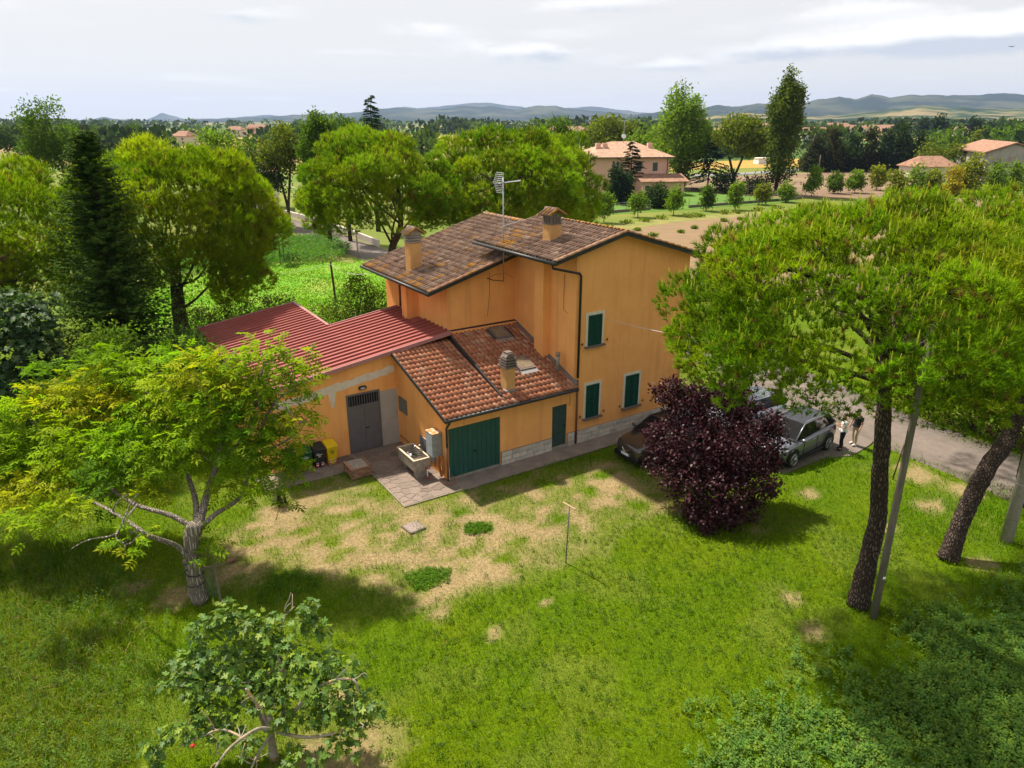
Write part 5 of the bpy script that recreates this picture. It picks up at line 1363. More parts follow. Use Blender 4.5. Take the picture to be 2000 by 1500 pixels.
car('pale blue grey car mostly hidden behind the purple tree', hw(13.85, -2.75, .0), HOUSE_ROT + math.pi - .05, paint('pale_paint', (.50, .54, .62)))
# ------------------------------------------------------------------ foliage builders
def basis(d):
    """two unit vectors square to each row of d"""
    h = np.where(np.abs(d[:, 2:3]) < .9, np.array([[0, 0, 1.0]]), np.array([[1.0, 0, 0]]))
    u = unit(np.cross(d, h)); return u, np.cross(d, u)
def rdir(g, n): return unit(g.normal(size=(n, 3)))
def leaf_quads(g, P, D, Nr, ln, wd, fold=.12):
    """rhombus leaves at P along D, facing Nr"""
    n = len(P); side = unit(np.cross(D, Nr)); up = np.cross(side, D)
    ln = np.broadcast_to(ln, n)[:, None]; wd = np.broadcast_to(wd, n)[:, None]
    b = P; tip = P + D * ln - up * ln * .12; m = P + D * ln * .48
    l_ = m + side * wd / 2 + up * wd * fold; r_ = m - side * wd / 2 + up * wd * fold
    V = np.stack([b, l_, tip, r_], 1).reshape(-1, 3)
    i = np.arange(n) * 4
    return V, np.stack([i, i + 1, i + 2, i + 3], 1)
def tufts(g, P, D, ln, wd, m, spread=(.25, 1.05)):
    """m needles per tuft, each one triangle"""
    n = len(P); u, v = basis(D)
    a = g.uniform(0, 2 * math.pi, (n, m)); th = g.uniform(spread[0], spread[1], (n, m))
    dirs = (np.cos(th)[..., None] * D[:, None] + np.sin(th)[..., None] * (np.cos(a)[..., None] * u[:, None] + np.sin(a)[..., None] * v[:, None]))
    L_ = (np.broadcast_to(ln, n)[:, None] * g.uniform(.75, 1.1, (n, m)))[..., None]
    base = P[:, None] + D[:, None] * g.uniform(-.35, .35, (n, m, 1)) * np.broadcast_to(ln, n)[:, None, None]
    rs = unit(np.cross(dirs, g.normal(size=(n, m, 3))))
    W_ = np.broadcast_to(wd, n)[:, None, None] / 2
    V = np.stack([base + rs * W_, base - rs * W_, base + dirs * L_], 2).reshape(-1, 3)
    i = np.arange(n * m) * 3
    return V, np.stack([i, i + 1, i + 2], 1)
def vary(g, n, pal, k=.18):
    pal = np.array(pal); c = pal[g.integers(len(pal), size=n)]
    return c * g.uniform(1 - k, 1 + k, (n, 1)) * (1 + g.normal(0, .04, (n, 3)))
def limb_path(p, q, g, bend=.12, n=7, sag=0.0):
    p = np.array(p, float); q = np.array(q, float); Lh = np.linalg.norm(q - p)
    off = g.normal(0, 1, 3) * bend * Lh; off2 = g.normal(0, 1, 3) * bend * Lh * .5
    return [p + (q - p) * f + off * math.sin(math.pi * f) + off2 * math.sin(2 * math.pi * f) + np.array([0, 0, sag * Lh * math.sin(math.pi * f)]) for f in np.linspace(0, 1, n)]
def trunk_tube(mb, pts, radii, seg, g, rough=.10):
    """tube with a lumpy bark outline"""
    b = len(mb.v); mb.tube(pts, radii, seg)
    P = np.array(pts)
    for i in range(len(pts)):
        for k in range(seg):
            v = np.array(mb.v[b + i * seg + k]); c = P[i]
            f = 1 + rough * (fbm(k * 1.7 + i * .2 + c[0], i * .9 + k * .3, 3) - .5) * 2.2
            mb.v[b + i * seg + k] = tuple(float(x) for x in c + (v - c) * f)
def cr_path(pts, k=6):
    pts = [np.asarray(p, float) for p in pts]; P = []
    for i in range(len(pts) - 1):
        p0, p1, p2, p3 = pts[max(i - 1, 0)], pts[i], pts[i + 1], pts[min(i + 2, len(pts) - 1)]
        for t in np.linspace(0, 1, k, endpoint=False):
            P.append(.5 * ((2 * p1) + (-p0 + p2) * t + (2 * p0 - 5 * p1 + 4 * p2 - p3) * t * t + (-p0 + 3 * p1 - 3 * p2 + p3) * t ** 3))
    P.append(pts[-1]); return P
PINE_PAL = [(.155, .245, .009), (.185, .28, .011), (.125, .21, .009), (.215, .29, .012), (.095, .165, .009)]
PINE_TIP = [(.36, .38, .06), (.42, .42, .09), (.32, .36, .05)]
def pine_crown(name, parent, puffs, g, ln=.16, wd=.009, m=26, per=26, candle=0.25, pal=PINE_PAL, keep_low=-.35, tipc=PINE_TIP, dead=.05):
    """puffs: (centre, radius); tufts sit on the outer side of every puff and point outwards and up"""
    C = np.array([p[0] for p in puffs]); Rr = np.array([p[1] for p in puffs]); cen = C.mean(0)
    n = len(C); k = per
    idx = np.repeat(np.arange(n), np.maximum((k * (Rr / Rr.mean()) ** 2 * g.uniform(.7, 1.3, n)), 3).astype(int))
    d = rdir(g, len(idx)); oc = unit(C - cen)[idx]; flip = ((d * oc).sum(1) + .9 * d[:, 2]) < keep_low; d[flip] *= -1
    P = C[idx] + d * (Rr[idx] * g.uniform(.72, 1.05, len(idx)))[:, None] * np.array([1, 1, .75])
    out = unit(P - cen); D = unit(d * .6 + out * .35 + np.array([0, 0, .95]) + g.normal(0, .16, d.shape))
    V1, F1 = tufts(g, P, D, ln * g.uniform(.6, 1.3, len(P)), wd, m)
    pc = vary(g, n, pal, .24)[idx]
    dd = g.random(len(P)) < dead
    pc[dd] = np.array([.16, .095, .04]) * g.uniform(.7, 1.2, (dd.sum(), 1))
    c1 = np.repeat(pc * g.uniform(.85, 1.15, (len(P), 1)), m * 3, 0)
    Vs, Fs, Cs = [V1], [F1], [c1]
    if candle:
        sel = (D[:, 2] > .6) & (d[:, 2] > .35) & (g.random(len(P)) < candle)
        Pc = P[sel]; nc = len(Pc)
        Dc = unit(np.array([0, 0, 1.0]) + g.normal(0, .12, (nc, 3)))
        hc = np.minimum(ln, .22) * g.uniform(.9, 1.9, nc)
        # a candle: slim shaft of two crossed slivers, needles hugging it
        u, v = basis(Dc); off = len(V1)
        for s_ in (u, v):
            w2 = wd * (.62 if ln < .2 else .5)
            Vq = np.stack([Pc - s_ * w2, Pc + s_ * w2, Pc + Dc * hc[:, None] + s_ * w2 * .7, Pc + Dc * hc[:, None] - s_ * w2 * .7], 1).reshape(-1, 3)
            i = np.arange(nc) * 4 + off
            Vs.append(Vq); Fs.append(np.concatenate([np.stack([i, i + 1, i + 2], 1), np.stack([i, i + 2, i + 3], 1)])); Cs.append(np.repeat(vary(g, nc, tipc, .15), 4, 0)); off += len(Vq)
        V3, F3 = tufts(g, Pc + Dc * hc[:, None] * .35, Dc, hc * .35, wd * .8, 5, (.15, .6))
        Vs.append(V3); Fs.append(F3 + off); Cs.append(np.repeat(vary(g, nc, tipc, .15), 15, 0))
    me = np_mesh(name, np.concatenate(Vs), np.concatenate(Fs), M['needle'], np.concatenate(Cs))
    return ob(name, me, parent)
def dome_puffs(g, cen, rad, n, r, low=-.25, inner=.25, sp=.92):
    """separate brush-like clumps spread over a dome, none crowding its neighbour"""
    out = []; ph = g.uniform(0, 50); cen = np.array(cen, float); rad = np.array(rad, float); C = np.zeros((0, 3)); Q = []
    for q in rdir(g, n * 30):
        if len(Q) >= n: break
        if q[2] < low: continue
        f = (1 - inner * g.random() ** 2) * (1 + .5 * (fbm(q[0] * 1.6 + ph, q[1] * 1.6 + q[2] * 1.1, 2) - .5))
        c = cen + q * rad * f; rr = r * g.uniform(.65, 1.3)
        if len(C) and np.min(np.linalg.norm(C - c, axis=1)) < sp * rr: continue
        C = np.vstack([C, c]); Q.append((c, rr))
    return Q
def leafy(name, parent, lobes, g, n, ln, wd, pal, m=None, shell=.55, clump=5, up=.35, mat_='leaf', droop=0.0):
    """leaf cloud on a set of lobes (centre, radii); leaves sit in small clumps"""
    C = np.array([l_[0] for l_ in lobes], float); Rr = np.array([np.broadcast_to(l_[1], 3) for l_ in lobes], float)
    wgt = Rr.prod(1) ** (2 / 3); wgt /= wgt.sum()
    nc = max(n // clump, 1)
    idx = g.choice(len(C), nc, p=wgt); d = rdir(g, nc)
    f = 1 - shell * g.random(nc) ** 1.6
    cc = C[idx] + d * Rr[idx] * f[:, None]
    ccol = vary(g, nc, pal, .2)
    k = np.repeat(np.arange(nc), clump); nn = len(k)
    P = cc[k] + g.normal(0, 1, (nn, 3)) * ln * .75
    D = unit(d[k] * .6 + g.normal(0, .7, (nn, 3)) + np.array([0, 0, -droop])); Nr = unit(d[k] * .5 + np.array([0, 0, up]) + g.normal(0, .55, (nn, 3)))
    V, F = leaf_quads(g, P, D, Nr, ln * g.uniform(.7, 1.2, nn), wd * g.uniform(.8, 1.2, nn))
    cols = np.repeat(ccol[k] * g.uniform(.85, 1.15, (nn, 1)), 4, 0)
    return ob(name, np_mesh(name, V, F, M[mat_], cols), parent)
def tree_root(name, label, base, cat='tree', group=None):
    return thing(name, label, cat, (base[0], base[1], 0), 0, group)
def loc_(base): return np.array([base[0], base[1], 0.0])

# ------------------------------------------------------------------ big pine on the lawn
def big_pine(label, base, trunk_pts, radii, crown_c, crown_r, npuff, seed, r=.66, per=42, m=26, ln=.18, wd=.019, candle=.34, extra=(), low=-.5, nlimb=16):
    g = np.random.default_rng(seed); t = tree_root('pine_tree', label, base, group='tall pines with clear trunks'); B = loc_(base)
    mb = MB(); P = cr_path([np.array(p) - B for p in trunk_pts], 8)
    rad = np.interp(np.linspace(0, 1, len(P)), np.linspace(0, 1, len(radii)), radii)
    trunk_tube(mb, P, rad, 16, g, .16); mb.build('trunk', M['bark'], t, True)
    cc = np.array(crown_c) - B
    puffs = dome_puffs(g, cc, crown_r, npuff, r, low, .30)
    for e_ in extra:
        puffs += dome_puffs(g, np.array(e_[0]) - B, e_[1], e_[2], r * .9, -.6, .4)
    tip = P[-1]
    for k in range(nlimb):
        q = puffs[int(g.integers(len(puffs)))][0]; f = g.uniform(.72, 1.0); p = P[int(f * (len(P) - 1))]
        mb = MB(); pts = limb_path(p, q, g, .07, 8, .06); mb.tube(pts, list(np.linspace(.085, .02, 8)), 6)
        for j in range(3):
            q2 = puffs[int(g.integers(len(puffs)))][0]
            if np.linalg.norm(q2 - pts[5]) < 2.2: mb.tube(limb_path(pts[4], q2, g, .08, 6), list(np.linspace(.035, .012, 6)), 5)
        mb.build('branch', M['bark'], t, True)
    pine_crown('crown', t, puffs, g, ln, wd, m, per, candle)
    return t
bD = gp(1676, 1180)
big_pine('tall pine whose dark trunk stands on the lawn by the slim wooden pole', bD,
         [bD + [0, 0, -.05], (10.28, 17.45, 1.2), (10.40, 17.6, 2.6), (10.22, 17.6, 4.0), (10.05, 17.6, 5.4), (9.85, 17.7, 7.2), (9.6, 17.8, 9.0)], [.32, .26, .23, .22, .20, .16, .09],
         (9.25, 18.0, 8.6), (4.75, 4.5, 2.5), 165, 101, r=.88, per=76, m=20, wd=.021, low=-.42, extra=[((5.8, 17.8, 7.3), (.9, 1.5, 1.0), 10), ((7.2, 17.6, 7.2), (1.4, 1.6, .5), 9), ((12.0, 17.6, 7.0), (1.5, 1.4, .8), 9)])
bE = gp(1852, 1090)
big_pine('pine with a bent trunk leaning away over the drive', bE,
         [bE + [0, 0, -.05], (14.35, 19.8, .8), (14.75, 20.1, 1.9), (15.35, 20.5, 2.9), (16.1, 21.0, 3.6), (16.5, 21.3, 4.8), (16.9, 21.6, 6.6), (17.2, 21.8, 8.6)], [.33, .27, .26, .27, .25, .22, .17, .10],
         (17.2, 22.0, 8.3), (4.4, 4.6, 2.6), 120, 102, r=.9, per=70, m=18, wd=.024, extra=[((13.6, 21.0, 7.6), (1.8, 1.8, 1.2), 16), (at(1850, 785, 20.2), (1.5, 1.2, .55), 9), (at(1960, 730, 21.5), (1.6, 1.4, .7), 10), (at(1800, 740, 20.5), (1.0, 1.0, .5), 5)])
bF = gp(2003, 985)
big_pine('pine behind the concrete pole, its dark trunk at the edge of the photo', bF,
         [bF + [0, 0, -.05], (18.75, 23.2, 1.5), (19.0, 23.5, 3.5), (19.6, 24.0, 6.0), (20.2, 24.5, 9.0)], [.30, .26, .24, .2, .1], (20.6, 27.5, 8.0), (5.2, 5.0, 2.4), 110, 103, r=.95, m=18, per=42, wd=.03, ln=.22)

# ------------------------------------------------------------------ other pines round the house
def round_pine(label, base, trunk, crown, npuff, seed, r=.8, per=24, m=20, ln=.27, wd=.030, candle=.22, limbs=22, pal=PINE_PAL, tip=PINE_TIP, low=-.7, group='round crowned pines around the farm', inner=.22, extra=()):
    g = np.random.default_rng(seed); t = tree_root('pine_tree', label, base, group=group); B = loc_(base)
    mb = MB(); P = cr_path([np.array(p) - B for p in trunk[0]], 6); rad = np.interp(np.linspace(0, 1, len(P)), np.linspace(0, 1, len(trunk[1])), trunk[1])
    trunk_tube(mb, P, rad, 12, g, .12); mb.build('trunk', M['bark'], t, True)
    cc = np.array(crown[0]) - B
    puffs = dome_puffs(g, cc, crown[1], npuff, r, low, inner)
    for e_ in extra: puffs += dome_puffs(g, np.array(e_[0]) - B, e_[1], e_[2], r * .85, -.7, .4)
    mb = MB()
    for k in range(limbs // 2):
        q = puffs[int(g.integers(len(puffs)))][0]; p = P[int(g.uniform(.55, 1.0) * (len(P) - 1))]
        mb.tube(limb_path(p, q, g, .07, 8, .05), list(np.linspace(.085, .02, 8)), 6)
    mb.build('branches', M['bark'], t, True)
    pine_crown('crown', t, puffs, g, ln, wd, m, per, candle, pal, -.5, tip)
    return t
YP = [(.20, .285, .006), (.23, .31, .008), (.16, .245, .006), (.255, .32, .010), (.13, .205, .006)]
YT = [(.36, .38, .028), (.32, .37, .03), (.40, .39, .045)]
bA = (-19.5, 40.0)
round_pine('huge round pine standing behind the dark spruce, limbs showing under its crown', bA, ([(-19.5, 40, -.05), (-19.3, 40, 2.0), (-19.2, 40, 4.0), (-19.0, 40.2, 7.0)], [.50, .42, .36, .2]),
           ((-18.9, 40.2, 8.0), (5.0, 5.1, 3.7)), 130, 111, r=1.25, per=108, m=13, wd=.042, ln=.31, limbs=30, pal=YP, tip=YT, candle=.30, extra=[((-15.2, 39.4, 4.6), (1.2, 1.3, .9), 7)], low=-.75)
bA2 = (-27.5, 38.0)
round_pine('wide pine at the edge of the photo beyond the fig bush', bA2, ([(-27.5, 38, -.05), (-27.3, 38, 3.0), (-27.2, 38, 6.5)], [.45, .36, .2]), ((-26.8, 38.2, 7.0), (4.6, 4.8, 3.6)), 110, 112, r=1.25, per=95, m=13, wd=.042, ln=.31, pal=YP, tip=YT, candle=.28, low=-.8)
bB = gp(775, 622)
round_pine('broad pine with a forked pale trunk behind the house', bB, ([bB + [0, 0, -.05], bB + [.05, 0, 2.5], bB + [-.1, .2, 4.8], bB + [.6, .3, 6.6], bB + [.5, .5, 9.5]], [.36, .30, .27, .2, .1]),
           (bB + np.array([-.9, 1.0, 8.9]), (4.3, 4.5, 3.1)), 110, 113, r=1.1, per=85, m=14, ln=.30, wd=.044, limbs=26, low=-.62, extra=[(bB + np.array([-3.7, 0, 7.0]), (1.0, 1.5, 1.0), 6)])
bC = np.array([-1.2, 54.0, 0])
round_pine('broad pine directly behind the tv aerial', bC, ([bC + [0, 0, -.05], bC + [.1, 0, 3], bC + [.2, 0, 6.5], bC + [0, .2, 10]], [.36, .3, .24, .1]), (bC + np.array([.5, .5, 8.5]), (5.0, 5.0, 3.5)), 125, 114, r=1.15, per=80, m=13, ln=.31, wd=.048, limbs=26, low=-.7,
           extra=[(bC + np.array([-4.4, -3, 6.8]), (1.0, 1, .8), 4)])
bC2 = np.array([3.6, 60.0, 0])
round_pine('green pine filling the gap between the aerial and the pink house', bC2, ([bC2 + [0, 0, -.05], bC2 + [0, 0, 4], bC2 + [.1, 0, 9]], [.32, .27, .12]), (bC2 + np.array([-.4, .3, 7.2]), (3.9, 4.6, 4.4)), 80, 115, r=1.15, per=70, m=12, ln=.33, wd=.05, low=-.6)

# ------------------------------------------------------------------ dark spruce
def spruce(label, base, H, Rb, seed, pal, tilt=(0, 0)):
    g = np.random.default_rng(seed); t = tree_root('spruce_tree', label, base)
    mb = MB(); mb.tube([(0, 0, -.05), (tilt[0] * .5, tilt[1] * .5, H * .5), (tilt[0], tilt[1], H)], [.30, .17, .015], 10); mb.build('trunk', M['bark'], t, True)
    nb = 1350
    f = np.sort(g.random(nb) ** 1.25) * .97 + .01            # 0 at the foot, 1 at the top
    h = .5 + f * (H - .6)
    Lb = Rb * ((1 - f) ** .80) * g.uniform(.70, 1.12, nb) + .12
    az = g.uniform(0, 2 * math.pi, nb)
    dirh = np.stack([np.cos(az), np.sin(az), np.zeros(nb)], 1)
    Vs, Fs, Cs = [], [], []; off = 0
    kk = 13
    bi = np.repeat(np.arange(nb), kk); s_ = np.tile(np.linspace(.12, 1, kk), nb) + g.uniform(-.03, .03, nb * kk)
    axis = np.stack([tilt[0] * h / H, tilt[1] * h / H, h], 1)
    droop = (.10 + .30 * (1 - f))
    P = axis[bi] + g.normal(0, .03, (nb * kk, 3)) + dirh[bi] * (Lb[bi] * s_)[:, None] + np.array([0, 0, 1.0]) * (Lb[bi] * (-droop[bi] * s_ + .28 * s_ ** 3))[:, None]
    lat = np.stack([-dirh[:, 1], dirh[:, 0], np.zeros(nb)], 1)
    for sg in (-1, 1, 0):
        D = unit(dirh[bi] * .7 + lat[bi] * sg * .9 + np.array([0, 0, -.10]) + g.normal(0, .16, P.shape))
        Nr = unit(np.array([0, 0, 1.0]) + g.normal(0, .25, P.shape))
        ll = (.13 + .24 * (1 - s_) * (1 - f[bi] * .6)) * g.uniform(.8, 1.25, len(P)) * (1.0 if sg else .8)
        V, F = leaf_quads(g, P, D, Nr, ll, ll * .42, -.1)
        bc = vary(g, nb, pal, .2)[bi]
        tipf = np.clip((s_ - .75) * 3, 0, 1)[:, None]
        bc = bc * (1 - tipf * .55) + np.array([.11, .19, .025]) * tipf * .55
        Vs.append(V); Fs.append(F + off); Cs.append(np.repeat(bc, 4, 0)); off += len(V)
        # hanging needles give the ragged edge
        V2, F2 = leaf_quads(g, P, unit(D + np.array([0, 0, -.9])), rdir(g, len(P)), ll * .7, ll * .2, 0)
        Vs.append(V2); Fs.append(F2 + off); Cs.append(np.repeat(bc * .95, 4, 0)); off += len(V2)
    ob('crown', np_mesh('crown', np.concatenate(Vs), np.concatenate(Fs), M['leaf_dark'], np.concatenate(Cs)), t)
    return t
M['leaf_dark'] = leafmat('spruce_needles', .18, .85, .03, (1, 1, .5))
bS = gp(262, 800)
spruce('tall dark spruce in front of the pines, pointed top above the horizon', bS, 13.25, 5.0, 121, [(.036, .072, .012), (.046, .09, .013), (.058, .108, .015), (.028, .058, .011)], tilt=(.2, 0))

# ------------------------------------------------------------------ walnut tree
WAL = [(.18, .30, .006), (.22, .33, .008), (.14, .25, .006), (.26, .34, .010), (.10, .20, .008), (.29, .32, .010)]
def leaf_objects(parent, meshes, Ps, Ds, Ns, scales, lim, rest_name, rest_mat, tv, tf, cols, g, view):
    """the leaves that show largest become parts; the others are one joined part"""
    n = len(Ps); order = np.argsort(np.linalg.norm(Ps + view - np.array([0, 0, CAM_H]), axis=1) - g.uniform(0, 2.5, n))
    keep = order[:lim]; rest = order[lim:]
    side = unit(np.cross(Ds, Ns)); up = np.cross(side, Ds)
    A = np.stack([side, Ds, up], 2) * scales[:, None, None]
    for i in keep:
        o = ob('leaf', meshes[int(g.integers(len(meshes)))], parent)
        o.matrix_local = mat4(np.concatenate([A[i], Ps[i][:, None]], 1))
    V = np.einsum('nij,kj->nki', A[rest], tv) + Ps[rest][:, None]
    F = (tf[None] + (np.arange(len(rest)) * len(tv))[:, None, None]).reshape(-1, tf.shape[1])
    return ob(rest_name, np_mesh(rest_name, V, F, rest_mat, np.repeat(cols[rest], len(tv), 0)), parent, kind='stuff')
def compound_leaf():
    V = []; F = []
    def lf(p, d, L_, W_):
        d = unit(np.array(d, float)); s_ = np.array([-d[1], d[0], 0]); b = len(V); p = np.array(p, float)
        V.extend([p, p + d * L_ * .45 + s_ * W_ / 2 + [0, 0, .01], p + d * L_ + [0, 0, -L_ * .22], p + d * L_ * .45 - s_ * W_ / 2 + [0, 0, .01]]); F.append((b, b + 1, b + 2, b + 3))
    for k, y in enumerate((.10, .19, .28)):
        for sg in (-1, 1): lf((0, y, -y * y * .5), (sg * .9, .45, 0), .135 + .02 * k, .062)
    lf((0, .30, -.045), (0, 1, 0), .17, .075)
    b = len(V); V.extend([np.array([-.006, 0, 0]), np.array([.006, 0, 0]), np.array([.004, .3, -.045]), np.array([-.004, .3, -.045])]); F.append((b, b + 1, b + 2, b + 3))
    return np.array(V), np.array(F)
bW = gp(391, 1172)
g = np.random.default_rng(131)
t_ = tree_root('walnut_tree', 'spreading walnut tree with yellow green leaves and a grey trunk tied with black straps', bW)
Bw = loc_(bW)
mb = MB()
fork = at(380, 1030, 17.6) - Bw
trunk_tube(mb, cr_path([np.array([0, 0, -.05]), np.array([-.04, 0, .5]), np.array([-.02, .02, 1.3]), np.array([-.03, .05, 1.75]), fork + [0, 0, .1]], 7), list(np.linspace(.255, .20, 29)), 16, g, .20)
mb.build('trunk', M['bark_grey'], t_, True)
def wp(u, v, Y):
    k = min(max((360 - u) / 300, 0), 1)
    return at(u, v, Y + (1.3 + 2.6 * k) * min(max((1045 - v) / 90, 0), 1)) - Bw
LIMBS = [([fork + [0, 0, -.25], wp(405, 965, 17.9), wp(425, 900, 18.3), wp(435, 800, 18.8), wp(430, 720, 19.2)], .19),
         ([fork + [0, 0, -.2], wp(385, 970, 18.0), wp(345, 880, 19.0), wp(300, 790, 19.6), wp(260, 730, 20.2)], .14),
         ([fork + [0, 0, -.2], wp(340, 1010, 17.2), wp(270, 985, 16.8), wp(205, 945, 16.8), wp(120, 880, 17.3), wp(60, 830, 17.8)], .12),
         ([fork + [0, 0, -.2], wp(420, 1000, 17.7), wp(465, 970, 18.0), wp(490, 900, 18.4), wp(530, 800, 18.6), wp(590, 740, 18.8)], .12),
         ([np.array([-.05, 0, 1.05]), wp(350, 1070, 17.1), wp(290, 1045, 16.5), wp(230, 1010, 16.2), wp(150, 965, 15.9), wp(70, 940, 15.8)], .12),
         ([wp(425, 900, 18.3), wp(480, 840, 18.6), wp(515, 740, 18.9), wp(520, 690, 19.1)], .08), ([wp(345, 880, 19.0), wp(240, 840, 19.5), wp(140, 780, 20.0)], .07),
         ([wp(435, 800, 18.8), wp(380, 750, 19.2), wp(330, 740, 19.6)], .06), ([wp(490, 900, 18.4), wp(570, 850, 18.2), wp(600, 820, 18.1)], .05), ([wp(270, 985, 16.8), wp(230, 1040, 16.0), wp(250, 1065, 15.8)], .05)]
mb = MB()
twigs = []
for pts, r0 in LIMBS:
    P = cr_path([p + g.normal(0, .05, 3) for p in pts], 6); mb.tube(P, list(np.linspace(r0 * .72, r0 * .2, len(P))), 8)
    twigs += P[8:]
    for k in range(5):
        p = P[int(g.uniform(.45, .98) * (len(P) - 1))]; q = p + rdir(g, 1)[0] * np.array([1, 1, .7]) * g.uniform(.6, 1.3) + np.array([0, 0, .35])
        mb.tube(limb_path(p, q, g, .1, 6), list(np.linspace(.028, .008, 6)), 5)
mb.build('branches', M['bark_grey'], t_, True)
for z0, r_, tl in ((.62, .255, .03), (.98, .25, -.04), (1.42, .25, .10)):
    mb = MB(); mb.tube([(r_ * math.cos(a) - .03, r_ * math.sin(a) + .02, z0 + tl * math.cos(a)) for a in np.linspace(0, 2 * math.pi, 25)], .014, 5); mb.build('strap', M['black'], t_)
mb = MB(); mb.tube([(-.10, -.225, 1.22), (-.10, -.25, 1.22)], .055, 12); mb.build('knot', M['mortar'], t_); 
mb = MB(); mb.tube([(-.10, -.2505, 1.22), (-.10, -.254, 1.22)], .028, 10); mb.build('knot_hole', M['dark'], t_)
# leaf clouds: (u, v, depth, radius)
WL = [(60, 830, 17.6, .85), (110, 790, 18.6, .8), (60, 905, 16.8, .8), (40, 970, 16.0, .55), (110, 960, 16.0, .65), (60, 1020, 15.6, .45), (150, 900, 16.9, .9), (210, 940, 16.6, .75), (160, 840, 18.4, .9), (90, 745, 19.2, .6), (190, 765, 19.4, .85),
      (250, 870, 18.0, .9), (230, 800, 19.2, .9), (210, 725, 20.0, .8), (270, 740, 20.0, .7), (300, 820, 19.2, .85), (320, 900, 18.0, .85), (290, 960, 17.2, .5), (255, 1060, 15.9, .38), (340, 770, 19.4, .8), (400, 740, 19.3, .8), (420, 800, 18.8, .85), (380, 860, 18.4, .8),
      (470, 760, 19.0, .75), (440, 720, 19.4, .6), (500, 830, 18.6, .8), (540, 870, 18.3, .7), (470, 880, 18.4, .75), (510, 690, 19.1, .62), (530, 740, 19.0, .45), (590, 745, 18.9, .52), (585, 700, 19.0, .28), (600, 795, 18.6, .30), (590, 830, 18.2, .45), (480, 945, 18.0, .55), (560, 920, 18.0, .55),
      (440, 950, 17.9, .45), (575, 890, 18.0, .28), (410, 1085, 17.3, .20), (415, 1050, 17.6, .18), (560, 980, 17.8, .25), (20, 890, 16.6, .7), (-30, 930, 16.2, .8), (-40, 850, 17.4, .8), (500, 775, 18.7, .6), (350, 700, 19.9, .5), (130, 1000, 15.7, .4)]
Cw = np.array([wp(u, v, Y) for u, v, Y, r_ in WL]); Rw = np.array([x[3] * (1.08 + .10 * min(max((360 - x[0]) / 300, 0), 1)) for x in WL])
n = 5600
pw = Rw ** 2.2; pw /= pw.sum(); ix = g.choice(len(Cw), n, p=pw); d = rdir(g, n)
d[:, 2] = np.abs(d[:, 2]) * np.where(g.random(n) < .75, 1, -1)
Ps = Cw[ix] + d * Rw[ix][:, None] * g.uniform(.35, 1.08, (n, 1))
Ds = unit(d * np.array([1, 1, .4]) + g.normal(0, .5, (n, 3)) + np.array([0, 0, -.15])); Ns = unit(np.array([0, 0, 1.0]) + d * .3 + g.normal(0, .3, (n, 3)))
tv, tf = compound_leaf()
lm = [np_mesh('leaf', tv, tf, M['leaf'], np.tile(np.array(c), (len(tv), 1))) for c in WAL]
leaf_objects(t_, lm, Ps, Ds, Ns, g.uniform(.8, 1.25, n), 300, 'foliage', M['leaf'], tv, tf, vary(g, len(Cw), WAL, .12)[ix] * g.uniform(.8, 1.2, (n, 1)), g, Bw)

# ------------------------------------------------------------------ fig trees
def fig_leaf():
    pts = [(0, 0), (.10, .06), (.28, .02), (.40, .16), (.36, .30), (.22, .30), (.34, .48), (.36, .66), (.24, .72), (.12, .56), (.10, .80), (0, 1.0), (-.10, .80), (-.12, .56), (-.24, .72), (-.36, .66), (-.34, .48), (-.22, .30), (-.36, .30), (-.40, .16), (-.28, .02), (-.10, .06)]
    V = [(x, y, .16 * abs(x) - .18 * y * y) for x, y in pts] + [(0, .35, -.03)]
    c = len(pts)
    F = [(c, i, (i + 1) % len(pts)) for i in range(len(pts))]
    return np.array(V), np.array(F)
FIGP = [(.10, .19, .030), (.125, .215, .032), (.08, .155, .030), (.155, .245, .030), (.20, .28, .026), (.10, .17, .042)]
tvF, tfF = fig_leaf()
bFig = gp(535, 1478)
g = np.random.default_rng(141)
t_ = tree_root('fig_tree', 'fig tree with large lobed leaves and pale bent branches, closest to the camera', bFig); Bf = loc_(bFig)
def fp(u, v, Y): return at(u, v, Y) - Bf
mb = MB()
LF = [([(0, 0, -.05), (0, 0, .35), fp(527, 1400, 11.75)], .12), ([fp(527, 1420, 11.8), fp(505, 1380, 11.8), fp(480, 1345, 11.8)], .05), ([fp(520, 1430, 11.8), fp(510, 1400, 12.0), fp(490, 1360, 12.2), fp(478, 1345, 12.3), fp(440, 1343, 12.2), fp(420, 1340, 12.1)], .05),
      ([fp(553, 1420, 11.9), fp(553, 1380, 12.1), fp(556, 1320, 12.4), fp(550, 1300, 12.5), fp(535, 1265, 12.7)], .045), ([fp(535, 1425, 11.8), fp(565, 1400, 11.9), fp(600, 1360, 12.0), fp(625, 1340, 12.1), fp(660, 1328, 12.1), fp(690, 1328, 12.0), fp(700, 1350, 11.9)], .05),
      ([fp(530, 1425, 11.6), fp(500, 1425, 11.2), fp(450, 1460, 10.8), fp(420, 1500, 10.5)], .045), ([fp(525, 1440, 11.6), fp(500, 1480, 11.2), fp(488, 1510, 11.0)], .04), ([fp(480, 1445, 11.3), fp(435, 1425, 11.5), fp(390, 1440, 11.4), fp(350, 1458, 11.3)], .03),
      ([fp(556, 1320, 12.4), fp(545, 1270, 12.9), fp(555, 1210, 13.3), fp(575, 1185, 13.4)], .025), ([fp(540, 1430, 11.7), fp(600, 1440, 11.5), fp(660, 1430, 11.5), fp(715, 1405, 11.6)], .04), ([fp(440, 1343, 12.2), fp(400, 1330, 12.3), fp(360, 1310, 12.4)], .025)]
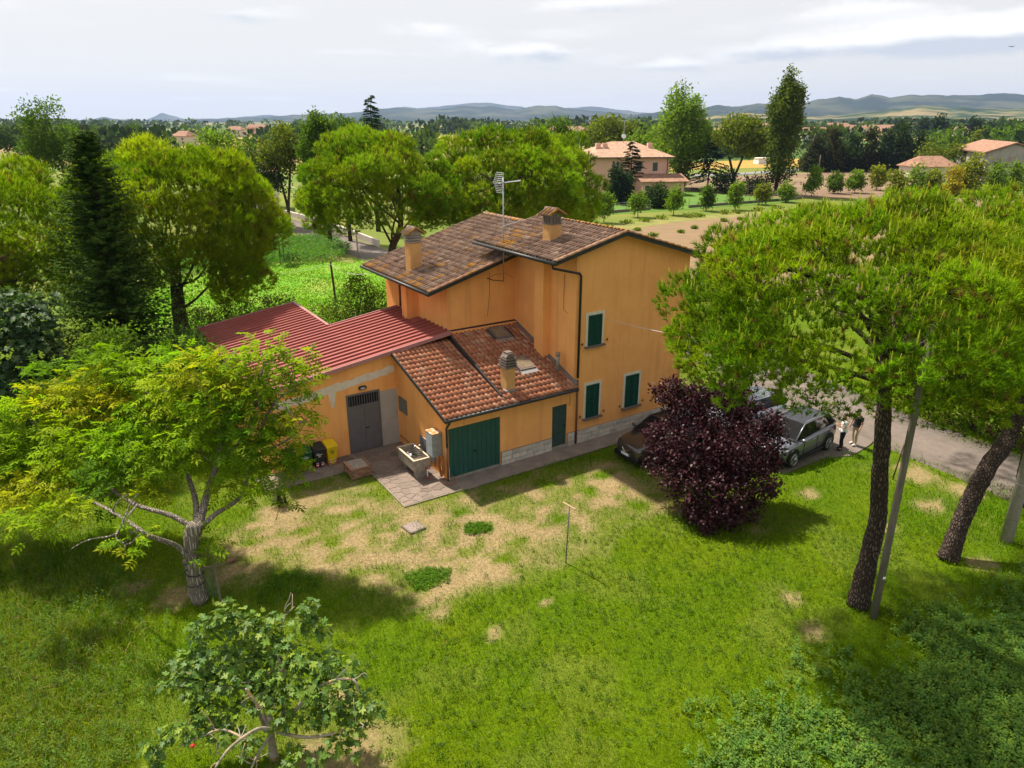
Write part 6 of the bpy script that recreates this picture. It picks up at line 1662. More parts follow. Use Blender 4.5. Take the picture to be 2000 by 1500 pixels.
for pts, r0 in LF:
    P = cr_path(pts, 6); mb.tube(P, list(np.linspace(r0, r0 * .45, len(P))), 8)
    for k in range(4):
        p = P[int(g.uniform(.4, .98) * (len(P) - 1))]; q = p + rdir(g, 1)[0] * .35 + np.array([0, 0, .25]); mb.tube(limb_path(p, q, g, .1, 5), list(np.linspace(.014, .007, 5)), 5)
mb.build('branches', M['bark_fig'], t_, True)
FL = [(440, 1200, 13.0, .30), (400, 1230, 12.9, .34), (470, 1225, 13.0, .38), (520, 1225, 13.1, .34), (600, 1185, 13.2, .2), (600, 1220, 13.1, .32), (630, 1240, 13.0, .24), (370, 1290, 12.6, .34), (420, 1285, 12.6, .4), (480, 1280, 12.7, .42), (540, 1270, 12.8, .4), (590, 1290, 12.6, .36), (640, 1300, 12.5, .34),
      (345, 1330, 12.3, .28), (390, 1345, 12.2, .4), (450, 1330, 12.3, .42), (510, 1320, 12.4, .38), (565, 1335, 12.2, .36), (620, 1350, 12.1, .36), (670, 1350, 12.0, .3), (690, 1310, 12.3, .22), (705, 1375, 11.9, .3), (735, 1385, 11.8, .2), (400, 1395, 11.9, .36), (450, 1395, 11.9, .36), (370, 1420, 11.6, .3),
      (330, 1440, 11.4, .22), (305, 1460, 11.2, .26), (300, 1490, 11.1, .16), (430, 1440, 11.5, .3), (480, 1450, 11.4, .25), (560, 1400, 11.8, .3), (610, 1400, 11.8, .3), (650, 1390, 11.8, .3), (690, 1420, 11.6, .28), (660, 1450, 11.4, .24), (580, 1470, 11.3, .18), (620, 1480, 11.2, .16), (560, 1500, 11.0, .2), (690, 1470, 11.3, .16), (510, 1370, 12.0, .28), (540, 1350, 12.1, .3)]
Cf = np.array([fp(u, v, Y) for u, v, Y, r_ in FL]); Rf = np.array([x[3] for x in FL]); n = 2500
pw = Rf ** 2; pw /= pw.sum(); ix = g.choice(len(Cf), n, p=pw); d = rdir(g, n); d[:, 2] = np.abs(d[:, 2]) * np.where(g.random(n) < .8, 1, -1)
Ps = Cf[ix] + d * Rf[ix][:, None] * g.uniform(.3, 1.05, (n, 1))
Ds = unit(d * np.array([1, 1, .3]) + g.normal(0, .45, (n, 3)) + np.array([0, 0, -.35])); Ns = unit(np.array([0, 0, .8]) + d * .5 + g.normal(0, .38, (n, 3)))
lm = [np_mesh('leaf', tvF, tfF, M['bigleaf'], np.tile(np.array(c), (len(tvF), 1))) for c in FIGP]
leaf_objects(t_, lm, Ps, Ds, Ns, g.uniform(.11, .23, n), 300, 'foliage', M['bigleaf'], tvF, tfF, vary(g, n, FIGP, .15), g, Bf)
# second fig at the edge
bF2 = np.array([-23.2, 28.5, 0]); g = np.random.default_rng(142)
t_ = tree_root('fig_tree', 'dense dark fig tree with pale upper leaves, beside the dark spruce', bF2)
mb = MB()
for k in range(7):
    q = np.array([g.uniform(-2, 2.6), g.uniform(-1.5, 1), g.uniform(2.5, 5)]); P = limb_path((0, 0, -.05), q, g, .08, 8); mb.tube(P, list(np.linspace(.12, .025, 8)), 7)
mb.build('branches', M['bark_fig'], t_, True)
lob = [(at(u, v, Y) - bF2, r_) for u, v, Y, r_ in [(20, 610, 27.5, 1.0), (60, 620, 27.2, .9), (30, 680, 26.8, 1.1), (75, 690, 26.8, .9), (20, 750, 26.3, 1.1), (70, 760, 26.3, 1.0), (30, 810, 26.0, .9), (-30, 650, 27, 1.3), (-40, 760, 26.5, 1.3), (110, 720, 27.2, .6), (85, 650, 27.4, .7), (90, 590, 28, .5), (110, 800, 26.6, .7)]]
Cf = np.array([x[0] for x in lob]); Rf = np.array([x[1] for x in lob]); n = 2600; ix = g.choice(len(Cf), n, p=Rf ** 2 / (Rf ** 2).sum()); d = rdir(g, n); d[:, 2] = np.abs(d[:, 2]) * np.where(g.random(n) < .8, 1, -1)
Ps = Cf[ix] + d * Rf[ix][:, None] * g.uniform(.5, 1.05, (n, 1)); Ds = unit(d * np.array([1, 1, .3]) + g.normal(0, .4, (n, 3)) + np.array([0, 0, -.4])); Ns = unit(np.array([0, 0, .7]) + d * .6 + g.normal(0, .35, (n, 3)))
F2P = [(.038, .085, .026), (.048, .10, .028), (.030, .066, .024), (.06, .115, .030)]
lm = [np_mesh('leaf', tvF, tfF, M['bigleaf'], np.tile(np.array(c), (len(tvF), 1))) for c in F2P + [(.10, .14, .06)]]
leaf_objects(t_, lm, Ps, Ds, Ns, g.uniform(.22, .36, n), 300, 'foliage', M['bigleaf'], tvF, tfF, vary(g, n, F2P, .15), g, bF2)

# ------------------------------------------------------------------ purple plum
bP = gp(1405, 985); g = np.random.default_rng(151)
t_ = tree_root('plum_tree', 'round purple leaved plum tree on the lawn between the cars and the camera', bP); Bp = loc_(bP)
mb = MB()
for k in range(12):
    a = g.uniform(0, 6.28); r_ = g.uniform(.3, 2.0); P = limb_path((0, 0, -.05 if k == 0 else .35), (r_ * math.cos(a), r_ * math.sin(a), g.uniform(2.4, 4.6)), g, .06, 8); mb.tube(P, list(np.linspace(.13 if k == 0 else .07, .015, 8)), 7)
mb.build('branches', M['bark'], t_, True)
PL = [(u + (1398 - u) * (.10 + .16 * max(v - 900, 0) / 140), v, Y, r_ * .93) for u, v, Y, r_ in [(1400, 800, 24.2, 1.0), (1330, 800, 24.0, .8), (1300, 770, 24.3, .55), (1275, 765, 24.4, .3), (1290, 860, 23.6, .8), (1345, 770, 24.4, .6), (1440, 790, 24.2, .8), (1480, 830, 23.8, .8), (1510, 870, 23.4, .7), (1360, 870, 23.0, 1.2), (1440, 880, 22.8, 1.2), (1300, 920, 22.8, .7), (1340, 950, 22.2, .9), (1420, 960, 21.8, 1.0), (1490, 940, 22.2, .8), (1515, 905, 22.9, .5),
      (1370, 1000, 21.5, .55), (1430, 1005, 21.4, .55), (1480, 990, 21.8, .5), (1335, 1000, 21.6, .35), (1380, 1025, 21.2, .28), (1265, 850, 23.9, .4), (1262, 900, 23.4, .35), (1530, 955, 22.2, .25), (1400, 760, 24.6, .5), (1310, 745, 24.5, .22), (1370, 1040, 21.1, .2), (1420, 900, 22.4, 1.0), (1450, 760, 24.5, .4), (1525, 830, 23.6, .4)]]
leafy('crown', t_, [(at(u, v, Y) - Bp, r_) for u, v, Y, r_ in PL], g, 26000, .125, .085, [(.040, .010, .017), (.050, .013, .021), (.032, .008, .014), (.060, .017, .024), (.024, .007, .012), (.08, .032, .036)], shell=.6, clump=6, mat_='plum')

# ------------------------------------------------------------------ shrubs and small trees by the shed and hedge
def shrub(name, label, lobes, n, ln, wd, pal, seed, cat='bush', base=None, clump=5, stems=5, bark='bark', group=None, mat_='leaf', droop=0):
    g = np.random.default_rng(seed); C = np.array([l_[0] for l_ in lobes]); b = np.array([*(base if base is not None else C[:, :2].mean(0)), 0.0])[:3]
    t = tree_root(name, label, b, cat, group); mb = MB()
    for k in range(stems):
        q = C[int(g.integers(len(C)))] - b; mb.tube(limb_path((g.normal(0, .1), g.normal(0, .1), -.05), q, g, .06, 6), list(np.linspace(.06, .015, 6)), 6)
    mb.build('stems', M[bark], t, True)
    leafy('foliage', t, [(c - b, r_) for c, r_ in lobes], g, n, ln, wd, pal, clump=clump, mat_=mat_, droop=droop); return t
GR = [(.065, .120, .018), (.085, .150, .020), (.050, .095, .018), (.105, .165, .022)]
DK = [(.030, .060, .018), (.040, .075, .020), (.024, .048, .016), (.055, .095, .022)]
def L3(lst): return [(at(u, v, Y), r_) for u, v, Y, r_ in lst]
shrub('elder_bush', 'bright green elder bush in front of the dark spruce', L3([(200, 690, 26.5, .9), (180, 720, 26.3, .7), (225, 720, 26.3, .7), (170, 760, 26, .6), (240, 660, 26.8, .5), (210, 660, 26.8, .6)]), 2600, .20, .085, [(.095, .165, .016), (.12, .19, .018), (.075, .14, .016)], 161, droop=.3)
shrub('laurel_bush', 'dark green bush against the end of the red roofed shed', L3([(330, 690, 28, 1.0), (370, 680, 28.2, .9), (300, 730, 27.5, .9), (360, 740, 27.2, .9), (400, 720, 27.6, .7), (280, 690, 28, .7), (420, 700, 27.9, .4)]), 3200, .19, .08, DK + GR[:1], 162, droop=.3)
shrub('yew_bush', 'low dark yew like bush with brown tips between the fig and the walnut', L3([(120, 700, 27.0, .9), (150, 740, 26.5, .8), (90, 740, 26.6, .7), (110, 780, 26, .7), (60, 770, 26.2, .4)]), 3400, .13, .05, [(.030, .045, .014), (.040, .055, .015), (.09, .085, .03), (.022, .038, .013)], 163)
shrub('laurel_hedge', 'clipped glossy laurel hedge along the far edge of the red roof', [(at(u, v, Y), r_) for u, v, Y, r_ in [(385, 640, 37.5, 1.1), (410, 632, 38.3, 1.1), (440, 625, 39.0, 1.1), (470, 618, 39.8, 1.1), (500, 612, 40.4, 1.1), (530, 606, 41.0, 1.0), (555, 602, 41.6, .9)]], 5200, .16, .07, [(.055, .085, .014), (.075, .11, .016), (.13, .13, .02), (.045, .075, .014), (.10, .125, .02)], 164, 'hedge', mat_='bigleaf')
shrub('bay_bush', 'tall loose bay bush behind the notch of the red roof', L3([(700, 590, 44, 1.3), (670, 605, 43, 1.0), (735, 600, 44, 1.0), (700, 560, 45, .8), (720, 625, 43, .9), (650, 630, 42, .8), (745, 570, 45, .4), (690, 545, 45.5, .3), (625, 612, 42.5, .6)]), 5200, .19, .07, [(.060, .095, .014), (.085, .12, .016), (.045, .075, .014), (.11, .145, .02)], 165)
shrub('lavender_bush', 'small grey leaved bush in a pot beneath the walnut', [(gp(545, 985) + [0, 0, h], r_) for h, r_ in ((.35, .28), (.6, .25), (.8, .2))], 900, .07, .03, [(.12, .14, .09), (.16, .18, .12), (.08, .10, .06)], 166)
shrub('ivy_bush', 'dark hedge with dry brown sprigs on the far side of the drive', L3([(1850, 800, 30.5, 1.2), (1900, 820, 29.5, 1.1), (1960, 845, 28.2, 1.1), (1850, 750, 31, 1.4), (1940, 780, 29.5, 1.4), (2010, 850, 27.8, 1.2), (1790, 770, 31.5, 1.3), (2010, 790, 28.8, 1.4), (2070, 860, 27.5, 1.4), (1830, 710, 31.5, 1.3), (1900, 720, 30.5, 1.4), (1970, 730, 29.5, 1.4)]), 7600, .18, .075, [(.020, .030, .012), (.028, .040, .014), (.060, .028, .024), (.16, .10, .045), (.024, .036, .013)], 167, 'hedge')
# ------------------------------------------------------------------ trees beyond the farm
PROF = {
    'broad': lambda f: np.sqrt(np.clip(1 - ((f - .45) / .56) ** 2, 0, 1)),
    'oval': lambda f: np.sqrt(np.clip(1 - ((f - .40) / .60) ** 2, 0, 1)) * (1 - .35 * f),
    'poplar': lambda f: np.clip(.55 + .6 * np.sin(np.pi * np.clip(f * .95 + .08, 0, 1)), 0, 1) * np.where(f > .75, np.sqrt(np.clip((1.02 - f) / .27, 0, 1)), 1) * np.where(f < .15, .55 + f * 3, 1),
    'cone': lambda f: np.clip(1.02 - f, 0, 1) ** .8 * np.where(f < .1, .8 + 2 * f, 1),
    'umbrella': lambda f: np.sqrt(np.clip(1 - f ** 2.2, 0, 1)) * np.where(f < .2, .65 + f * 1.75, 1),
}
def far_tree(name, label, u, Y, v_top, w_px, kind, pal, seed, v_crown=None, n=None, group=None, cat='tree', x=None, leafk=1.0, fork=False, mat_='leaf', trunk_r=None, K=None, gap=.0, bark='bark'):
    """tree standing at depth Y in the direction of column u, top at row v_top, crown w_px wide"""
    g = np.random.default_rng(seed)
    top = at(u, v_top, Y); H = top[2]; base = np.array([top[0], Y, 0.0])
    depth = Y * cp + (CAM_H - H * .6) * sp; ppm = 1387 / depth; Rr = w_px / ppm / 2
    zc0 = at(u, v_crown, Y)[2] if v_crown is not None else H * .12
    zc0 = max(zc0, .02 * H); Hc = H - zc0
    t = tree_root(name, label, base, cat, group)
    mb = MB(); tr = trunk_r or max(.05, H * .018)
    if fork:
        for sg in (-1, 1):
            mb.tube(cr_path([(0, 0, -.05), (sg * .05, 0, zc0 * .35), (sg * Rr * .22, 0, zc0 * 1.0), (sg * Rr * .3, 0, zc0 + Hc * .5)], 4), list(np.linspace(tr, tr * .4, 13)), 8)
    else: mb.tube([(0, 0, -.05), (g.normal(0, .02) * H, 0, H * .4), (0, 0, H * .9)], [tr, tr * .7, tr * .15], 8)
    for k in range(7):
        f = g.uniform(.15, .9); r_ = float(PROF[kind](np.array(f))) * Rr * .8; a = g.uniform(0, 6.28)
        mb.tube(limb_path((0, 0, zc0 * .9 + Hc * f * .4), (r_ * math.cos(a), r_ * math.sin(a), zc0 + Hc * f), g, .06, 5), list(np.linspace(tr * .4, tr * .1, 5)), 5)
    mb.build('trunk', M[bark], t, True)
    K = K or (26 if kind in ('broad', 'umbrella') else 22)
    lobes = []
    fs = g.uniform(.04, .97, K)
    for f in fs:
        r_ = float(PROF[kind](np.array(f))) * Rr; a = g.uniform(0, 6.28); rl = max(.16 * Rr, r_ * g.uniform(.34, .55)); rl = min(rl, Hc * .3)
        q = max(r_ - rl * .85, 0) * math.sqrt(g.uniform(.3, 1))
        lobes.append(((q * math.cos(a), q * math.sin(a), zc0 + Hc * f * (1 - rl / Hc * .7) + rl * .3), (rl, rl, rl * (.75 if kind != 'poplar' else 1.3))))
    px = w_px * (Hc * ppm) * .26 * .75                       # crown area in render pixels
    leaf = 2.6 / (ppm * .512) * leafk; n = n or int(np.clip(px * 1.5 / leafk ** 1.5, 500, 9000))
    leafy('crown', t, lobes, g, n, leaf * 1.15, leaf * .62, pal, clump=5, up=.5, mat_=mat_, shell=.5)
    return t
P_MID = [(.070, .130, .016), (.088, .155, .018), (.056, .11, .015), (.105, .17, .020)]
P_BRI = [(.12, .21, .018), (.145, .24, .020), (.10, .18, .016), (.17, .25, .024)]
P_DRK = [(.024, .048, .016), (.030, .058, .018), (.018, .038, .014), (.038, .066, .020)]
P_OLV = [(.11, .145, .016), (.13, .165, .018), (.09, .12, .014), (.15, .185, .02)]
P_YEL = [(.20, .225, .025), (.16, .20, .022), (.24, .24, .03), (.13, .175, .02)]
P_BLU = [(.020, .040, .022), (.028, .050, .026), (.016, .032, .018), (.034, .058, .03)]
P_BRN = [(.040, .045, .018), (.030, .042, .018), (.055, .050, .022), (.024, .036, .016)]
BT = 'trees beyond the farm'
far_tree('broadleaf_tree', 'big round tree rising above the horizon, behind the wide pine at the photo edge', 84, 92, 188, 136, 'broad', P_MID, 201, 330, group=BT, n=7500)
far_tree('broadleaf_tree', 'low dark thicket tree by the dirt field at the far edge', 2, 170, 246, 80, 'broad', P_DRK, 202, 294, group=BT)
far_tree('broadleaf_tree', 'light green spreading tree behind the huge pine, its top level with the plain', 420, 85, 252, 110, 'broad', P_BRI, 203, 340, group=BT, n=5200)
far_tree('broadleaf_tree', 'dark green tree just past the edge of the huge pine', 480, 100, 268, 70, 'broad', P_MID, 204, 350, group=BT)
far_tree('pine_tree', 'umbrella pine behind the post with the white cable', 545, 97, 240, 100, 'umbrella', P_OLV, 205, 338, group=BT, fork=True, n=5200)
far_tree('cedar_tree', 'dark spreading cedar under the umbrella pine by the lane', 520, 96, 300, 90, 'cone', P_DRK, 206, 372, group=BT)
far_tree('broadleaf_tree', 'tall dark leafy tree behind the forked pine', 622, 80, 216, 92, 'broad', P_MID, 207, 350, group=BT, n=5600)
far_tree('broadleaf_tree', 'dark leafy crown touching the pointed conifer', 665, 84, 222, 80, 'broad', P_MID, 208, 340, group=BT, n=4600)
far_tree('broadleaf_tree', 'rounded dark bush at the lane wall below the forked pine', 605, 90, 358, 75, 'broad', P_DRK, 209, 412, group=BT)
def tiered(name, label, u, Y, v_top, w_px, pal, seed, v_base=None, tiers=9, group=BT, flat=.15):
    """conifer with separate drooping tiers"""
    g = np.random.default_rng(seed); top = at(u, v_top, Y); H = top[2]; ppm = 1387 / (Y * cp + 3); Rr = w_px / ppm / 2
    z0 = at(u, v_base, Y)[2] if v_base else H * .1; z0 = max(z0, H * .06)
    t = tree_root(name, label, (top[0], Y), group=group); mb = MB(); mb.tube([(0, 0, -.05), (0, 0, H * .97)], [H * .02, .03], 8); mb.build('trunk', M['bark'], t, True)
    Vs, Fs, Cs = [], [], []; off = 0; leaf = 2.8 / (ppm * .512)
    for k in range(tiers * 7):
        f = (k + g.uniform(0, 1)) / (tiers * 7); z = z0 + (H - z0) * f; L_ = Rr * (1 - f) ** .85 * g.uniform(.65, 1.1) + .12 * Rr * .5; a = g.uniform(0, 6.28)
        n = max(int(26 * (L_ / Rr) + 7), 6); s_ = g.uniform(.05, 1, n)
        d = np.array([math.cos(a), math.sin(a), 0]); lat = np.array([-d[1], d[0], 0])
        P = d * (L_ * s_)[:, None] + lat * (g.normal(0, .16, n) * L_ * (1.1 - s_))[:, None] + np.array([0, 0, 1.0]) * (z - flat * L_ * s_ + .05 * L_ * s_ ** 3)[:, None]
        D = unit(d + lat * g.normal(0, .7, n)[:, None] + np.array([0, 0, -.25])); V, F = leaf_quads(g, P, D, unit(np.array([0, 0, 1.0]) + g.normal(0, .3, (n, 3))), leaf * 1.6, leaf * .7)
        Vs.append(V); Fs.append(F + off); Cs.append(np.repeat(vary(g, 1, pal, .2).repeat(n, 0) * g.uniform(.85, 1.15, (n, 1)), 4, 0)); off += len(V)
    ob('crown', np_mesh('crown', np.concatenate(Vs), np.concatenate(Fs), M['leaf_dark'], np.concatenate(Cs)), t); return t
tiered('conifer_tree', 'pointed conifer rising above the horizon between the leafy tree and the forked pine', 722, 92, 186, 62, [(.035, .070, .026), (.045, .085, .03)], 210, 300, 12)
far_tree('broadleaf_tree', 'light airy tree behind the broad pines, next to the pink house', 1085, 84, 224, 92, 'broad', P_MID, 211, 340, group=BT, n=5200)
far_tree('broadleaf_tree', 'grey green tree tops peeping out over the broad pine by the aerial', 1045, 88, 230, 60, 'broad', P_MID, 212, 330, group=BT)
far_tree('pine_tree', 'wide dark pine behind the chimneys of the pink house', 1195, 182, 226, 130, 'umbrella', P_OLV, 213, 290, group=BT, n=5600)
far_tree('pine_tree', 'flat topped pine further off behind the pink house', 1135, 200, 246, 80, 'umbrella', P_MID, 214, 290, group=BT)
far_tree('broadleaf_tree', 'yellow green tree behind the pink house roof, next to the tall plane tree', 1262, 172, 246, 74, 'broad', P_BRI, 215, 330, group=BT)
far_tree('plane_tree', 'tall bright plane tree standing between the pink house and the umbrella pine', 1338, 153, 158, 150, 'oval', P_BRI, 216, 322, group=BT, n=12000, K=34)
far_tree('broadleaf_tree', 'slim ivy clad lower half of a tree at the foot of the tall plane tree', 1335, 154, 290, 44, 'poplar', P_MID, 217, 368, group=BT)
tiered('cedar_tree', 'dark cedar with drooping tiers beside the tall plane tree', 1390, 147, 278, 120, P_BLU, 218, 350, 8, flat=.32)
far_tree('pine_tree', 'umbrella pine with a forked bare trunk, in front of the wheat field', 1446, 147, 226, 138, 'umbrella', P_OLV, 219, 300, group=BT, fork=True, n=6500, trunk_r=.34)
far_tree('bush', 'dark round bush at the foot of the forked umbrella pine', 1482, 140, 338, 74, 'broad', P_BLU, 220, 384, group=BT, cat='bush')
far_tree('bush', 'smaller dark bush under the drooping cedar', 1420, 143, 330, 56, 'broad', P_BLU, 221, 376, group=BT, cat='bush')
far_tree('poplar_tree', 'very tall columnar poplar, the highest tree in the photo', 1546, 140, 126, 68, 'poplar', [(.075, .11, .020), (.09, .13, .022), (.06, .09, .018), (.12, .155, .026)], 222, 366, group=BT, n=14000, K=46)
tiered('black_pine', 'thin dark pine in front of the pink house wall', 1236, 130, 276, 66, P_BRN, 223, 352, 8, flat=.1)
far_tree('bush', 'dark blue green bush hiding the corner of the pink house', 1212, 124, 312, 62, 'oval', P_BLU, 224, 404, group=BT, cat='bush', n=3400)
far_tree('bush', 'round dark shrub between two young lime trees', 1288, 118, 362, 62, 'broad', P_DRK, 225, 412, group=BT, cat='bush', n=2400)
far_tree('bush', 'shrub at the garden edge beside the broad pine', 1108, 105, 372, 34, 'oval', P_MID, 226, 422, group=BT, cat='bush')
# row of young trees along the field edge
YG = [(1182, 435, 372, 42, 'in front of the dark blue green bush', P_BRI), (1249, 424, 373, 38, 'next along the row after the first one', P_BRI), (1320, 420, 363, 36, 'beside the round dark shrub', P_BRI), (1384, 412, 362, 28, 'below the drooping cedar', P_MID), (1442, 410, 352, 28, 'straight below the forked umbrella pine', P_BRI),
      (1493, 400, 360, 34, 'pale one right of the dark round bush', P_YEL), (1540, 395, 356, 32, 'at the foot of the tall poplar', P_BRI), (1593, 385, 325, 38, 'taller one before the ploughed field', P_BRI), (1634, 378, 338, 32, 'two tone one with a darker skirt', P_MID), (1676, 377, 332, 36, 'bright one beneath the dark hedge', P_BRI), (1720, 372, 325, 40, 'broad pale one touching the big pine top', P_YEL)]
for i, (u, vb, vt, wpx, wh, pal) in enumerate(YG):
    Y = gp(u, vb)[1]; far_tree('lime_tree', 'young lime tree in the field row, ' + wh, u, Y, vt, wpx, 'oval', pal, 240 + i, vb - (vb - vt) * .24, group='row of young trees along the field', n=1500, trunk_r=.07, leafk=.9, bark='bark_grey')
for i, (u, vt, wpx, wh, pal) in enumerate([(1755, 330, 40, 'pale yellow one just over the big pine crown', P_YEL), (1795, 318, 46, 'green one with a pointed top over the big pine crown', P_BRI), (1825, 322, 40, 'small pale one before the orange roofed cottage', P_YEL), (1868, 322, 42, 'bright yellow one beside the cottage', [(.34, .27, .02), (.28, .25, .02)]),
                                          (1890, 318, 36, 'pale gold one next to the bright yellow', P_YEL), (1912, 296, 62, 'biggest golden round one in front of the grey barn', P_YEL), (1956, 316, 38, 'darker green one in front of the barn', P_BRI), (1988, 318, 40, 'green one at the barn corner', P_BRI)]):
    far_tree('ornamental_tree', 'yard tree by the barn, ' + wh, u, 128 + 3 * i, vt, wpx, 'oval', pal, 260 + i, vt + wpx * 1.5, group='small yard trees by the barn', n=1700, trunk_r=.07)
# dark conifer screen beyond the field
for i, (u, vt, wpx, wh, pal) in enumerate([(1598, 262, 62, 'first of the dark screen, brownish, next to the tall poplar', P_BRN), (1634, 246, 60, 'brown tinged conifer second from the poplar', P_BRN), (1672, 262, 60, 'green conifer of the dark screen', P_DRK), (1705, 252, 56, 'conifer with a rusty patch in the dark screen', P_BRN), (1738, 258, 54, 'blue green conifer in the middle of the dark screen', P_BLU),
                                          (1770, 238, 66, 'highest conifer of the dark screen', P_DRK), (1800, 252, 50, 'last conifer of the dark screen', P_BLU)]):
    far_tree('cypress_tree', wh, u, 205, vt, wpx, 'cone', pal, 280 + i, 338, group='dark conifer screen beyond the field', n=2600, leafk=1.1)
for i, (u, Y, vt, wpx, vc, kind, pal, wh) in enumerate([(1822, 215, 246, 70, 330, 'broad', P_MID, 'round leafy tree behind the end of the dark screen'), (1862, 230, 248, 60, 320, 'broad', P_MID, 'leafy tree further along behind the umbrella pines'), (1912, 235, 254, 46, 305, 'cone', P_OLV, 'small pointed tree behind the barn trees'), (1958, 240, 252, 46, 300, 'broad', P_MID, 'round tree just above the barn roof'),
                                                        (1815, 185, 276, 64, 318, 'umbrella', P_OLV, 'small umbrella pine before the end of the dark screen'), (1868, 185, 282, 70, 318, 'umbrella', P_OLV, 'low umbrella pine next to the cottage'), (1945, 170, 300, 46, 325, 'umbrella', P_DRK, 'dark umbrella pine against the barn wall'), (1998, 330, 236, 40, 275, 'broad', P_MID, 'far leafy tree at the photo edge above the barn'),
                                                        (1840, 420, 229, 30, 255, 'broad', P_BLU, 'dark round far tree on the plain below the hills'), (1808, 430, 233, 14, 255, 'cone', P_BLU, 'thin far cypress on the plain'), (1760, 430, 238, 14, 255, 'cone', P_BLU, 'second thin far cypress on the plain'), (1905, 430, 234, 26, 255, 'broad', P_BLU, 'far grey tree near the long farm shed'), (1938, 430, 236, 16, 255, 'cone', P_BLU, 'far pointed tree by the long farm shed')]):
    far_tree('broadleaf_tree' if kind == 'broad' else ('pine_tree' if kind == 'umbrella' else 'cypress_tree'), wh, u, Y, vt, wpx, kind, pal, 300 + i, vc, group=BT)
# small two trees by the lane
for i, u in enumerate((538, 548)):
    far_tree('young_tree', ['little lollipop tree by the lane, the one nearer the huge pine', 'little lollipop tree by the lane, the one nearer the dirt heap'][i], u, 70 + i, 434, 20, 'oval', P_BRI, 320 + i, 452, group='two little trees by the lane', n=500, trunk_r=.05)

# ------------------------------------------------------------------ buildings far off
M['pink'] = mat('pink_render', (.68, .40, .32), (.62, .355, .28), scale=.8, rough=.95, grime=(.56, .36, .28, .4), gscale=.3)
M['roof_far'] = mat('far_tiles', (.31, .17, .11), (.20, .11, .075), scale=1.2, rough=.95, detail=8, stretch=(1, 1, 1), lo=.42, hi=.6)
M['barnwall'] = mat('barn_grey', (.36, .34, .34), (.28, .25, .25), scale=.6, rough=.95, grime=(.24, .10, .09, .6), gscale=.5)
M['pane'] = mat('far_glass', (.05, .05, .055), rough=.2, spec=.5)
M['farwall'] = mat('far_wall', (.55, .50, .45), (.48, .42, .38), scale=.5, rough=.95)
def hip_roof(mb, x0, x1, y0, y1, z0, z1, ov=.6, hip=None):
    x0 -= ov; x1 += ov; y0 -= ov; y1 += ov; hip = hip if hip is not None else (y1 - y0) / 2
    ym = (y0 + y1) / 2
    mb.add([(x0, y0, z0), (x1, y0, z0), (x1, y1, z0), (x0, y1, z0), (x0 + hip, ym, z1), (x1 - hip, ym, z1), (x0, y0, z0 - .15), (x1, y0, z0 - .15), (x1, y1, z0 - .15), (x0, y1, z0 - .15)],
           [(0, 1, 5, 4), (1, 2, 5), (2, 3, 4, 5), (3, 0, 4), (0, 6, 7, 1), (1, 7, 8, 2), (2, 8, 9, 3), (3, 9, 6, 0), (9, 8, 7, 6)])
def win(par, x0, x1, z0, z1, y, m1='pane', axis='y', frame='white'):
    mb = MB()
    if axis == 'y': mb.box(x0 - .08, x1 + .08, y - .06, y - .005, z0 - .08, z1 + .08)
    else: mb.box(y - .06, y - .005, x0 - .08, x1 + .08, z0 - .08, z1 + .08)
    f = mb.build('window', M[frame], par); mb = MB()
    if axis == 'y': mb.box(x0, x1, y - .075, y - .061, z0, z1)
    else: mb.box(y - .075, y - .061, x0, x1, z0, z1)
    mb.build('pane', M[m1], f)
pA = gp(1148, 380); pBq = gp(1300, 376)
t_ = thing('pink_house', 'two storey pink house with a hipped tile roof among garden trees', 'house', (pA[0], pA[1], 0), R(7))
Wp, Dp, Hp = 15.6, 11.5, 6.7
mb = MB(); mb.box(0, Wp, 0, Dp, 0, Hp); mb.build('wall', M['pink'], t_)
mb = MB(); hip_roof(mb, 0, Wp, 0, Dp, Hp + .12, Hp + 2.75, .9, 6.4); rf = mb.build('roof', mat('pale_tiles', (.46, .29, .20), (.30, .18, .125), scale=2.2, rough=.95, detail=8, lo=.4, hi=.6), t_)
for x0 in (2.0, 3.3, 12.2):
    mb = MB(); mb.box(x0, x0 + .9, 3.0, 3.9, Hp + .5, Hp + 2.5); c = mb.build('chimney', M['pink'], rf)
    
mb = MB(); mb.box(5.6, 6.6, 3.4, 4.0, Hp + 1.38, Hp + 1.55); mb.build('skylight', M['pane'], rf)
for x0 in (4.55, 5.35): win(t_, x0, x0 + .5, 4.2, 6.0, 0, 'pane', frame='pink')
for z0 in (1.0, 2.2):
    for x0 in (4.4, 5.3): win(t_, x0, x0 + .55, z0, z0 + .75, 0, 'pane', frame='pink')
for x0 in (9.2, 12.4): win(t_, x0, x0 + 1.0, 4.2, 5.8, 0, 'pane', frame='cream')
mb = MB(); mb.tube([(.25, -.1, 0), (.25, -.1, Hp)], .07, 6); mb.build('downpipe', M['gutter'], t_)
mb = MB(); mb.tube([(6.3, -.1, 0), (6.3, -.1, Hp - .6), (5.4, -.1, Hp)], .07, 6); mb.build('downpipe', M['gutter'], t_)
mb = MB(); mb.tube([(Wp - .3, -.1, 0), (Wp - .3, -.1, Hp)], .07, 6); mb.build('downpipe', M['gutter'], t_)
mb = MB(); mb.tube([(-.85, -.95, Hp + .02), (Wp + .85, -.95, Hp + .02)], .09, 6); mb.build('gutter', M['gutter'], t_)
mb = MB(); mb.box(9.4, 17.4, -4.2, -.002, 0, 2.5); mb.build('porch_wall', M['pink'], t_)
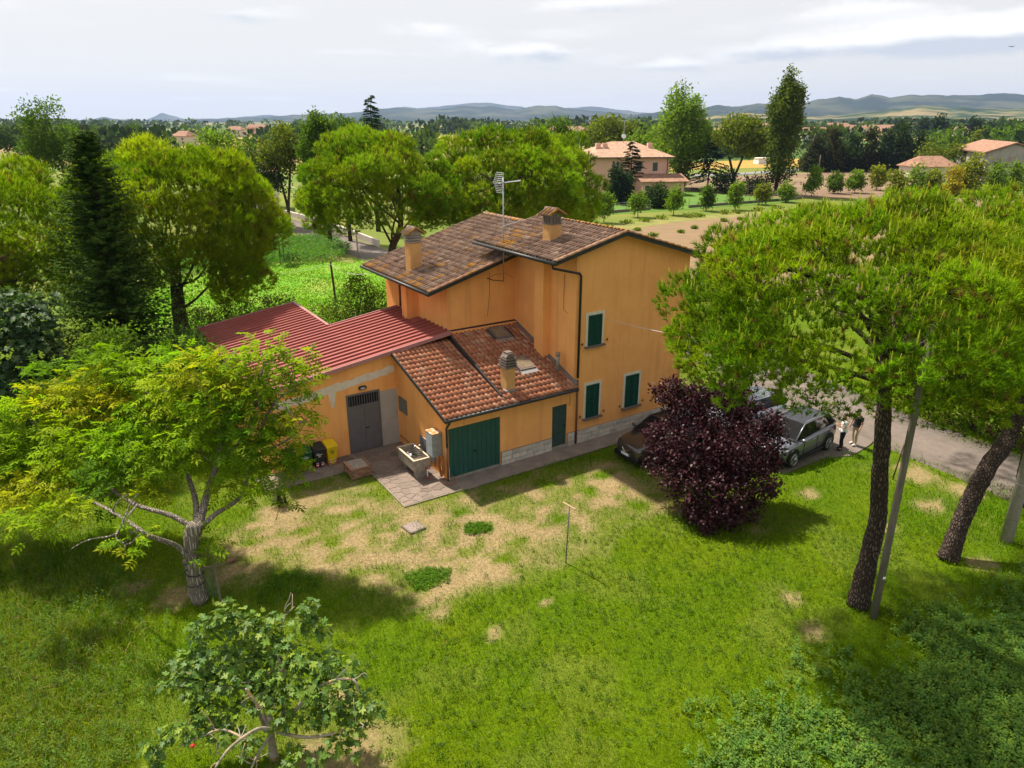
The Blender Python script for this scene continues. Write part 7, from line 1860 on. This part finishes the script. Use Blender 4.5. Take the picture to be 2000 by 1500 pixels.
mb = MB(); mb.hexa([(8.9, -4.9, 2.5), (18.2, -4.9, 2.5), (18.2, -.003, 3.6), (8.9, -.003, 3.6)], [(8.9, -4.9, 2.65), (18.2, -4.9, 2.65), (18.2, -.003, 3.75), (8.9, -.003, 3.75)]); mb.build('porch_roof', M['roof_far'], t_)
win(t_, 9.9, 10.7, 1.0, 1.9, -4.2, 'pane', frame='cream'); 
mb = MB(); mb.box(-.9, .3, -1.2, -.01, 0, 1.5); mb.build('porch_step', M['brick'], t_)
t_2 = thing('dish_aerial', 'aerial mast with a white dish on the pink house roof', 'aerial', (pA[0] + 7.2, pA[1] + 6.0, Hp + 2.2), 0)
mb = MB(); mb.tube([(0, 0, 0), (0, 0, 4.4)], .05, 6); mb.tube([(-.6, 0, 4.3), (.7, 0, 4.3)], .06, 5); mb.build('mast', M['galv'], t_2)
mb = MB(); mb.tube([(0, -.15, 1.5), (0, -.3, 1.55)], [.45, .40], 14); mb.build('dish', M['white'], t_2)
# barn
pb_ = at(1915, 288, 165)
t_ = thing('grey_barn', 'large grey barn with a pale gable and tiled roof at the edge of the photo', 'barn', (pb_[0] + 2, 165, 0), R(-18))
mb = MB(); mb.ext([(0, 0), (11, 0), (11, 6.4), (5, 8.4), (0, 6.6)], 'xz', 0, 26); mb.build('wall', M['barnwall'], t_)
mb = MB(); mb.ext([(-.8, 6.45), (5, 8.55), (5, 8.85), (-.8, 6.75)], 'xz', -.6, 26.6); mb.ext([(5.002, 8.55), (11.9, 6.2), (11.9, 6.5), (5.002, 8.85)], 'xz', -.6, 26.6); mb.build('roof', M['roof_far'], t_)
for x0 in (1.5, 5.5, 8.5): win(t_, x0, x0 + 1.2, 3.4, 4.6, 0, 'pane', frame='barnwall')
def cottage(label, u, v, Y, wd, dp, h, rot, wall='farwall', seed=0, rh=.28, name='far_house', group='scattered houses on the plain'):
    p = at(u, v, Y); t = thing(name, label, 'house', (p[0], Y, 0), rot, group)
    mb = MB(); mb.box(-wd / 2, wd / 2, 0, dp, 0, h); mb.build('wall', M[wall], t)
    mb = MB(); hip_roof(mb, -wd / 2, wd / 2, 0, dp, h + .01, h + rh * dp, .5, dp * .25); mb.build('roof', M['roof_far'], t)
    k = max(2, int(wd / 3.5))
    for i in range(k):
        x0 = -wd / 2 + (i + .5) * wd / k - .5
        for z0 in ([1.0] if h < 4 else [1.0, h - 2.0]): win(t, x0, x0 + 1.0, z0, z0 + 1.2, 0, 'pane', frame=wall)
    return t
cottage('small cottage with an orange roof behind the golden yard trees', 1838, 322, 172, 9, 8, 3.2, .2, 'cream')
cottage('white rendered house half hidden by trees past the lane post', 478, 340, 112, 9, 8, 6.0, .3, 'cream')
for i, (u, Y, wd, h, lab) in enumerate([(345, 420, 10, 5, 'brown roofed far farmhouse over the huge pine'), (365, 520, 12, 4, 'long low far house beside the brown farmhouse'), (455, 620, 12, 6, 'pale far block over the light green tree'), (500, 700, 18, 7, 'wide pinkish far building before the hills'), (560, 800, 20, 6, 'far white building between the pine and the leafy tree'),
                                       (1105, 480, 26, 7, 'far reddish village house above the broad pine'), (1122, 600, 22, 6, 'far pale village house near the airy tree'), (1170, 900, 40, 8, 'long far roof at the foot of the hills'), (1600, 520, 20, 6, 'far farmhouse with a brown roof beside the tall poplar'), (1690, 620, 46, 7, 'long white far farm buildings above the dark screen'), (1720, 640, 26, 7, 'far pale house next to the long white farm'),
                                       (1740, 560, 14, 6, 'far little house with a pale wall under the hills'), (1925, 560, 44, 6, 'long far shed with a tan roof at the foot of the hills'), (1975, 640, 30, 6, 'far shed near the photo edge'), (1640, 800, 30, 8, 'far cream house low on the hillside'), (1790, 820, 24, 8, 'far rose house among hillside trees'), (30, 520, 24, 6, 'far pale house beside the round tree'), (1480, 700, 30, 8, 'far house behind the forked umbrella pine')]):
    cottage(lab, u, 245, Y, wd, 10, h, .15 * ((i % 5) - 2), ['farwall', 'cream', 'farwall', 'pink'][i % 4])
# white sheet or tank in the field
p = at(1498, 305, 240); t_ = thing('white_shed', 'low white plastic covered shed in the field between the umbrella pine and the poplar', 'shed', (p[0], 240, 0), .1)
mb = MB(); mb.box(-2.6, 2.6, 0, 4, 0, 1.7); mb.build('wall', M['white'], t_); mb = MB(); mb.box(-2.8, 2.8, -.2, 4.2, 1.705, 1.9); mb.build('roof', M['cream'], t_)
# tree belts on the plain that read as one mass
g = np.random.default_rng(77)
def belt(name, rowsY, dens, pal, seed, u0=-150, u1=2150, h=(3, 9)):
    g = np.random.default_rng(seed); Vs, Fs, Cs = [], [], []; off = 0
    for Y in rowsY:
        us = np.arange(u0, u1, 4.0)
        pres = fbm(us * .013 + Y, us * 0 + Y * .37, 3)
        for u, p in zip(us, pres):
            if p < dens: continue
            x = (u - 1000) / 1387 * Y * 1.05; hh = g.uniform(*h) * (.6 + p); yy = Y + g.uniform(-.08, .08) * Y
            n = 34; d = rdir(g, n); P = np.array([x, yy, hh * .5]) + d * np.array([hh * .55, hh * .55, hh * .5]); s_ = hh * .40
            V, F = leaf_quads(g, P, unit(d + g.normal(0, .5, (n, 3))), rdir(g, n), s_, s_ * .8)
            Vs.append(V); Fs.append(F + off); off += len(V); Cs.append(np.repeat(vary(g, 1, pal, .25).repeat(n, 0) * g.uniform(.7, 1.3, (n, 1)), 4, 0))
    o = ob(name, np_mesh(name, np.concatenate(Vs), np.concatenate(Fs), M['leaf_dark'], np.concatenate(Cs)), kind='stuff'); return o
belt('far_woods', [300, 380, 480, 620], .56, P_MID + P_DRK, 401, h=(3, 7.5))
belt('far_woods', [800, 1050, 1350, 1800], .50, P_DRK + P_MID, 402, h=(5, 11))

# ------------------------------------------------------------------ fences, posts, wires, walls
def fence(label, pts, h, name='wire_fence', step=2.4):
    pts = [np.array([p[0], p[1], 0.0]) for p in pts]; t = thing(name, label, 'fence', pts[0])
    B = pts[0]; mb = MB()
    for a, b_ in zip(pts[:-1], pts[1:]):
        n = max(1, int(np.linalg.norm(b_ - a) / step))
        for k in range(n + 1):
            p = a + (b_ - a) * k / n - B; mbp = MB(); mbp.tube([p, p + [0, 0, h]], .04, 5); mbp.build('post', M['wood'], t)
        for z in np.linspace(.35, h - .05, 5): mb.tube([a - B + [0, 0, z], b_ - B + [0, 0, z]], .012, 3)
        d = (b_ - a); L_ = np.linalg.norm(d); d /= L_; nn = np.array([-d[1], d[0], 0]) * .08
        mk = MB(); mk.hexa([a - B - nn, b_ - B - nn, b_ - B + nn, a - B + nn], [a - B - nn + [0, 0, .42], b_ - B - nn + [0, 0, .42], b_ - B + nn + [0, 0, .42], a - B + nn + [0, 0, .42]]); mk.build('kerb', M['sill'], t)
    mb.build('wires', M['galv'], t); return t
fence('wire fence on a dark kerb round the lawn of the pink house, near side', [gp(1120, 424), gp(1198, 416), gp(1270, 410)], 1.5)
fence('wire fence on a dark kerb under the drooping cedar, up to the poplar', [gp(1345, 406), gp(1440, 399), gp(1530, 392), gp(1565, 388)], 1.5)
fence('far wire fence behind the pink house lawn towards the ploughed field', [gp(1350, 371), gp(1440, 374), gp(1545, 386)], 1.2)
wl = [gp(u, v) for u, v in [(556, 420), (600, 432), (645, 446), (690, 462), (740, 482)]]
t_ = thing('lane_wall', 'low weathered stone wall along the lane under the forked pine', 'wall', wl[0])
for a, b_ in zip(wl[:-1], wl[1:]):
    n = 3
    for k in range(n):
        p, q = a + (b_ - a) * k / n - wl[0], a + (b_ - a) * (k + .97) / n - wl[0]; d = unit(q - p); nn = np.array([-d[1], d[0], 0]) * .15
        mb = MB(); mb.hexa([p - nn, q - nn, q + nn, p + nn], [p - nn + [0, 0, .75], q - nn + [0, 0, .75], q + nn + [0, 0, .75], p + nn + [0, 0, .75]]); mb.build('wall_section', M['stone'], t_)
pp = gp(536, 396); pole('lane_post', 'tall thin post by the lane holding a white cable', pp, pp + np.array([-.2, 0, 5.2]), .13, .10, M['polewood'], 'post')
p2_ = gp(700, 503); pole('concrete_post', 'thin grey post at the near edge of the lane under the forked pine', p2_, p2_ + np.array([-.05, 0, 2.9]), .09, .08, M['poleconc'], 'post')
p3_ = gp(656, 590); pole('field_post', 'dark wooden post standing in the bright field behind the red roof', p3_, p3_ + np.array([-.15, 0, 3.2]), .09, .08, M['brownpost'], 'post')
def wire(label, a, b_, sag, r_=.012, m_='wire', group='wires slung between posts'):
    a = np.array(a, float); b_ = np.array(b_, float); mb = MB()
    mb.tube([a + (b_ - a) * f - np.array([0, 0, sag * 4 * f * (1 - f)]) - a for f in np.linspace(0, 1, 14)], r_, 4)
    o = mb.build('cable', M[m_]); o.location = a; props(o, label, 'cable', group); return o
wire('pale cable strung from the house wall by the upper shutter towards the pines', hw(7.65, -.02, 5.45), (11.8, 18.5, 6.9), .25, .010)
wire('white cable sagging from the lane post into the forked pine', pp + [-.2, 0, 5.0], at(612, 372, 95), .8, .035)
wire('thin wire from the field post to the house eaves', p3_ + [-.15, 0, 3.0], hw(1.6, 10.5, 6.3), .35, .012)
wire('thin wire from the field post off into the huge pine', p3_ + [-.15, 0, 3.0], (-20, 47, 3.4), .3, .012)
wire('thin pale wire along the lawn past the bent trunk to the concrete pole', (15.0, 19.2, 3.3), pb2 + [.1, 0, 2.1], .1, .010)
wire('thin dark wire between the two poles at the top', pb + [.1, .3, 9.2], pb2 + [.4, .5, 9.4], .3, .010, 'gutter')
for i, (u, Y, vt, lab) in enumerate([(1603, 192, 303, 'wooden power pole in front of the dark conifer screen')]):
    p = at(u, vt, Y); pole('power_pole', lab, (p[0], Y, 0), (p[0], Y, p[2]), .15, .12, M['wood'])
# dirt heap, manure and small garden things
pd = gp(563, 467); t_ = thing('dirt_heap', 'little heap of brown earth at the lane edge by the maize', 'heap', pd)
mb = MB(); g = np.random.default_rng(9)
for k in range(7):
    v, fc = blob((g.normal(0, .8), g.normal(0, .4), .12), (g.uniform(.3, .6), g.uniform(.3, .5), g.uniform(.25, .5)), 8); mb.add([(x + g.normal(0, .05), y, max(z, -.05) + g.normal(0, .03)) for x, y, z in v], fc)
mb.build('earth', mat('heap_earth', (.20, .115, .065), (.13, .075, .045), scale=2, rough=1, bump=.8), t_)
pq = gp(1138, 395); t_ = thing('garden_ball_lamp', 'white globe garden lamp on the lawn of the pink house', 'lamp', pq)
mb = MB(); mb.tube([(0, 0, 0), (0, 0, .5)], .05, 6); mb.build('stem', M['gutter'], t_); mb = MB(); v, fc = blob((0, 0, .75), (.28, .28, .28), 12); mb.add(v, fc); mb.build('globe', M['cream'], t_, True)
pq = gp(1460, 383); t_ = thing('wash_line_post', 'pale T shaped post on the garden lawn by the dark round bush', 'post', pq)
mb = MB(); mb.tube([(0, 0, 0), (0, 0, 1.7)], .05, 6); mb.tube([(-.7, 0, 1.7), (.7, 0, 1.7)], .05, 6); mb.build('frame', M['wood'], t_)
pz = at(1977, 91, 60); t_ = thing('bird', 'small dark swift flying high in the sky', 'bird', pz, R(30))
mb = MB(); v, fc = blob((0, 0, 0), (.13, .035, .035), 8); mb.add(v, fc); mb.build('body', M['black'], t_, True)
for sg in (-1, 1):
    mb = MB(); mb.hexa([(.06, sg * .02, 0), (.02, sg * .14, .05), (-.10, sg * .26, .02), (-.02, sg * .02, 0)], [(.06, sg * .02, .012), (.02, sg * .14, .06), (-.10, sg * .26, .025), (-.02, sg * .02, .012)]); mb.build('wing', M['black'], t_)
mb = MB(); mb.hexa([(-.10, -.01, -.005), (-.10, .01, -.005), (-.22, .05, -.005), (-.22, -.05, -.005)], [(-.10, -.01, .005), (-.10, .01, .005), (-.22, .05, .005), (-.22, -.05, .005)]); mb.build('tail', M['black'], t_)
# ------------------------------------------------------------------ grass, weeds, maize, litter
HP = [(-6.3, 2.9), (-2.32, 2.88), (-2.32, -.94), (10.7, -1.08), (12.6, -1.08), (12.6, 12), (-6.3, 15.5)]
HOUSEPOLY = [tuple(hw(s, t)[:2]) for s, t in HP]
def on_road(x, y):
    px = [gp(u, v)[:2] for u, v in [(1275, 868), (1205, 873), (1262, 905), (1420, 905), (1530, 925), (1615, 893), (1665, 890), (1740, 872), (1850, 920), (1985, 952), (2200, 1045), (2200, 960), (1985, 900), (1850, 850), (1700, 790), (1400, 780)]]
    return poly_dist(x, y, px)
def blades(name, n, seed, u0, u1, v0, v1, ln, wd, pals, keep, lean=.55, two=True, straw=.0):
    g = np.random.default_rng(seed)
    u = g.uniform(u0, u1, n); v = g.uniform(v0, v1, n)
    y_ = -(v - 750) / 1387; x_ = (u - 1000) / 1387; dz = -sp + y_ * cp; t = -CAM_H / dz
    X = x_ * t; Y = (cp + y_ * sp) * t
    k = keep(X, Y, g); X, Y = X[k], Y[k]; n = len(X)
    dist = np.hypot(X, Y)
    f = np.clip(fbm(X * .35 + 5, Y * .35, 4) * 1.9 - .45, 0, 1)[:, None]
    c = lerp(pals[0], pals[1], f) * g.uniform(.75, 1.25, (n, 1))
    th = fbm(X * 1.3 + 30, Y * 1.3 + 9, 3); c = np.where((th > .60)[:, None], c * np.array([.72, .86, .9]), c)
    sw = g.random(n) < straw; c[sw] = np.array([.34, .27, .12]) * g.uniform(.7, 1.2, (sw.sum(), 1))
    hl_ = ln * (.45 + 1.1 * fbm(X * .7, Y * .7, 3)) * g.uniform(.6, 1.3, n) * np.clip(dist / 20, .8, 2.2) ** .35
    a = g.uniform(0, 6.28, n); le = g.normal(0, lean, n)
    d = np.stack([np.cos(a), np.sin(a), np.zeros(n)], 1); s_ = np.stack([-d[:, 1], d[:, 0], np.zeros(n)], 1)
    B = np.stack([X, Y, np.full(n, -.02)], 1); w_ = wd * np.clip(dist / 18, .7, 3) * g.uniform(.7, 1.3, n)
    m = B + d * (le * hl_ * .25)[:, None] + np.array([0, 0, 1.0]) * (hl_ * .6)[:, None]
    tip = B + d * (le * hl_ * .9)[:, None] + np.array([0, 0, 1.0]) * (hl_ * np.clip(1 - .25 * np.abs(le), .45, 1))[:, None]
    V = np.stack([B, m - s_ * w_[:, None] * .5, tip, m + s_ * w_[:, None] * .5], 1).reshape(-1, 3)
    i = np.arange(n) * 4
    return ob(name, np_mesh(name, V, np.stack([i, i + 1, i + 2, i + 3], 1), M['grass'], np.repeat(c, 4, 0)), kind='stuff')
def keep_lawn(X, Y, g):
    ok = (poly_dist(X, Y, HOUSEPOLY) < 0) & (on_road(X, Y) < -.02 + g.normal(0, .30, len(X)))
    return ok & (g.random(len(X)) > dryness(X, Y) * 1.12 - .06)
G0 = [(.080, .195, .002), (.175, .27, .004)]
blades('grass', 215000, 501, -60, 2060, 850, 1560, .125, .016, G0, keep_lawn, straw=.02)
WEED_R = [gp(u, v)[:2] for u, v in [(1330, 1560), (1450, 1440), (1600, 1360), (1720, 1300), (1850, 1210), (1950, 1150), (2080, 1100), (2120, 1560)]]
WEED_L = [gp(u, v)[:2] for u, v in [(-80, 1010), (60, 1020), (120, 1090), (190, 1150), (215, 1250), (230, 1380), (210, 1560), (-80, 1560)]]
def keep_tall(X, Y, g): return (poly_dist(X, Y, WEED_L) > g.normal(0, .6, len(X)))
blades('grass', 45000, 502, -60, 330, 960, 1560, .30, .012, [(.105, .19, .008), (.19, .26, .014)], keep_tall, .7, straw=.12)
def keep_back(X, Y, g): return (poly_dist(X, Y, HOUSEPOLY) < -.3)
blades('grass', 45000, 503, 250, 800, 505, 720, .085, .035, [(.085, .235, .003), (.15, .275, .006)], keep_back, .9, straw=.03)
def keep_dry(X, Y, g): return (poly_dist(X, Y, HOUSEPOLY) < 0) & (on_road(X, Y) < -.1) & (g.random(len(X)) < dryness(X, Y) * 1.1 - .1)
blades('grass', 50000, 504, 300, 1400, 880, 1220, .05, .011, [(.30, .235, .105), (.40, .32, .16)], keep_dry, 1.3)

def weeds(name, poly, n, seed, hgt, pal, size, soft=.5, wob=3.0):
    g = np.random.default_rng(seed); P = np.array(poly); lo, hi = P.min(0), P.max(0)
    X = g.uniform(lo[0], hi[0], n); Y = g.uniform(lo[1], hi[1], n)
    k = (poly_dist(X, Y, poly) + (fbm(X * .6, Y * .6, 3) - .5) * wob > g.normal(0, soft, n)) & (Y > 9); X, Y = X[k], Y[k]; n = len(X)
    h = hgt * (.5 + 1.0 * fbm(X * .5 + 3, Y * .5, 3)) * g.uniform(.6, 1.2, n)
    m = 15; f = np.tile(np.linspace(.2, 1, m), n); i_ = np.repeat(np.arange(n), m); a = g.uniform(0, 6.28, n * m)
    d = np.stack([np.cos(a), np.sin(a), np.zeros(n * m)], 1); ln_ = g.normal(0, .2, (n, 2))
    B = np.stack([X[i_] + ln_[i_, 0] * f * h[i_], Y[i_] + ln_[i_, 1] * f * h[i_], f * h[i_]], 1) + d * .02
    D = unit(d + np.array([0, 0, .25]) + g.normal(0, .3, d.shape)); Nr = unit(np.array([0, 0, 1.0]) + g.normal(0, .35, d.shape))
    L_ = size * (1.25 - .7 * f) * g.uniform(.7, 1.3, n * m)
    V, F = leaf_quads(g, B, D, Nr, L_, L_ * .55)
    c = np.repeat((vary(g, n, pal, .15)[i_]) * g.uniform(.85, 1.15, (n * m, 1)), 4, 0)
    return ob(name, np_mesh(name, V, F, M['leaf'], c), kind='stuff')
weeds('weeds', WEED_R, 12000, 511, .27, [(.12, .23, .045), (.15, .27, .045), (.10, .20, .045), (.19, .29, .04)], .095)
weeds('weeds', WEED_L, 6500, 512, .36, [(.10, .19, .03), (.125, .215, .03), (.085, .16, .028), (.155, .23, .03)], .07, .8)
for i, (c, r_) in enumerate(GREENSPOTS[:3]):
    poly = [(c[0] + r_ * (1.0 + .35 * math.sin(3 * a + i)) * math.cos(a), c[1] + r_ * (.8 + .3 * math.sin(2 * a)) * math.sin(a)) for a in np.linspace(0, 2 * math.pi, 19)[:-1]]
    weeds('clover_patch', poly, 420, 520 + i, .10, [(.095, .20, .014), (.12, .23, .016), (.075, .17, .014)], .06, .12, .5)
lawnpoly = [gp(u, v)[:2] for u, v in [(560, 1250), (900, 1180), (1250, 1010), (1700, 1000), (1900, 1020), (1750, 1250), (1500, 1480), (800, 1500)]]
weeds('clover_patch', lawnpoly, 2600, 525, .09, [(.080, .145, .018), (.10, .17, .02), (.065, .125, .02)], .055, .4)
# maize in rows
g = np.random.default_rng(531)
MZ = [gp(u, v)[:2] for u, v in [(515, 522), (520, 482), (560, 471), (640, 471), (684, 488), (676, 506), (600, 517)]]
MZ2 = [gp(u, v)[:2] for u, v in [(330, 545), (330, 500), (520, 495), (518, 520), (430, 528)]]
Ps = []
for poly in (MZ, MZ2):
    P = np.array(poly); lo, hi = P.min(0), P.max(0)
    for yy in np.arange(lo[1], hi[1], .75):
        for xx in np.arange(lo[0], hi[0], .28):
            Ps.append((xx + g.normal(0, .05), yy + g.normal(0, .06)))
Ps = np.array(Ps); k = (poly_dist(Ps[:, 0], Ps[:, 1], MZ) > -.1) | (poly_dist(Ps[:, 0], Ps[:, 1], MZ2) > -.1); Ps = Ps[k]
m = 7; i_ = np.repeat(np.arange(len(Ps)), m); f = np.tile(np.linspace(.15, .9, m), len(Ps)); a = g.uniform(0, 6.28, len(i_)); hh = g.uniform(.9, 1.25, len(Ps))[i_]
d = np.stack([np.cos(a), np.sin(a), np.full(len(a), .75)], 1)
V, F = leaf_quads(g, np.stack([Ps[i_, 0], Ps[i_, 1], f * hh * .8], 1), unit(d), unit(np.array([0, 0, 1.0]) + g.normal(0, .2, d.shape)), .55 * g.uniform(.7, 1.2, len(i_)), .10)
ob('maize', np_mesh('maize', V, F, M['leaf'], np.repeat(vary(g, len(i_), [(.055, .150, .020), (.075, .185, .024), (.045, .125, .02), (.10, .20, .05)], .15), 4, 0)), kind='stuff')
# tufts at the field edge and in the ploughed field
g = np.random.default_rng(541); pts = []
for u, v, s_ in [(1225, 437, .9), (1260, 433, .9), (1290, 428, 1.0), (1345, 425, 1.2), (1365, 424, .8), (1415, 418, .9), (1440, 417, .7), (1245, 451, .35), (1276, 462, .5), (1356, 447, .35), (1413, 433, .5), (1446, 430, .35), (1330, 455, .3), (1120, 455, .8), (1150, 452, .8), (1185, 446, .9), (1480, 412, .8), (1520, 408, .7)]:
    p = gp(u, v); n = 90; q = rdir(g, n) * np.array([s_ * 1.3, s_, s_ * .45]); q[:, 2] = np.abs(q[:, 2]); pts.append(np.array([p[0], p[1], 0]) + q * g.uniform(.2, 1, (n, 1)))
P = np.concatenate(pts); V, F = leaf_quads(g, P, unit(np.array([0, 0, .8]) + g.normal(0, .5, P.shape)), rdir(g, len(P)), .45, .16)
ob('field_weeds', np_mesh('field_weeds', V, F, M['leaf'], np.repeat(vary(g, len(P), [(.13, .20, .025), (.10, .17, .022), (.20, .22, .03)], .2), 4, 0)), kind='stuff')
# gravel and dry bits lying in the bare yard
g = np.random.default_rng(551); n = 12000
u = g.uniform(380, 1320, n); v = g.uniform(890, 1200, n); y_ = -(v - 750) / 1387; t = -CAM_H / (-sp + y_ * cp); X = (u - 1000) / 1387 * t; Y = (cp + y_ * sp) * t
k = (poly_dist(X, Y, HOUSEPOLY) < -.02) & (on_road(X, Y) < 0) & (g.random(n) < dryness(X, Y) - .1); X, Y = X[k], Y[k]; n = len(X)
V, F = leaf_quads(g, np.stack([X, Y, np.full(n, .012) + g.uniform(0, .01, n)], 1), unit(rdir(g, n) * np.array([1, 1, .3])), unit(np.array([0, 0, 1.0]) + g.normal(0, .4, (n, 3))), g.uniform(.015, .05, n), g.uniform(.012, .03, n), .25)
ob('gravel', np_mesh('gravel', V, F, M['litter'] if 'litter' in M else None, np.repeat(vary(g, n, [(.36, .29, .19), (.30, .23, .15), (.44, .38, .29), (.22, .16, .10), (.34, .26, .14)], .2), 4, 0)), kind='stuff')
# flowers
for i, (u, v, Y) in enumerate([(378, 1473, 11.6), (324, 1467, 11.5)]):
    p = gp(u, v); t_ = thing('poppy', ['red poppy in the grass below the fig tree', 'second smaller poppy nearer the fig leaves at the photo edge'][i], 'flower', p)
    mb = MB(); mb.tube([(0, 0, 0), (.02, 0, .22)], .005, 4); mb.build('stem', M['bin_g'], t_); mb = MB(); v_, fc = blob((.02, 0, .25), (.055 - .015 * i, .055 - .015 * i, .03), 8); mb.add(v_, fc); mb.build('petals', M['red'], t_, True)
